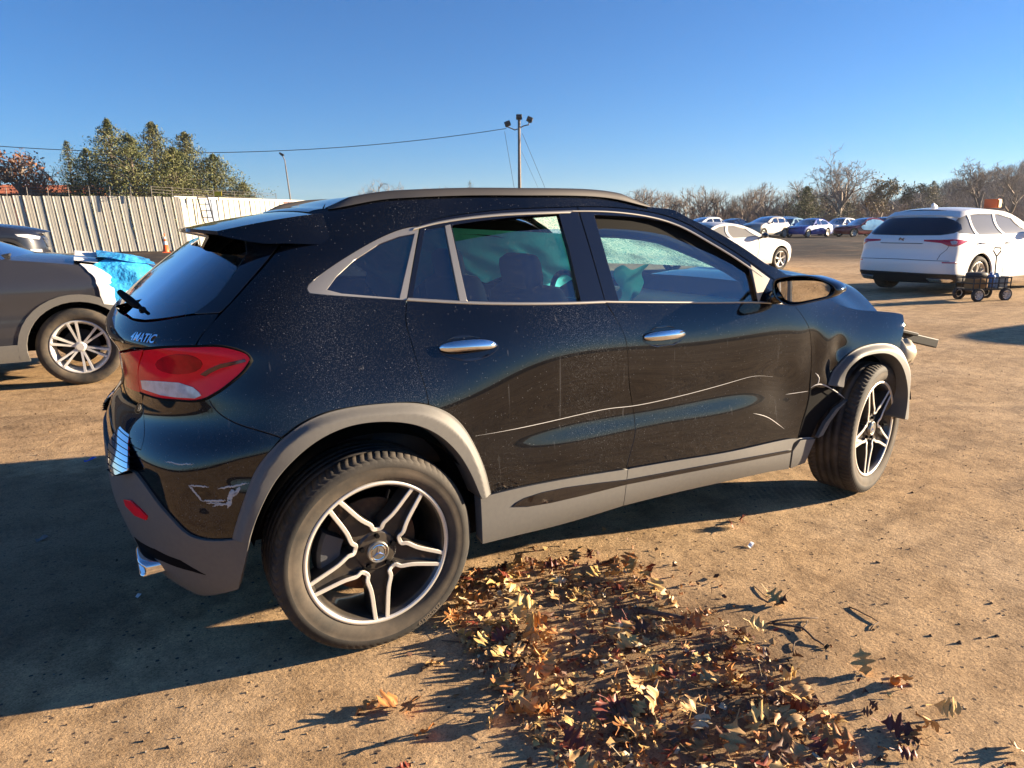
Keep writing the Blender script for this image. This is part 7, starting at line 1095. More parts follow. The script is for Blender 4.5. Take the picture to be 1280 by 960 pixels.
# ---- white crossover seen from behind on the right
M_WHITE_P=paint('white paint',(.80,.79,.76),rough=.5,coat=.6)
M_LOTGLASS=glass('lot car glass',(.55,.68,.75),.55,dust=.10); M_PRIV=mat('tinted rear glass',(.010,.013,.022),rough=.05,coat=.6)
M_REDL=mat('lot red lamp',(.45,.01,.02),rough=.12,coat=.6); M_LAMP=mat('lot headlamp',(.55,.56,.58),rough=.1,coat=1,noise=(30,(.2,.2,.22),.4,.7)); M_BLKP=mat('lot black plastic',(.018,.018,.019),rough=.5)
MDXS=CarSurf(tilt(1.12,1.62,.38,12),[(-1.2,.93),(0,.965),(1.5,.96),(2.9,.955),(3.6,.90),(4.2,.75)],.8,
  [(.1,-.80),(.28,-.92),(.40,-1.02),(.55,-1.07),(.68,-1.07),(.80,-1.04),(.95,-1.03),(1.06,-1.02),(1.12,-.98),(1.25,-.86),(1.40,-.70),(1.52,-.55),(1.6,-.42),(1.75,-.1)],
  [(.1,3.7),(.3,3.88),(.6,3.93),(.9,3.86),(1.05,3.6),(1.2,3.0),(1.6,2.6)],.45,.6,3.6,2.8,1.05)
mdx=dict(surf=MDXS,sill=.30,wr=.375,xr=0,xf=2.89,arch=.435,hood=[(3.66,.93),(3.2,1.03),(2.6,1.10),(2.2,1.14)],ws=[(2.2,1.14),(1.8,1.37),(1.45,1.54),(1.2,1.61)],roof=[(1.2,1.61),(.6,1.645),(0,1.635),(-.35,1.60)],
  belt=[(2.2,1.14),(1.2,1.12),(.3,1.125),(-.5,1.15),(-.98,1.13)],beltback=1.13,suv=True,tailbot=.42,nosebot=.3,tailtop=1.13,
  wins=[[(1.95,1.17),(1.35,1.47),(.95,1.55),(.80,1.555),(.88,1.16)],[(.80,1.16),(.72,1.555),(.2,1.56),(-.10,1.545),(-.06,1.16)],[(-.15,1.165),(-.19,1.54),(-.42,1.49),(-.62,1.38),(-.70,1.27),(-.66,1.20)]],
  mirror=(1.85,1.15),len0=-1.0,len1=3.85,track=.84,tw=.25,seats=(.2,1.2),spokes=5,style='twin',crown=.055,hmat=mat('chrome',(.8,.8,.8)),
  seams=[[(.84,1.12),(.80,.8),(.82,.40)],[(-.12,1.12),(-.16,.95),(.10,.80)]],handles=[(.98,.99),(.02,1.0)],
  clad=None)
mdx.pop('clad'); mdx['glass']=mat('warm reflection glass',(.20,.195,.175),rough=.16,coat=.5)  # warm reflections on the panes put into their colour
wcar=empty('white_crossover','white crossover with an orange marker box on its roof parked at the right','car',(13.78,5.18,0),0)
wcar.scale=(1,1,.965)
gencar(wcar,mdx,M_WHITE_P,res=.05)
K2=-MDXS.K
def dense(q,st=.03):
    q=np.array(q,float); o=[]
    for i in range(len(q)-1): n=max(1,int(np.linalg.norm(q[i+1]-q[i])/st)); o+=[q[i]+(q[i+1]-q[i])*k/n for k in range(n)]
    return np.array(o+[q[-1]])
def both(nm,poly,mm,of,**k): return panel(nm,MDXS,dense(poly),mm,wcar,both=True,off=of,gap=0,flange=.012,res=.04,**k)
both('rear_window',[(K2,1.50),(K2+.52,1.49),(-.36,1.44),(-.19,1.36),(-.14,1.27),(-.30,1.20),(-.52,1.165),(K2,1.155)],M_PRIV,.004)
both('rear_spoiler',[(K2,1.61),(-.30,1.585),(-.12,1.53),(-.26,1.47),(K2+.4,1.515),(K2,1.52)],M_WHITE_P,.03)
both('tail_lamp',[(-.72,1.075),(-.50,1.075),(-.30,1.085),(-.08,1.075),(.10,1.045),(-.10,.985),(-.24,.955),(-.36,.965),(-.47,1.02),(-.72,1.048)],M_REDL,.008)
both('reversing_lamp',[(-.33,1.045),(-.25,1.06),(-.19,1.04),(-.22,1.0),(-.30,.995)],M_LAMP,.012)
both('bumper_lower',[(K2,.44),(-.35,.435),(-.05,.42),(.06,.40),(.03,.30),(-.3,.26),(K2,.24)],M_BLKP,.012)
both('bumper_reflector',[(-.42,.665),(-.14,.655),(-.14,.64),(-.42,.645)],M_REDL,.008)
both('bumper_crease',[(K2,.70),(-.30,.685),(-.30,.680),(K2,.692)],M_BLKP,.004)
for m_ in (False,True): panel('exhaust_tip',MDXS,dense([(-.66,.345),(-.30,.345),(-.26,.315),(-.33,.285),(-.62,.285)]),mat('chrome',(.8,.8,.8)),wcar,mirror=m_,off=.02,gap=0,flange=.012,res=.04)
strip_on('tailgate_seam',MDXS,np.array([(-.33,1.0),(-.38,.9),(-.47,.80),(-.50,.70)]),.008,M_DARK,wcar,thick=.003,taper=False)
both('plate_recess',[(K2,1.01),(K2+.33,1.01),(K2+.30,1.0),(K2,1.0)],M_BLKP,.004)
bm=bmesh.new(); add_box(bm,(-1.015,0,1.075),(.02,.10,.016),Matrix.Rotation(radians(25),3,'X')); add_box(bm,(-1.015,.0,1.095),(.02,.08,.016),Matrix.Rotation(radians(25),3,'X')); add_box(bm,(-1.015,-.035,1.085),(.02,.02,.05),Matrix.Rotation(radians(25),3,'X')); add_box(bm,(-1.015,.04,1.085),(.02,.02,.05),Matrix.Rotation(radians(25),3,'X'))
bm_ob('rear_emblem',bm,M_CHROME,wcar)
bm=bmesh.new(); r=bmesh.ops.create_uvsphere(bm,u_segments=10,v_segments=8,radius=1)
for v in r['verts']: v.co=Vector((-.05+v.co.x*.11,v.co.y*.035,1.70+v.co.z*.06+.03*(v.co.x<0)))
bm_ob('roof_aerial',bm,M_WHITE_P,wcar,True)
mk_b=empty('roof_marker','orange marker box standing on the roof of the white crossover','marker',(15.1,4.80,1.615))
mk_b.scale=(.72,.72,.62)
bm=bmesh.new(); add_box(bm,(0,0,.15),(.30,.34,.28),Matrix.Rotation(radians(12),3,'Z'),.02); bm_ob('box_shell',bm,mat('orange plastic',(.85,.16,.03),rough=.5),mk_b)
bm=bmesh.new(); add_box(bm,(.02,-.19,.15),(.24,.012,.24),Matrix.Rotation(radians(12),3,'Z')); bm_ob('label_sheet',bm,mat('yellow paper',(.85,.55,.18),rough=.7),mk_b)
# ---- grey crossover on the left, nose wrapped in blue film
M_GREYP=paint('metallic grey paint',(.055,.055,.062),rough=.42,metal=.55,coat=1,dust=.12,speck=.1,dcol=(.35,.28,.2))
RGS=CarSurf(tilt(1.06,1.6,.38,20),[(-1.2,.86),(0,.90),(1.4,.90),(2.7,.905),(3.2,.87),(3.7,.72)],.8,
  [(.1,-.8),(.4,-.95),(.6,-.97),(.9,-.92),(1.1,-.85),(1.4,-.6),(1.6,-.35)],[(.1,3.35),(.3,3.52),(.6,3.58),(.85,3.52),(1.0,3.36),(1.1,3.1),(1.3,2.6),(1.6,2.2)],.45,.62,3.2,2.6,1.05)
rg_=dict(surf=RGS,sill=.28,wr=.357,xr=0,xf=2.705,arch=.425,hood=[(3.40,.93),(3.05,1.04),(2.6,1.12),(2.2,1.165)],ws=[(2.2,1.165),(1.75,1.37),(1.35,1.52),(1.1,1.58)],roof=[(1.1,1.58),(.5,1.62),(-.1,1.60),(-.42,1.56)],
  belt=[(2.2,1.165),(1.2,1.10),(.2,1.11),(-.5,1.14),(-.86,1.12)],beltback=1.12,suv=True,tailbot=.4,nosebot=.3,tailtop=1.1,
  wins=[[(1.85,1.16),(1.3,1.44),(.95,1.52),(.78,1.52),(.84,1.13)],[(.76,1.13),(.70,1.52),(.2,1.53),(-.1,1.5),(-.08,1.14)],[(-.16,1.15),(-.2,1.48),(-.5,1.36),(-.6,1.22)]],
  mirror=(1.75,1.14),len0=-.9,len1=3.4,track=.80,tw=.235,seats=(.3,1.2),spokes=6,style='twin',rim='cover',steer=-6,spin=1.15,clad=M_CLAD,handles=[(1.0,.96),(.1,.98)],seams=[[(1.78,1.12),(1.80,.8),(1.76,.42)],[(.8,1.1),(.8,.8),(.82,.42)]])
gcar=empty('grey_crossover','dark grey crossover with its smashed nose wrapped in blue plastic film','car',(-3.605,5.44,0),0)
gencar(gcar,rg_,M_GREYP,res=.045)
# cowl at the foot of the windscreen
bm=bmesh.new(); add_box(bm,(2.17,-.20,1.185),(.18,1.0,.03),Matrix.Rotation(radians(-10),3,'Y'),.01); add_tube(bm,[(2.22,-.60,1.20),(2.0,-.25,1.30)],.012,6); bm_ob('cowl',bm,M_BLKP,gcar)
M_FILM=mat('blue plastic film',(.03,.34,.72),rough=.16,coat=.8,noise=(3.5,(.10,.50,.85),.35,.75),bump=(7,.9,.06))
M_TAPE=mat('white tape',(.75,.73,.70),rough=.6,bump=(12,.4,.01))
def film():
    nu,nv=70,44; V=[];Fs=[]; rs_=np.random.default_rng(5)
    for i in range(nu+1):
        u=i/nu
        for j in range(nv+1):
            v=j/nv; z=.30+.72*v; s0=float(RGS.inv([(3.0-.06*(v-.5)+.02*sin(19*v),min(z,.99))])[0][0]); ss=s0+2*(RGS.A+RGS.K-s0)*u; mir=ss>RGS.A+RGS.K; s_=ss if not mir else 2*(RGS.A+RGS.K)-ss; p=RGS(np.array([s_]),np.array([min(z,.99)]))[0]; n=RGS.nrm(np.array([s_]),np.array([min(z,.99)]))[0]
            puff=(.05+.05*sin(3.1*u*pi)*v+.028*sin(13*u+7*v)+.02*sin(29*u-11*v)+.012*sin(53*u+17*v))*min(1,.25+u*7,.25+(1-u)*7)
            q=p+n*puff
            if z>.93: k=(z-.93)/.09; q=q+np.array([-.16*k**1.2-.0,0,.10*k-.02*k*k])*np.array([1,1,1]); q[1]*=1-.10*k
            V.append((q[0],q[1]*(1 if not mir else -1),q[2]+.012*sin(17*u+5*v)))
    n=nv+1
    for i in range(nu):
        for j in range(nv): Fs.append((i*n+j,(i+1)*n+j,(i+1)*n+j+1,i*n+j+1))
    # lid over the front of the bonnet
    o=len(V); rows=26
    for a in range(rows+1):
        for b in range(rows+1):
            x=2.93+.49*a/rows; y=-.84+1.68*b/rows; y*=1-.22*max(0,(x-3.0)/.5); z=1.135-.10*max(0,(x-2.9)/.5)**1.5+.03*(1-(y/.85)**2)+.012*sin(9*x+7*y)+.010*sin(21*y-8*x)
            V.append((x,y,z+.02))
    for a in range(rows):
        for b in range(rows): k=o+a*(rows+1)+b; Fs.append((k,k+rows+1,k+rows+2,k+1))
    return V,Fs
V,Fs=film(); mesh_ob('wrap_film',V,Fs,M_FILM,gcar)
# white tape band over the wing and bonnet edge
L=np.stack([np.linspace(2.98,3.16,14),np.linspace(1.06,.70,14)],1)
tp=panel('tape_band',RGS,RGS.inv([(2.78,1.10),(2.86,1.085),(2.97,1.07),(3.0,.95),(3.02,.80),(3.03,.72),(2.93,.74),(2.91,.82),(2.89,.93),(2.84,1.03)]),M_TAPE,gcar,off=.014,gap=0,flange=.012,res=.03)
sheet('tape_flap',(2.74,-.78,1.13),(2.93,-.80,1.10),(2.74,.3,1.185),(2.93,.3,1.16),10,10,M_TAPE,gcar,lambda u,v:(0,0,.012*sin(9*v)+.01))
# ---- dark crossover nose at the far left
M_BLKCAR=paint('dark blue black paint',(.012,.014,.022),rough=.4,coat=1)
eq=dict(rg_); eq.update(clad=M_BLKP,rim='alloy',spokes=5,style='spoke',steer=0)
ecar=empty('dark_crossover','near black crossover whose nose shows at the left edge before the fence','car',(-5.15,18.3,.34),0)
eq['decals']=[('headlamp',[(2.95,.93),(3.20,.92),(3.42,.86),(3.40,.80),(3.2,.83),(3.0,.88)],M_LAMP,.012),('fog_lamp',[(3.20,.58),(3.42,.57),(3.42,.48),(3.22,.47)],M_LAMP,.012)]
eq['raw']=[('grille',[(RGS.A+RGS.K*.62,.84),(RGS.A+RGS.K,.86),(RGS.A+RGS.K,.60),(RGS.A+RGS.K*.66,.62)],mat('bright grille',(.25,.25,.26),.3,.7,noise=(60,(.02,.02,.02),.45,.55)),.014),('bumper_lower',[(RGS.A+.5,.42),(RGS.A+RGS.K,.42),(RGS.A+RGS.K,.28),(RGS.A+.5,.28)],M_SATIN,.012)]
gencar(ecar,eq,M_BLKCAR,res=.07)
# ---- sedans, coupes and vans of the rows beyond
def sedan_spec(nose=3.65,h=1.44,deck=True,wb=2.75,**k):
    S=CarSurf(tilt(.92,h-.04,.34,14),[(-1.1,.84),(0,.885),(1.4,.885),(wb,.885),(wb+.4,.84),(wb+.9,.70)],.62,[(.1,-.85),(.35,-.98),(.6,-1.02),(.85,-.98),(1.0,-.9),(1.3,-.3)],[(.1,wb+.70),(.3,wb+.86),(.5,wb+.90),(.68,wb+.84),(.8,wb+.62),(1.0,wb-.1),(1.4,wb-.8)],.45,.6,3.0,2.5,1.0)
    d=dict(surf=S,sill=.22,wr=.325,xr=0,xf=wb,arch=.385,hood=[(wb+.70,.70),(wb+.3,.82),(wb-.3,.90),(wb-.62,.935)],ws=[(wb-.62,.935),(wb-1.05,1.17),(wb-1.35,h-.09),(wb-1.5,h-.05)],roof=[(wb-1.5,h-.05),(.8,h),(.35,h-.03),(.2,h-.06)],rw=[(.2,h-.06),(-.15,1.20),(-.45,1.02),(-.6,.97)],deck=[(-.6,.97),(-.8,.96),(-.9,.94)],
      belt=[(wb-.62,.935),(1.2,.91),(.3,.93),(-.6,.965),(-.9,.94)],beltback=.94,suv=False,tailbot=.35,nosebot=.25,tailtop=.94,
      wins=[[(wb-.95,.96),(wb-1.4,h-.13),(1.05,h-.09),(1.02,.945)],[(.94,.945),(.96,h-.09),(.45,h-.10),(.15,h-.17),(-.05,1.10),(.0,.96)]],mirror=(wb-.85,.95),len0=-.9,len1=wb+.75,track=.79,tw=.205,seats=(.2,1.1),handles=[(.9,.82),(-.02,.84)],seams=[[(1.0,.9),(1.0,.4)]])
    d.update(k); return d
# white coupe
M_CREAM=paint('white coupe paint',(.78,.75,.68),rough=.5,coat=.5)
cp=sedan_spec(h=1.36,wb=2.58,rim='alloy'); 
cp.update(ws=[(1.96,.935),(1.55,1.15),(1.2,1.27),(1.02,1.31)],roof=[(1.02,1.31),(.6,1.335),(.3,1.31),(.1,1.27)],rw=[(.1,1.27),(-.3,1.11),(-.6,1.0),(-.72,.975)],deck=[(-.72,.975),(-.82,.96),(-.9,.94)],wins=[[(1.68,.965),(1.25,1.20),(.82,1.275),(.62,1.28),(.66,.955)],[(.56,.955),(.53,1.275),(.28,1.255),(.0,1.17),(-.22,1.05),(-.30,.98)]],wheel=.32)
cp['seams']=[[(1.62,.93),(1.66,.7),(1.55,.36)],[(.5,.93),(.46,.6),(.56,.4)]]; cp['handles']=[(.72,.80)]; cp['decals']=[('headlamp',[(2.86,.72),(3.08,.70),(3.26,.62),(3.2,.58),(2.95,.64)],M_LAMP,.01)]; cp['mirmat']=M_GLOSS; cp['wsglass']=M_LOTGLASS; cp['glass']=mat('tan grey side glass',(.27,.255,.215),rough=.2,coat=.6)  # side panes are opaque tan-grey
ccar=empty('white_coupe','cream white two door coupe parked beyond the bonnet of the black car','car',(13.75,11.75,0),0)
gencar(ccar,cp,M_CREAM,res=.06)
# the row facing left
ROW=[]
def far_car(name,label,x,y,rz,spec,pm,scale=1.0,res=.11):
    r=empty(name,label,'car',(x,y,0),rz,'cars parked in the far rows'); r.scale=(scale,)*3; gencar(r,spec,pm,res=res); return r
def row_spec(**k): s=sedan_spec(**k); return s
M_BLUEP=paint('blue paint',(.02,.05,.30),rough=.4,coat=1); M_SILV=paint('silver paint',(.36,.33,.30),rough=.4,metal=.4,coat=.8); M_REDP=paint('dark red paint',(.22,.008,.012),rough=.4,coat=1); M_DKG=paint('dark grey paint',(.03,.032,.036),rough=.4,coat=1); M_LBL=paint('pale blue paint',(.25,.42,.52),rough=.4,coat=.8)
b_=row_spec(); b_['decals']=[('side_graphic',[(2.0,.80),(1.6,.86),(1.2,.80),(.9,.86),(.3,.80),(.2,.60),(.7,.50),(.9,.62),(1.3,.45),(1.8,.48),(1.7,.62)],mat('white vinyl',(.55,.62,.80),.4,noise=(3,(.05,.08,.45),.45,.55)),.006)]
far_car('blue_sedan','blue sedan with white graphics splashed over its doors in the far row',50.6,35.4,pi+.10,b_,M_BLUEP)
r_=row_spec(); r_['wsglass']=M_LOTGLASS; rc=far_car('red_sedan','dark red sedan with light blue film over its doors and windscreen',53.9,32.6,pi-.25,r_,M_REDP)
panel('wrap_film',r_['surf'],r_['surf'].inv([(2.0,.90),(1.5,1.2),(.9,1.34),(.2,1.28),(-.2,1.05),(-.1,.60),(.9,.5),(1.9,.55)]),mat('pale blue film',(.30,.62,.85),rough=.25,coat=.5,bump=(4,.6,.05)),rc,off=.03,gap=0,mirror=True,res=.1)
far_car('silver_van','silver people carrier facing left behind the white coupe',46.4,36.2,pi+.10,eq|dict(decals=[],raw=[],clad=M_CLAD),M_SILV)
far_car('dark_estate','dark grey estate car in the row behind the blue sedan',57.0,43.2,pi,eq|dict(decals=[],raw=[]),M_DKG)
far_car('pale_blue_car','pale blue hatchback half hidden behind the blue sedan',52.5,38.8,pi,row_spec(h=1.5),M_LBL)
far_car('white_sedan','white sedan between the blue sedan and the red one',57.4,37.4,pi,row_spec(h=1.46),M_WHITE_P)
far_car('white_wagon','white wagon whose roof rises behind the cream coupe',44.0,40.5,pi,eq|dict(decals=[],raw=[]),M_WHITE_P)
far_car('black_sedan','black sedan behind the silver people carrier',49.5,42.6,pi,row_spec(h=1.48),M_GLOSS)
far_car('grey_hatchback','grey hatchback beyond the red sedan near the white crossover',63.0,37.0,pi,row_spec(h=1.5),M_SILV)
far_car('teal_sedan','pale teal sedan furthest right in the row before the white crossover',68.0,37.0,pi,row_spec(),M_LBL)

# ---------------------------------------------------------------- places given by bearing (degrees right of the view axis) and distance
CX,CY,CYAW=-.725,-3.052,.527
def at(px,d,z=2.6):       # px: horizontal place in a 1280-wide frame, d: distance along the view axis
    k=(px-640)/887.086*(.975-(z-1.447)*.223/d); return (CX+d*(sin(CYAW)+k*cos(CYAW)), CY+d*(cos(CYAW)-k*sin(CYAW)))
# ---- corrugated metal fence
M_FENCE=mat('cream sheet metal',(.50,.475,.40),rough=.6,noise=(1.6,(.40,.375,.31),.45,.78)); M_FENCE2=mat('cream sheet metal worn',(.54,.50,.41),rough=.6,noise=(2.4,(.36,.32,.26),.42,.75))
M_BROWN=mat('brown red sheet metal',(.13,.045,.035),rough=.6); M_FENCE_SHADE=mat('cream sheet metal shaded',(.22,.27,.36),rough=.6)  # blue-grey: shade on the return and gap panels put into their colour
def fence(label,A,B,n,H,lean,mfn,cap=False):
    A=Vector(A);B=Vector(B); d=(B-A); L=d.length; d=d.normalized(); ang=atan2(d.y,d.x)
    f=empty('metal_fence',label,'fence',(A.x,A.y,0),ang,'metal fence sections'); w=L/n; cache={}
    for i in range(n):
        m=mfn(i); rr=random.Random(i*7+n)
        if m is None: continue
        k=(m.name,i%5)
        if k not in cache:
            V=[];Fs=[]; sec=[(0,0),(.02,-.018),(.055,-.018),(.075,0),(w*.34,0),(w*.37,-.004),(w*.44,-.004),(w*.47,0),(w*.68,0),(w*.71,-.004),(w*.76,-.004),(w*.79,0),(w-.045,0)]
            jit=(i%5-2)*.006
            for (x,y) in sec:
                for z in (0.02,H*.5,H): V.append((x-lean*(z-.0)+(jit if z==H else 0),y+(.01*(i%3) if z==H*.5 else 0),z))
            for a in range(len(sec)-1):
                for b in range(2): q=a*3+b; Fs.append((q,q+3,q+4,q+1))
            n0=len(V); V+=[(x,y+.012,z) for x,y,z in V]; Fs+=[tuple(n0+q for q in fc[::-1]) for fc in Fs[:]]
            o=mesh_ob('panel',V,Fs,m,f,False); cache[k]=o.data
        else: o=link(bpy.data.objects.new('panel',cache[k]),f)
        o.location=(i*w,rr.uniform(-.015,.015),rr.uniform(-.02,.03))
    if cap:
        bm=bmesh.new(); add_box(bm,(L/2-lean*H,-.03,H+.04),(L,.12,.14)); bm_ob('cap_rail',bm,M_FENCE,f)
    return f
P0=at(-120,36.2); P1=at(216,41.2); P2=at(221,42.0); P3=at(440,57)
fence('cream ribbed metal fence leaning behind the traffic cone',(P0[0],P0[1],0),(P1[0]+.75,P1[1],0),29,3.0,.085,lambda i:M_FENCE if i%4 else M_FENCE2)
fence('cream metal fence section with a cap rail and dark red panels behind the spoiler',(P2[0]+.1,P2[1],0),(P3[0],P3[1],0),36,2.95,.07,lambda i: M_FENCE_SHADE if i in(0,5,6) else M_BROWN if 20<=i<=24 else M_FENCE,cap=True)
# ladder at the gap, yellow sign, barbed wire
lx,ly=at(267,43.5); t=empty('ladder','grey ladder leaning in the gap of the metal fence','ladder',(lx,ly,0),-.3)
bm=bmesh.new()
for s in (-.28,.28): add_box(bm,(s-.25,0,1.6),(.07,.05,3.2),Matrix.Rotation(radians(-9),3,'Y'))
bm_ob('rail',bm,mat('weathered steel',(.20,.18,.16),.5,.4),t)
for k in range(8):
    bm=bmesh.new(); add_box(bm,(.25-.38-.155*(k*.38-.6),0,.35+.38*k),(.56,.04,.05)); bm_ob('rung',bm,MATS['weathered steel'],t)
yx,yy=at(276,43); t=empty('warning_sign','small blank yellow sign standing above the metal fence','sign',(yx,yy,2.9),-.4)
bm=bmesh.new(); add_box(bm,(0,0,.30),(.42,.03,.26)); bm_ob('plate',bm,mat('yellow sign',(.80,.55,.02),rough=.5),t); bm=bmesh.new(); add_box(bm,(0,.03,.1),(.04,.04,.5)); bm_ob('post',bm,MATS['weathered steel'],t)
t=empty('barbed_wire','thin posts and barbed wire strung above the metal fence','wire fence',(P1[0],P1[1]+.4,3.0),0)
bm=bmesh.new(); 
for i in range(16):
    x,y=at(-40+i*26,40+max(0,i-9)*1.9); add_tube(bm,[(x-P1[0],y-P1[1],-.3),(x-P1[0],y-P1[1],.55)],.022,5)
for z in (.2,.38,.52):
    pts=[(at(-40+i*26,40+max(0,i-9)*1.9)[0]-P1[0],at(-40+i*26,40+max(0,i-9)*1.9)[1]-P1[1],z+.02*sin(i*2.1+z*9)) for i in range(16)]
    add_tube(bm,pts,.011,4,False)
bm_ob('strands',bm,MATS['weathered steel'],t)
# ---- traffic cone
t=empty('traffic_cone','orange and white traffic cone standing at the foot of the fence','cone',(*at(203,38.8),0))
MO=mat('cone orange',(.80,.13,.03),.5); MWH=mat('cone white band',(.75,.73,.68),.5)
bm=bmesh.new(); add_box(bm,(0,0,.02),(.40,.40,.04),None,.01); bm_ob('base',bm,MO,t)
def ring_ob(nm,z0,r0,z1,r1,m):
    V=[];n=20
    for z,r in ((z0,r0),(z1,r1)): V+=[(r*cos(2*pi*k/n),r*sin(2*pi*k/n),z) for k in range(n)]
    mesh_ob(nm,V,[(k,(k+1)%n,n+(k+1)%n,n+k) for k in range(n)]+[tuple(range(n,2*n))],m,t)
ring_ob('cone_body',.04,.17,.42,.115,MO); ring_ob('lower_band',.42,.115,.60,.085,MWH); ring_ob('cone_neck',.60,.085,.72,.065,MO); ring_ob('upper_band',.72,.065,.84,.05,MWH); ring_ob('cone_tip',.84,.05,1.0,.03,MO)
# ---- trees
def leafcards(pts,nrm,size,rng,jit=.6,asp=.55):
    n=len(pts); a=rng.normal(size=(n,3)); a/=np.linalg.norm(a,axis=1,keepdims=True); a=a*jit+nrm*(1-jit); a/=np.linalg.norm(a,axis=1,keepdims=True)
    b=np.cross(a,rng.normal(size=(n,3))); b/=np.linalg.norm(b,axis=1,keepdims=True); s=size*rng.uniform(.6,1.35,size=(n,1))
    P=np.stack([pts-a*s*.5-b*s*asp*.3,pts+b*s*asp*.55,pts+a*s*.6,pts-b*s*asp*.5],1).reshape(-1,3)
    F=np.arange(4*n).reshape(n,4); return P,F
def pine_mesh(h,r,seed,n=4200,base=.12,shape=1.0):
    rng=np.random.default_rng(seed); P=[];F=[]; o=0
    nl=int(16+h*2.2); V=[];
    bm=bmesh.new(); add_tube(bm,[(0,0,0),(.05,.03,h*.5),(0,0,h*.96)],[r*.085,r*.05,.02],7)
    cen=[];cr=[]
    for k in range(nl):
        z=h*(base+(1-base)*(k/(nl-1))**.92); q=(z/h-base)/(1-base); rad=r*(1-q**2.0)**.75*(.62+.38*min(1,q*4+.3))*rng.uniform(.70,1.22)
        nb=max(3,int(7*(1-q)+3)); a0=rng.uniform(0,6.28)
        for b in range(nb):
            a=a0+2*pi*b/nb+rng.normal()*.25; l=rad*rng.uniform(.6,1.15); up=rng.uniform(-.05,.30)
            e=np.array([l*cos(a),l*sin(a),z+up*l]); s=np.array([0,0,z-.1*l])
            add_tube(bm,[s,(s+e)/2+[0,0,.06*l],e],[.035,.02,.008],3,False)
            for t in np.linspace(.35,1.0,4): cen.append(s*(1-t)+e*t+rng.normal(size=3)*.12*l); cr.append(.20*l+.16)
    cen=np.array(cen);cr=np.array(cr); k=rng.integers(0,len(cen),n); pts=cen[k]+rng.normal(size=(n,3))*cr[k][:,None]*[.55,.55,.38]
    nr=pts-[0,0,h*.4]; nr/=np.linalg.norm(nr,axis=1,keepdims=True); nr[:,2]+=.35
    P,F=leafcards(pts,nr,.02*r+.12,rng,.65,.34); return bm,P,F
def bare_mesh(h,seed,spread=.62,depth=6,twig=True,nb0=5):
    rng=random.Random(seed); bm=bmesh.new(); segs=[]
    def grow(p,d,l,r,lev):
        n=3 if lev<2 else 2; pts=[p]; q=p; dd=d
        for i in range(n):
            dd=(dd+Vector((rng.gauss(0,.11),rng.gauss(0,.11),rng.gauss(.03,.07)))).normalized(); q=q+dd*(l/n); pts.append(q)
        add_tube(bm,pts,[r*(1-.45*i/n) for i in range(n+1)],5 if lev==0 else 3,False)
        if lev>=depth: return
        nb=(nb0 if lev==0 else 3 if lev<3 else rng.choice((2,3)))
        for i in range(nb):
            t=rng.uniform(.35,1) if lev else rng.uniform(.35,1); k=min(n-1,int(t*n)); s=pts[k].lerp(pts[k+1],t*n-k if t<1 else 1)
            a=rng.uniform(0,6.283); o=dd.orthogonal().normalized(); o.rotate(Matrix.Rotation(a,3,dd)); nd=(dd*(1-spread)+o*spread*rng.uniform(.6,1.2)+Vector((0,0,.12))).normalized()
            grow(s,nd,l*rng.uniform(.55,.78),max(r*rng.uniform(.45,.64),.014),lev+1)
    grow(Vector((0,0,0)),Vector((0,0,1)),h*.34,h*.026,0); return bm
M_BARK=mat('bark',(.15,.115,.09),rough=.9,noise=(8,(.22,.175,.14),.4,.7)); M_BARKG=mat('grey bark',(.22,.18,.15),rough=.9)
M_PINE=mat('pine needles',(.078,.095,.024),rough=.65,noise=(.7,(.15,.142,.034),.40,.68)); M_PINE2=mat('pine needles blue green',(.070,.085,.032),rough=.65,noise=(.9,(.145,.135,.036),.4,.68))
M_OAKL=mat('rust leaves',(.20,.075,.035),rough=.7,noise=(1.2,(.30,.13,.06),.4,.7)); M_YEL=mat('dull yellow foliage',(.20,.155,.06),rough=.7,noise=(.8,(.11,.10,.04),.4,.7))
_tm={}
def pine(label,px,d,h,r,seed,mt=M_PINE,group='pines beyond the fence',n=5200,name='pine_tree',base=.08):
    key=('p',seed,round(h,1),round(r,1)); x,y=at(px,d,h*.7); t=empty(name,label,'tree',(x,y,0),seed*.7,group)
    bm,P,F=pine_mesh(h,r,seed,n,base); bm_ob('trunk',bm,M_BARK,t,True); mesh_ob('crown',P,F,mt,t,False); return t
def bare(label,px,d,h,seed,mt=M_BARK,group='bare trees',leaf=None,z=0,name='bare_tree',nl=900,depth=6,spread=.62,xy=None):
    x,y=xy or at(px,d,h*.7); t=empty(name,label,'tree',(x,y,z),seed*1.3,group); key=(seed%6,depth,spread)
    if key not in _tm: o=bm_ob('branches',bare_mesh(10,seed%6+3,depth=depth,spread=spread),mt,t,True); zx=10/max(v.co.z for v in o.data.vertices); o.data.transform(Matrix.Diagonal((zx*.92,zx*.92,zx,1))); _tm[key]=o.data
    else:
        o=link(bpy.data.objects.new('branches',_tm[key]),t)
    o.scale=(h/10,)*3
    if leaf:
        rng=np.random.default_rng(seed); vs=np.array([v.co[:] for v in o.data.vertices])*(h/10); vs=vs[vs[:,2]>h*.28]; k=rng.integers(0,len(vs),nl); pts=vs[k]+rng.normal(size=(nl,3))*.16
        P,F=leafcards(pts,rng.normal(size=(nl,3)),.24,rng,.9,.6); mesh_ob('leaves',P,F,leaf,t,False)
    return t
pine('tall broad olive pine, left of the pine group beyond the fence',142,62,9.9,3.3,1,n=17000)
pine('dark pine with a ragged top next to the tallest olive pine',197,64,9.9,3.3,2,M_PINE2,n=17000)
pine('dark rounded pine before the low sloping pines',237,66,9.3,3.4,3,M_PINE2,n=17000)
pine('low olive pine at the right end of the pine group',272,66,7.4,3.6,4,n=15000)
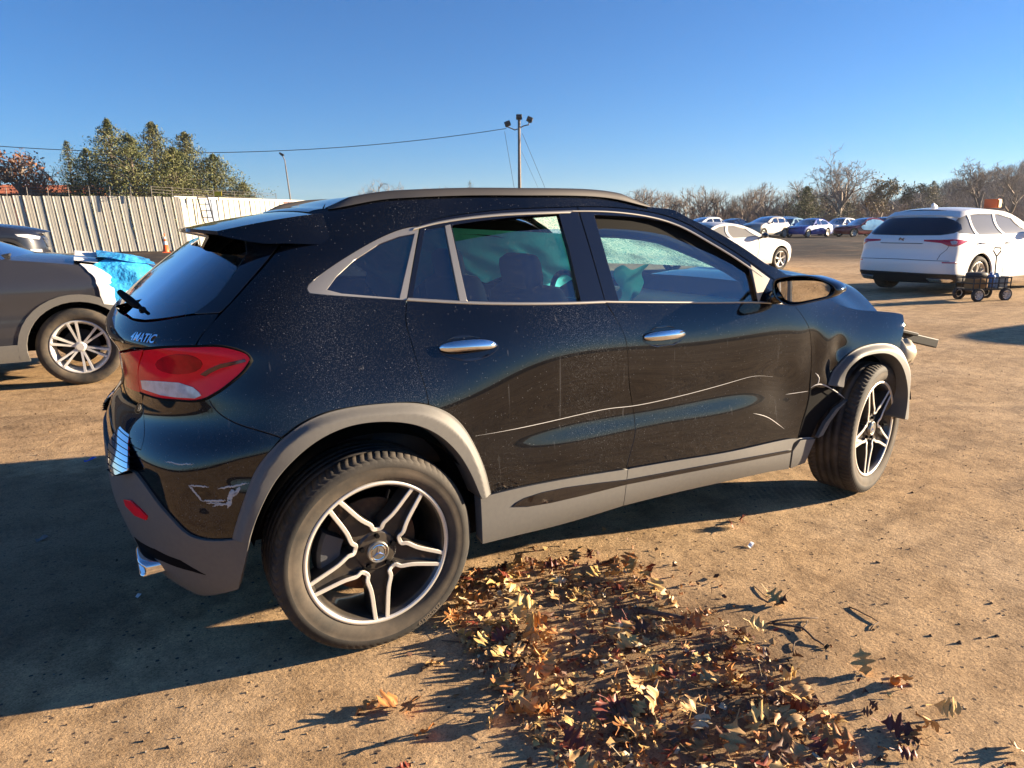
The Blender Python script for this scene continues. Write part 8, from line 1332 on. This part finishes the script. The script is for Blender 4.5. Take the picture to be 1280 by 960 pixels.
pine('lowest small pine where the pine group meets the sky',308,66,5.0,2.6,5,n=9000)
pine('slender pale pine left of the tall olive pine',91,60,8.0,1.5,6,M_PINE,n=5500)
pine('broad low olive pine in front of the dark pines',168,58,8.2,3.4,7,n=13000)
pine('low yellowish pine behind the ladder gap of the fence',222,60,7.4,3.4,8,n=13000)
pine('low olive pine in front of the tall olive pine',114,58,7.2,2.6,10,n=9000)
pine('small green conifer just above the roof of the black car',590,170,10.6,3.0,9,M_PINE2,group=None,n=1600)
bare('rust leaved young oak above the orange roof',28,58,8.3,21,M_BARK,None,M_OAKL,name='oak_tree',nl=1500,depth=5)
bare('thin bare sapling between the rust leaved oak and the pale pine',66,60,7.2,22,M_BARK,None,M_OAKL,name='oak_tree',nl=260,depth=5)
bare('small bare tree above the roof of the black car, left one of two',478,150,10.5,24,M_BARKG,None,depth=5)
bare('small bare tree above the roof of the black car beside its thicker neighbour',499,150,10.0,25,M_BARKG,None,depth=5)
for k,px in enumerate((530,546,562)): bare('low bare treetop showing just above the roof rail',px,170,9.6,26+k,M_BARKG,'treetops above the roof rail',depth=5)
pine('broad yellow green evergreen behind the parked blue sedan',1010,88,5.1,2.5,11,M_PINE,group=None,n=9000,base=.03)
pine('dim evergreen behind the brown roofed houses',1168,150,8.6,3.0,12,M_PINE2,group=None,n=6500)
pine('low evergreen under the tall bare tree',1062,96,3.4,2.2,13,M_PINE2,group=None,n=2200,base=.03)
bare('tall bare tree with wide arms above the brown roofs',1056,100,11.4,40,M_BARKG,None,spread=.60,depth=7)
bare('dull yellow leafed tree right of the tall bare tree',1104,104,7.8,41,M_BARKG,None,M_YEL,name='autumn_tree',nl=2600)
bare('dull yellow bushy tree left of the roof of the white crossover',1140,120,7.2,42,M_BARKG,None,M_YEL,name='autumn_tree',nl=2200)
bare('bare tree forked high above the orange marker box',1232,120,11.2,43,M_BARK,None,depth=7)
bare('bare tree at the right edge of the hill',1268,125,10.5,44,M_BARK,None)
bare('young bare tree between the tall bare tree and the evergreen',1032,104,6.8,47,M_BARK,None,spread=.6)
rt=random.Random(3)
for k in range(46):
    px=800+k*6.6+rt.uniform(-6,6); d=rt.uniform(112,140); hz=(272-rt.uniform(226,243) if px<990 else 272-rt.uniform(222,240)); h=hz*d/887+1.4
    bare('%s %s bare tree in the far treeline %s'%('tall' if h>8.2 else 'middling' if h>7 else 'low','grey' if k%2 else 'brown','just right of the black car roof' if px<862 else 'above the cream coupe' if px<915 else 'above the silver people carrier' if px<975 else 'around the evergreen' if px<1040 else 'behind the tan roofed houses'),px,d,h,60+k,M_BARKG if k%2 else M_BARK,'bare trees of the far treeline',depth=5,spread=.5)
# ---- wooded hill and fill of the treeline
def woods(name,label,places,mt,seed,hmin,hmax,nbr=16,zf=None):
    rng=np.random.default_rng(seed); V=[];F=[]; o=0
    for (x,y) in places:
        h=rng.uniform(hmin,hmax); z=(zf(x,y) if zf else 0); 
        for b in range(nbr):
            t=rng.uniform(.15,.62); a=rng.uniform(0,6.28); l=h*rng.uniform(.18,.40); s=np.array([x+rng.normal()*.12*h*.3,y+rng.normal()*.12*h*.3,z+h*t]); e=s+np.array([cos(a)*l*.8,sin(a)*l*.8,l*rng.uniform(.45,.85)])
            w=.0075*h*rng.uniform(.6,1.4); pr=np.array([-sin(a),cos(a),0])*w; q=(s+e)/2+np.array([rng.normal(),rng.normal(),0])*.05*h
            V+=[s-pr,s+pr,q+pr*.8,q-pr*.8,e]; F+=[(o,o+1,o+2,o+3),(o+3,o+2,o+4)]; o+=5
        w=.008*h; V+=[(x-w,y,z-.5),(x+w,y,z-.5),(x+w*.4,y,z+h*.85),(x-w*.4,y,z+h*.85),(x,y-w,z-.5),(x,y+w,z-.5),(x,y+w*.4,z+h*.85),(x,y-w*.4,z+h*.85)]; F+=[(o,o+1,o+2,o+3),(o+4,o+5,o+6,o+7)]; o+=8
    ob=mesh_ob(name,V,F,mt,None,False); tag(ob,kind='stuff'); ob['label']=label; return ob
def hill_h(px): return np.interp(px,[700,1000,1060,1120,1180,1230,1290,1400,1700],[0,0,1.5,5,12,17,22,26,30])
def build_hill():
    V=[];F=[]; PX=np.linspace(820,1800,50); DD=np.linspace(190,420,24)
    for px in PX:
        for d in DD:
            x,y=at(px,d); u=(d-190)/230; V.append((x,y,-1+hill_h(px)*np.clip(u/.55,0,1)**.9*(1-.0*u)))
    m=len(DD)
    for i in range(len(PX)-1):
        for j in range(m-1): F.append((i*m+j,(i+1)*m+j,(i+1)*m+j+1,i*m+j+1))
    o=mesh_ob('hill',V,F,mat('leaf litter hill',(.18,.135,.11),.95,noise=(.12,(.085,.062,.05),.4,.65)),None,True); tag(o,kind='structure')
build_hill()
rw=np.random.default_rng(8); pl_=[];zz_={}
for k in range(1900):
    px=rw.uniform(900,1420); d=rw.uniform(195,330); x,y=at(px,d); pl_.append((x,y)); zz_[(x,y)]=-1+hill_h(px)*min(1,((d-190)/230)/.55)**.9
M_WOOD=mat('winter wood',(.25,.18,.14),rough=.95,noise=(.08,(.18,.13,.105),.4,.65))
woods('hillside_wood','bare winter wood covering the hill',pl_,M_WOOD,4,5.5,8.5,34,lambda x,y:zz_[(x,y)])
pl_=[at(rw.uniform(785,1300),rw.uniform(126,165)) for k in range(560)]
woods('undergrowth','brown thicket filling the treeline',pl_,M_WOOD,5,2.6,5.4,36)
pl_=[]
for k in range(620):
    a=rw.uniform(-175,-75); d=rw.uniform(95,140); pl_.append((d*cos(radians(a)),d*sin(radians(a))))
woods('rear_wood','wood on the far side of the lot behind the viewer',pl_,mat('dark wood',(.05,.042,.032),.95),6,2.6,5.0,16)
# ---- houses beyond the cars
MRF=mat('tan shingle roof',(.36,.20,.11),.9,noise=(3,(.27,.15,.085),.4,.6)); MWALL=mat('house wall',(.42,.36,.30),.8)
def house(label,px,d,w,dp,hw,hr,rz,rm=MRF,wm=MWALL,name='house',cat='house',group=None,z=0):
    x,y=at(px,d); t=empty(name,label,cat,(x,y,z),rz,group)
    bm=bmesh.new(); add_box(bm,(0,0,hw/2),(w,dp,hw)); bm_ob('wall',bm,wm,t)
    V=[(-w/2-.3,-dp/2-.3,hw+.01),(w/2+.3,-dp/2-.3,hw+.01),(w/2+.3,dp/2+.3,hw+.01),(-w/2-.3,dp/2+.3,hw+.01),(-w/2-.3,0,hw+hr),(w/2+.3,0,hw+hr)]
    mesh_ob('roof',V,[(0,1,5,4),(2,3,4,5),(0,4,3),(1,2,5),(3,2,1,0)],rm,t,False)
    for k in (-1,0,1):
        bm=bmesh.new(); add_box(bm,(k*w*.3,-dp/2-.02,hw*.55),(w*.12,.06,hw*.4)); bm_ob('window',bm,mat('dark house pane',(.03,.035,.045),.1),t)
    return t
house('left tan roofed house beyond the far row of cars',1036,104,4.6,4.6,.9,1.55,.9,group=None)
house('right tan roofed house beyond the red sedan',1066,104,4.4,4.6,.9,1.6,.9)
# ---- buildings behind the fence on the left
MOR=mat('orange roof tiles',(.62,.19,.07),.8,noise=(2,(.48,.13,.05),.4,.6)); 
t=house('low building with an orange tiled roof behind the fence',14,72,16,8,4.45,1.0,-.15,MOR,mat('brick wall',(.26,.10,.06),.9,noise=(5,(.18,.07,.05),.4,.6)),'tiled_building','building')
house('dark flat shed behind the fence beside the orange roof',76,66,3.2,3,4.05,.35,-.1,mat('dark shed',(.03,.028,.026),.8),MATS['dark shed'],'shed','shed')
t=house('dull green hut with a yellow edged roof behind the fence',103,64,2.6,2.4,3.85,.30,-.1,mat('yellow edge',(.62,.45,.12),.7),mat('green hut',(.07,.10,.06),.8),'hut','shed')
# ---- poles and wires
MPOLE=mat('weathered pole',(.24,.20,.165),.85,noise=(6,(.15,.125,.10),.4,.7)); MFL=mat('dark lamp housing',(.03,.03,.032),.5)
px_,py_=at(652,78,8); t=empty('light_pole','tall wooden pole with three floodlights above the black car','lamp post',(px_,py_,0),-.527)
bm=bmesh.new(); add_tube(bm,[(0,0,0),(0,0,12.1)],[.20,.14],10); bm_ob('pole',bm,MPOLE,t,True)
bm=bmesh.new(); add_tube(bm,[(-1.25,0,11.1),(-.45,0,10.75),(0,0,10.9),(.5,0,11.15),(1.0,0,11.25),(1.05,0,11.6)],.06,6); bm_ob('bracket_arm',bm,MPOLE,t)
for (x,z,a) in ((-1.2,11.35,-20),(.0,12.0,0),(1.1,11.75,24)):
    bm=bmesh.new(); add_box(bm,(x,-.15,z),(.62,.5,.42),Matrix.Rotation(radians(a),3,'Y')@Matrix.Rotation(radians(-25),3,'X'),.08); add_box(bm,(x-.05,.05,z-.24),(.16,.16,.18)); bm_ob('floodlight',bm,MFL,t)
def wire(label,pts,r=.022,name='overhead_cable'):
    bm=bmesh.new(); add_tube(bm,pts,r,5,False); o=bm_ob(name,bm,mat('black cable',(.02,.02,.022),.6),None,True); tag(o,label,'cable'); return o
w0=Vector((*at(636,78,10.9),10.9)); w1=Vector((*at(-60,66,9),8.75)); n=40
wire('long sagging black cable running left from the floodlight pole',[w0.lerp(w1,i/n)-Vector((0,0,1.55*4*(i/n)*(1-i/n))) for i in range(n+1)],.035)
wire('slack thin cable hanging from the left of the floodlight pole',[Vector((*at(634,78,10.6),10.6)),Vector((*at(637,77.5,9),9.0)),Vector((*at(643,77,6),6)),Vector((*at(650,76),2.5))],.022)
wire('steep guy wire on the right of the floodlight pole',[Vector((*at(656,78,10),10.4)),Vector((*at(692,78),3.2))],.02,'guy_wire')
wire('fainter guy wire close to the floodlight pole',[Vector((*at(655,78,8.6),8.6)),Vector((*at(690,90),2.2))],.014,'guy_wire')
lx,ly=at(369,62,2); t=empty('street_lamp','slim leaning street lamp with a curled head behind the fence','lamp post',(lx,ly,0),-.527)
bm=bmesh.new(); add_tube(bm,[(.0,0,0),(-.12,0,3.2),(-.34,0,6.2)],[.07,.06,.05],8); add_tube(bm,[(-.34,0,6.2),(-.36,0,6.6),(-.50,0,6.95),(-.72,0,7.1)],.04,6); bm_ob('post',bm,MPOLE,t,True)
bm=bmesh.new(); add_box(bm,(-.58,0,7.12),(.42,.20,.14),Matrix.Rotation(radians(28),3,'Y'),.04); bm_ob('lamp_head',bm,MFL,t)
# ---- garden wagon by the white crossover
wx,wy=12.9,3.68; t=empty('hand_wagon','loaded utility wagon with a black handle beside the white crossover','wagon',(wx,wy,0),-.35)
t.scale=(.78,)*3
MWG=mat('wagon black steel',(.02,.02,.022),.5); MCRT=mat('pale crate',(.45,.44,.36),.7); MTAN=mat('tan carton',(.32,.17,.06),.8); MBLU=mat('blue bottle',(.04,.16,.42),.3); MCLR=mat('clear jug',(.42,.46,.50),.2)
bm=bmesh.new(); add_box(bm,(0,0,.26),(.98,.52,.03)); 
for s in (-1,1): add_box(bm,(0,s*.25,.40),(.98,.02,.025)); add_box(bm,(0,s*.25,.52),(.98,.02,.025)); add_box(bm,(s*.48,0,.52),(.02,.5,.025)); add_box(bm,(s*.48,0,.40),(.02,.5,.025))
for x in np.linspace(-.48,.48,7):
    for s in (-1,1): add_box(bm,(x,s*.25,.40),(.018,.018,.27))
bm_ob('tray',bm,MWG,t)
for (x,s) in ((-.36,-1),(-.36,1),(.36,-1),(.36,1)): simple_wheel(t,(x,s*.27,.145),.145,.09,s<0,8,'cover',0,.3)
bm=bmesh.new(); add_tube(bm,[(.48,0,.30),(.62,0,.60),(.60,.0,.98)],.014,6); add_tube(bm,[(.60,0,.98),(.60,-.10,1.10),(.60,-.08,1.17),(.60,.08,1.17),(.60,.10,1.10),(.60,0,.98)],.016,6); h=bm_ob('handle',bm,MWG,t); h.location=(-.35,0,0)
def load(nm,label,cat,fn,m,z=.28):
    bm=bmesh.new(); fn(bm); o=bm_ob(nm,bm,m,None,True,40); M=Matrix.Translation((wx,wy,0))@Matrix.Rotation(-.35,4,'Z')@Matrix.Scale(.78,4); o.matrix_world=M; tag(o,label,cat)
load('carton','tan carton lying in the wagon tray','carton',lambda b: add_box(b,(-.26,-.08,.39),(.36,.28,.22),None,.01),MTAN)
load('tool_bag','black tool bag on the tan carton','bag',lambda b: add_box(b,(-.24,-.04,.57),(.40,.26,.14),None,.05),MWG)
load('blue_jug','blue jug standing in the middle of the wagon','jug',lambda b: (add_box(b,(.08,-.10,.44),(.16,.16,.30),None,.05),add_tube(b,[(.08,-.10,.58),(.08,-.10,.64)],.03,8)),MBLU)
load('clear_bottle','clear bottle at the front of the wagon','bottle',lambda b: (add_tube(b,[(.28,-.05,.28),(.28,-.05,.55),(.28,-.05,.62)],[.07,.07,.025],10)),MCLR)
load('crate','pale open crate at the end of the wagon','crate',lambda b: [add_box(b,(.38,y,.42),(.20,.02,.24)) for y in (-.16,.16)]+[add_box(b,(x,0,.42),(.02,.32,.24)) for x in (.29,.47)]+[add_box(b,(.38,0,.31),(.18,.30,.02))],MCRT)

# ---------------------------------------------------------------- fallen leaves, twigs and litter
LM=[mat('tan leaf',(.56,.34,.13),.6,noise=(30,(.36,.20,.075),.35,.7)),mat('yellow tan leaf',(.68,.46,.16),.6,noise=(30,(.42,.26,.09),.35,.7)),mat('orange brown leaf',(.52,.22,.06),.6,noise=(30,(.30,.12,.04),.35,.7)),mat('dark brown leaf',(.10,.042,.022),.6,noise=(30,(.16,.07,.03),.35,.7)),mat('dark red leaf',(.15,.022,.012),.55,noise=(30,(.24,.05,.02),.35,.7)),mat('pale dry leaf',(.60,.50,.33),.65,noise=(30,(.44,.33,.19),.35,.7))]
def leaf_mesh(seed):
    rng=random.Random(seed); L=1.0; lobes=rng.choice((3,3,4)); prof=[]   # half outline from stem to tip (x along, y out)
    prof.append((0.0,.02))
    for k in range(lobes):
        x0=.10+.78*k/lobes; wd=(.34,.42,.36,.22)[k] if lobes==4 else (.36,.46,.28)[k]; wd*=rng.uniform(.85,1.15)
        prof+=[(x0+.03,.09),(x0+.08,wd*.70),(x0+.13,wd*.96),(x0+.18,wd),(x0+.21,wd*.78),(x0+.235,.13+.05*rng.random())]
    prof+=[(.93,.06),(1.0,.0)]
    n=len(prof); V=[];F=[]
    for s in (-1,1):
        for (x,y) in prof: V.append((x,y*s*rng.uniform(.92,1.08)*.92,0))
    for (x,y) in prof: V.append((x,0,0))
    for k in range(n-1):
        F.append((2*n+k,k,k+1,2*n+k+1)); F.append((2*n+k+1,n+k+1,n+k,2*n+k))
    # stem
    o=len(V); V+=[(-.32,-.010,.02),(-.32,.010,.02),(0.02,.012,0),(0.02,-.012,0),(-.32,0,.035)]; F+=[(o,o+1,o+2,o+3),(o+1,o,o+4)]
    c1=rng.uniform(.3,1.5)*rng.choice((1,1,-1)); c2=rng.uniform(.3,1.9)*rng.choice((1,1,-.6)); tw=rng.uniform(-.8,.8); W=[]
    for (x,y,z) in V:
        z=z+c2*y*y*.55+(.25*c1*(x-.45)**2)+.05*sin(9*y+5*x+seed)+.03*sin(17*x+seed); a=tw*(x-.4)
        y2=y*cos(a)-z*sin(a); z2=y*sin(a)+z*cos(a); W.append((x-.45,y2,z2))
    me=bpy.data.meshes.new('leaf'); me.from_pydata(W,[],F); me.materials.append(LM[0]); me.polygons.foreach_set('use_smooth',np.ones(len(me.polygons),bool)); me.update(); return me
LEAF=[leaf_mesh(k) for k in range(14)]
def put_leaf(x,y,size,seed,mi,label,group=None,lift=0,tilt=None,rz=None):
    rng=random.Random(seed); me=LEAF[rng.randrange(len(LEAF))]; o=bpy.data.objects.new('leaf',me); link(o)
    o.material_slots[0].link='OBJECT'; o.material_slots[0].material=LM[mi]
    tx,ty=(rng.gauss(0,.30),rng.gauss(0,.30)) if tilt is None else tilt
    if tilt is None and rng.random()<.09: tx+=rng.choice((-1,1))*1.0
    R=Matrix.Rotation(rng.uniform(0,2*pi) if rz is None else rz,3,'Z')@Matrix.Rotation(tx,3,'X')@Matrix.Rotation(ty,3,'Y')
    zmin=min((R@v.co).z for v in me.vertices)*size; o.rotation_euler=R.to_euler(); o.scale=(size,)*3
    o.location=(x,y,float(ground_h(np.array(x),np.array(y)))-zmin+.002+lift); return tag(o,label,'leaf',group)
PILE=np.array([(.30,-.72),(.51,-.58),(.72,-.62),(.89,-.66),(1.16,-.87),(1.08,-1.08),(1.02,-1.25),(1.14,-1.35),(1.12,-1.55),(1.09,-1.77),(1.03,-1.92),(.92,-2.10),(.72,-2.22),(.45,-2.1),(.21,-1.75),(.19,-1.46),(.22,-1.2),(.22,-1.0),(.26,-.85)])
HOLES=[(.60,-.98,.16),(.74,-.78,.07),(.93,-.83,.10),(.62,-1.18,.09),(.86,-1.12,.07),(.80,-1.45,.06),(.52,-1.42,.06)]
rl=random.Random(11); cnt=0; CL=('tan','yellow tan','orange brown','dark brown','dark red','pale dry')
def density(x,y):
    for hx,hy,hr in HOLES:
        if math.hypot(x-hx,y-hy)<hr and rl.random()<.86: return False
    return True
while cnt<266:
    x,y=rl.uniform(.15,1.22),rl.uniform(-2.25,-.55)
    if not pip(np.array([[x,y]]),PILE)[0] or not density(x,y): continue
    edge=float(seg_dist(np.array([[x,y]]),PILE)[0]); mi=rl.choices(range(6),(.30,.19,.25,.11,.11,.04))[0]; s=rl.uniform(.046,.100)*(.85 if mi>=3 else 1)
    where='at the rim of the leaf pile' if edge<.07 else 'inside the leaf pile'
    zone='beside the rear wheel' if y>-1.15 and x<.65 else 'towards the front wheel' if y>-1.3 else 'nearest the viewer' if y<-1.75 else 'right of its middle' if x>.68 else 'left of its middle'
    put_leaf(x,y,s,1000+cnt,mi,'%s%s oak leaf %s %s'%('large ' if s>.085 else 'small ' if s<.055 else '',CL[mi],where,zone),'leaves of the pile beside the rear wheel',lift=rl.uniform(0,.018)*min(1,edge/.12)); cnt+=1
# leaves lying apart from the pile
def gp(px,py):      # ground point under a bearing and a depression
    k=Vector(((px-640)/887.086,-(py-480)/887.086,-1)); d=cam_ob.matrix_world.to_3x3()@k; o=cam_ob.matrix_world.translation; t=-o.z/d.z; return (o.x+t*d.x,o.y+t*d.y)
LONE=[((914,661),.070,4,'red leaf standing on edge below the front door sill',(1.1,.2)),((927,652),.06,4,'small dark red leaf nearest the front door sill',(.9,-.4)),((967,755),.085,1,'yellow leaf curled over a brown one beyond the pile',(.4,.3)),((975,760),.07,3,'brown leaf under the curled yellow one',(.2,.5)),
 ((462,888),.10,2,'orange leaf leftmost of the trio near the wheel shadow',(.45,.15)),((484,884),.09,2,'middle orange leaf of the trio near the wheel shadow',(.35,.3)),((513,886),.085,2,'right orange leaf of the trio near the wheel shadow',(.45,-.25)),((545,833),.075,0,'lone tan leaf left of the pile below the rear tyre',(.5,.2)),((533,921),.085,2,'orange leaf standing below the orange trio',(.8,.2)),((616,903),.085,0,'folded tan leaf at the left edge of the pile',(1.2,.2)),((505,958),.04,4,'small red leaf at the bottom edge of the picture',(.3,.2)),
 ((1078,838),.085,1,'long yellow leaf left of the orange acorn',(.4,.9)),((1128,857),.08,0,'tan leaf right of the orange acorn',(.5,.7)),((1183,893),.09,1,'pale folded leaf alone on the right dirt',(1.2,.5)),((1092,885),.04,3,'small brown leaf below the orange acorn',(.9,.1)),((1083,893),.035,3,'tiny brown leaf beside another below the acorn',(1.0,.1)),
 ((1120,915),.09,4,'dark red leaf left in the small heap on the right',(.5,.2)),((1145,920),.085,2,'orange brown leaf in the middle of the small right heap',(.6,.4)),((1160,912),.085,0,'tan leaf at the right of the small right heap',(.9,.3)),((1138,930),.07,3,'dark brown leaf under the small right heap',(.2,.2)),((1132,945),.06,4,'red leaf lowest of the small right heap',(.4,.2)),((1268,935),.06,5,'pale leaf at the right edge of the picture',(.8,.3)),((998,825),.05,3,'brown crumpled leaf beside the small stick',(.8,.6)),((945,792),.075,1,'bright tan leaf at the corner of the pile towards the sticks',(.6,.4)),((790,716),.10,1,'large yellow leaf topping the far end of the pile',(.7,.2)),((812,722),.075,4,'rust red leaf beside the large yellow one',(.6,.5)),((737,700),.06,4,'small red leaf at the far rim of the pile',(.9,.2)),((664,790),.105,1,'long folded yellow leaf in the left half of the pile',(1.1,.2)),((655,760),.10,1,'pale yellow leaf lying flat near the rear tyre',(.4,.3))]
for k,((px,py),s,mi,lb,tl) in enumerate(LONE):
    x,y=gp(px,py); put_leaf(x,y,s,3000+k,mi,lb,'leaves lying apart',lift=.01 if k>=23 else 0,tilt=tl)
# crumbs of leaf, bark and stem under and around the pile: nobody could count them
def crumbs():
    rng=np.random.default_rng(21); V=[];F=[];MI=[]; o=0; n=0; PP=[]
    while n<2700:
        x,y=rng.uniform(.05,1.35),rng.uniform(-2.35,-.5); ins=pip(np.array([[x,y]]),PILE)[0]
        if not ins and rng.random()>.05: continue
        if ins and not density(x,y) and rng.random()>.35: continue
        PP.append((x,y,ins)); n+=1
    for (x,y,ins) in PP:
        z=float(ground_h(np.array(x),np.array(y)))+rng.uniform(.001,.016 if ins else .004); s=rng.uniform(.005,.021); R=Matrix.Rotation(rng.uniform(0,6.28),3,'Z')@Matrix.Rotation(rng.normal()*.6,3,'X')@Matrix.Rotation(rng.normal()*.6,3,'Y'); R=np.array(R)
        if rng.random()<.22: q=np.array([(-1.6*s,-.0012,0),(1.6*s,-.0010,.002),(1.6*s,.0010,.002),(-1.6*s,.0012,0)]); f=[(0,1,2,3)]
        else:
            a=np.sort(rng.uniform(0,6.28,6)); q=np.stack([s*np.cos(a)*rng.uniform(.5,1,6),s*np.sin(a)*rng.uniform(.4,1,6),rng.normal(size=6)*s*.25],1); f=[(0,1,2),(0,2,3),(0,3,4),(0,4,5)]
        q=q@R.T+[x,y,z+.3*s]; V+=q.tolist(); m=rng.choice(6,p=(.26,.14,.18,.22,.12,.08)); 
        for t in f: F.append(tuple(i+o for i in t)); MI.append(m)
        o+=len(q)
    ob=mesh_ob('leaf_litter',V,F,None,None,False,mats=LM,mi=MI); tag(ob,kind='stuff'); ob['label']='crumbled leaves and stems among the pile'
crumbs()
def clods():
    rng=np.random.default_rng(5); V=[];F=[];MI=[]; o=0; ico=[(1,0,-.4),(-.5,.8,-.4),(-.5,-.8,-.4),(.1,.1,.75),(.6,.6,.2),(-.7,0,.3)]; fc=[(0,1,4),(1,5,4),(4,5,3),(0,4,3),(0,3,2),(2,3,5),(1,2,5)]
    for k in range(2400):
        d=1.1+9*rng.random()**1.7; px=rng.uniform(-40,1330); kx=(px-640)/887; x=CX+d*(sin(CYAW)+kx*cos(CYAW)); y=CY+d*(cos(CYAW)-kx*sin(CYAW))
        s=rng.uniform(.002,.0065)*(1+.9*(rng.random()<.05)); q=np.array(ico)*s*rng.uniform(.6,1.3,size=(6,3)); a=rng.uniform(0,6.28); c,sn=cos(a),sin(a); q=np.stack([q[:,0]*c-q[:,1]*sn,q[:,0]*sn+q[:,1]*c,q[:,2]],1)
        q+=[x,y,float(ground_h(np.array(x),np.array(y)))+s*.15]; V+=q.tolist(); m=rng.choice(3,p=(.45,.35,.20))
        for t in fc: F.append(tuple(i+o for i in t)); MI.append(m)
        o+=6
    ob=mesh_ob('gravel',V,F,None,None,False,mats=[mat('dark clod',(.10,.065,.040),.95),mat('tan clod',(.27,.175,.09),.95),mat('grey stone',(.15,.13,.11),.85)],mi=MI); tag(ob,kind='stuff'); ob['label']='small stones and clods strewn over the dirt'
clods()
# twigs
MTW=mat('twig bark',(.16,.115,.08),.9,noise=(40,(.08,.055,.04),.4,.6))
def twig(label,pts,r):
    P=[Vector((*gp(px,py),0)) for px,py in pts]; 
    for k,p in enumerate(P): p.z=float(ground_h(np.array(p.x),np.array(p.y)))+r*(1.0+(1.2 if k in(1,2) else 0))
    bm=bmesh.new(); Q=[]
    for a,b in zip(P[:-1],P[1:]): Q+=[a,a.lerp(b,.5)+Vector((.002,.003,.001))]
    Q.append(P[-1]); add_tube(bm,Q,[r*(1-.4*i/len(Q)) for i in range(len(Q))],6); o=bm_ob('twig',bm,MTW,None,True); tag(o,label,'twig','twigs on the dirt')
twig('straight rough twig right of the leaf pile',[(962,782),(985,779),(1022,777)],.0045)
twig('forked dark twig under the straight one, ending in a bark chip',[(966,784),(1003,790),(1018,804),(1030,809)],.005)
twig('short twig branching up from the forked one',[(1003,790),(1008,784),(1009,779)],.003)
twig('thin curved twig end left of the bark chip',[(991,816),(993,806),(1003,803)],.003)
twig('thin hooked wire like twig alone on the right dirt',[(1061,760),(1080,770),(1098,780),(1087,789)],.0028)
twig('thick dark stick across the middle of the leaf pile',[(798,768),(830,776),(862,783)],.012)
twig('thin stem sticking out at the left of the pile',[(552,800),(590,806),(640,806)],.0022)
twig('fine twig beside the yellow leaf beyond the pile',[(942,735),(955,748),(968,755)],.002)
# acorn, scraps
x,y=gp(1118,855); bm=bmesh.new(); r=bmesh.ops.create_uvsphere(bm,u_segments=14,v_segments=10,radius=.014)
for v in r['verts']: v.co=Vector((v.co.x*1.15+x,v.co.y+y,v.co.z+.013+float(ground_h(np.array(x),np.array(y)))))
tag(bm_ob('acorn',bm,mat('orange nut',(.75,.20,.02),.45),None,True),'bright orange nut lying between two pale leaves','nut')
def scrap(nm,label,px,py,w,l,m,cat,tx=.5,rz=0):
    x,y=gp(px,py); V=[];F=[];n=6
    for i in range(n+1):
        for j in range(3): u=i/n-.5; V.append((u*l,(j-1)*w*.5*(1-.3*abs(u)),.12*l*sin(5*u)+.1*w*(j-1)*sin(9*u)+.004))
    for i in range(n):
        for j in range(2): F.append((i*3+j,(i+1)*3+j,(i+1)*3+j+1,i*3+j+1))
    R=np.array(Matrix.Rotation(rz,3,'Z')@Matrix.Rotation(tx,3,'X')); V=np.array(V)@R.T; V[:,2]-=V[:,2].min()-.001; V+=[x,y,float(ground_h(np.array(x),np.array(y)))]; tag(mesh_ob(nm,V,F,m,None,False),label,cat)
scrap('paper_scrap','white scrap of paper beyond the red leaves',938,684,.018,.045,M_WHITE,'scrap',.4,.4)
scrap('plastic_lid','red plastic bit glinting in the middle of the leaf pile',868,847,.022,.026,mat('red plastic',(.65,.015,.02),.35),'scrap',.5,.2)
scrap('bark_chip','dark bark chip at the end of the forked twig',1032,811,.012,.030,M_DARK,'chip',.6,.3)
scrap('wood_chip','pale flat wood chip at the right rim of the pile',961,827,.010,.034,LM[5],'chip',1.0,1.2)
scrap('wood_strip','pale narrow strip lying in the near half of the pile',943,898,.008,.05,LM[5],'chip',.7,.8)
scrap('dark_chip','dark square chip beside the pale wood chip',986,832,.018,.03,M_DARK,'chip',1.1,1.4)
scrap('leaf_scrap','grey flat bit lying in the car shadow on the left',52,672,.03,.05,mat('grey bit',(.16,.15,.14),.8),'scrap',.2,.2)
scrap('blue_scrap','blue plastic bit lying in the car shadow near the bumper',113,575,.025,.07,mat('blue plastic bit',(.03,.10,.50),.4),'scrap',.2,.1)
scrap('white_bit','white torn bit below the exhaust trim in the shadow',172,742,.014,.025,M_WHITE,'scrap',.4,.9)
scrap('pale_bit','pale bit of litter beside the rear tyre in the shadow',338,752,.012,.022,LM[0],'scrap',.3,.2)
# neighbour outside the picture on the right whose shadow reaches into it
ncar=empty('silver_crossover','silver crossover parked out of view to the right','car',(16.6,-1.25,0),0)
gencar(ncar,eq|dict(decals=[],raw=[],clad=M_CLAD),M_SILV,res=.12)

# ---------------------------------------------------------------- air: a closed box of thin haze
bm=bmesh.new(); add_box(bm,(.6,-.6,20.5),(1900,1900,44)); hz=bm_ob('haze',bm,None); tag(hz,kind='stuff'); hz['label']='thin pale haze of the winter air'
mh_=bpy.data.materials.new('haze air'); mh_.use_nodes=True; t_=mh_.node_tree; t_.nodes.clear(); o_=t_.nodes.new('ShaderNodeOutputMaterial'); v_=t_.nodes.new('ShaderNodeVolumePrincipled'); v_.inputs['Density'].default_value=.0002; v_.inputs['Color'].default_value=(.86,.90,.98,1); v_.inputs['Anisotropy'].default_value=.2
t_.links.new(v_.outputs[0],o_.inputs['Volume']); hz.data.materials.append(mh_)
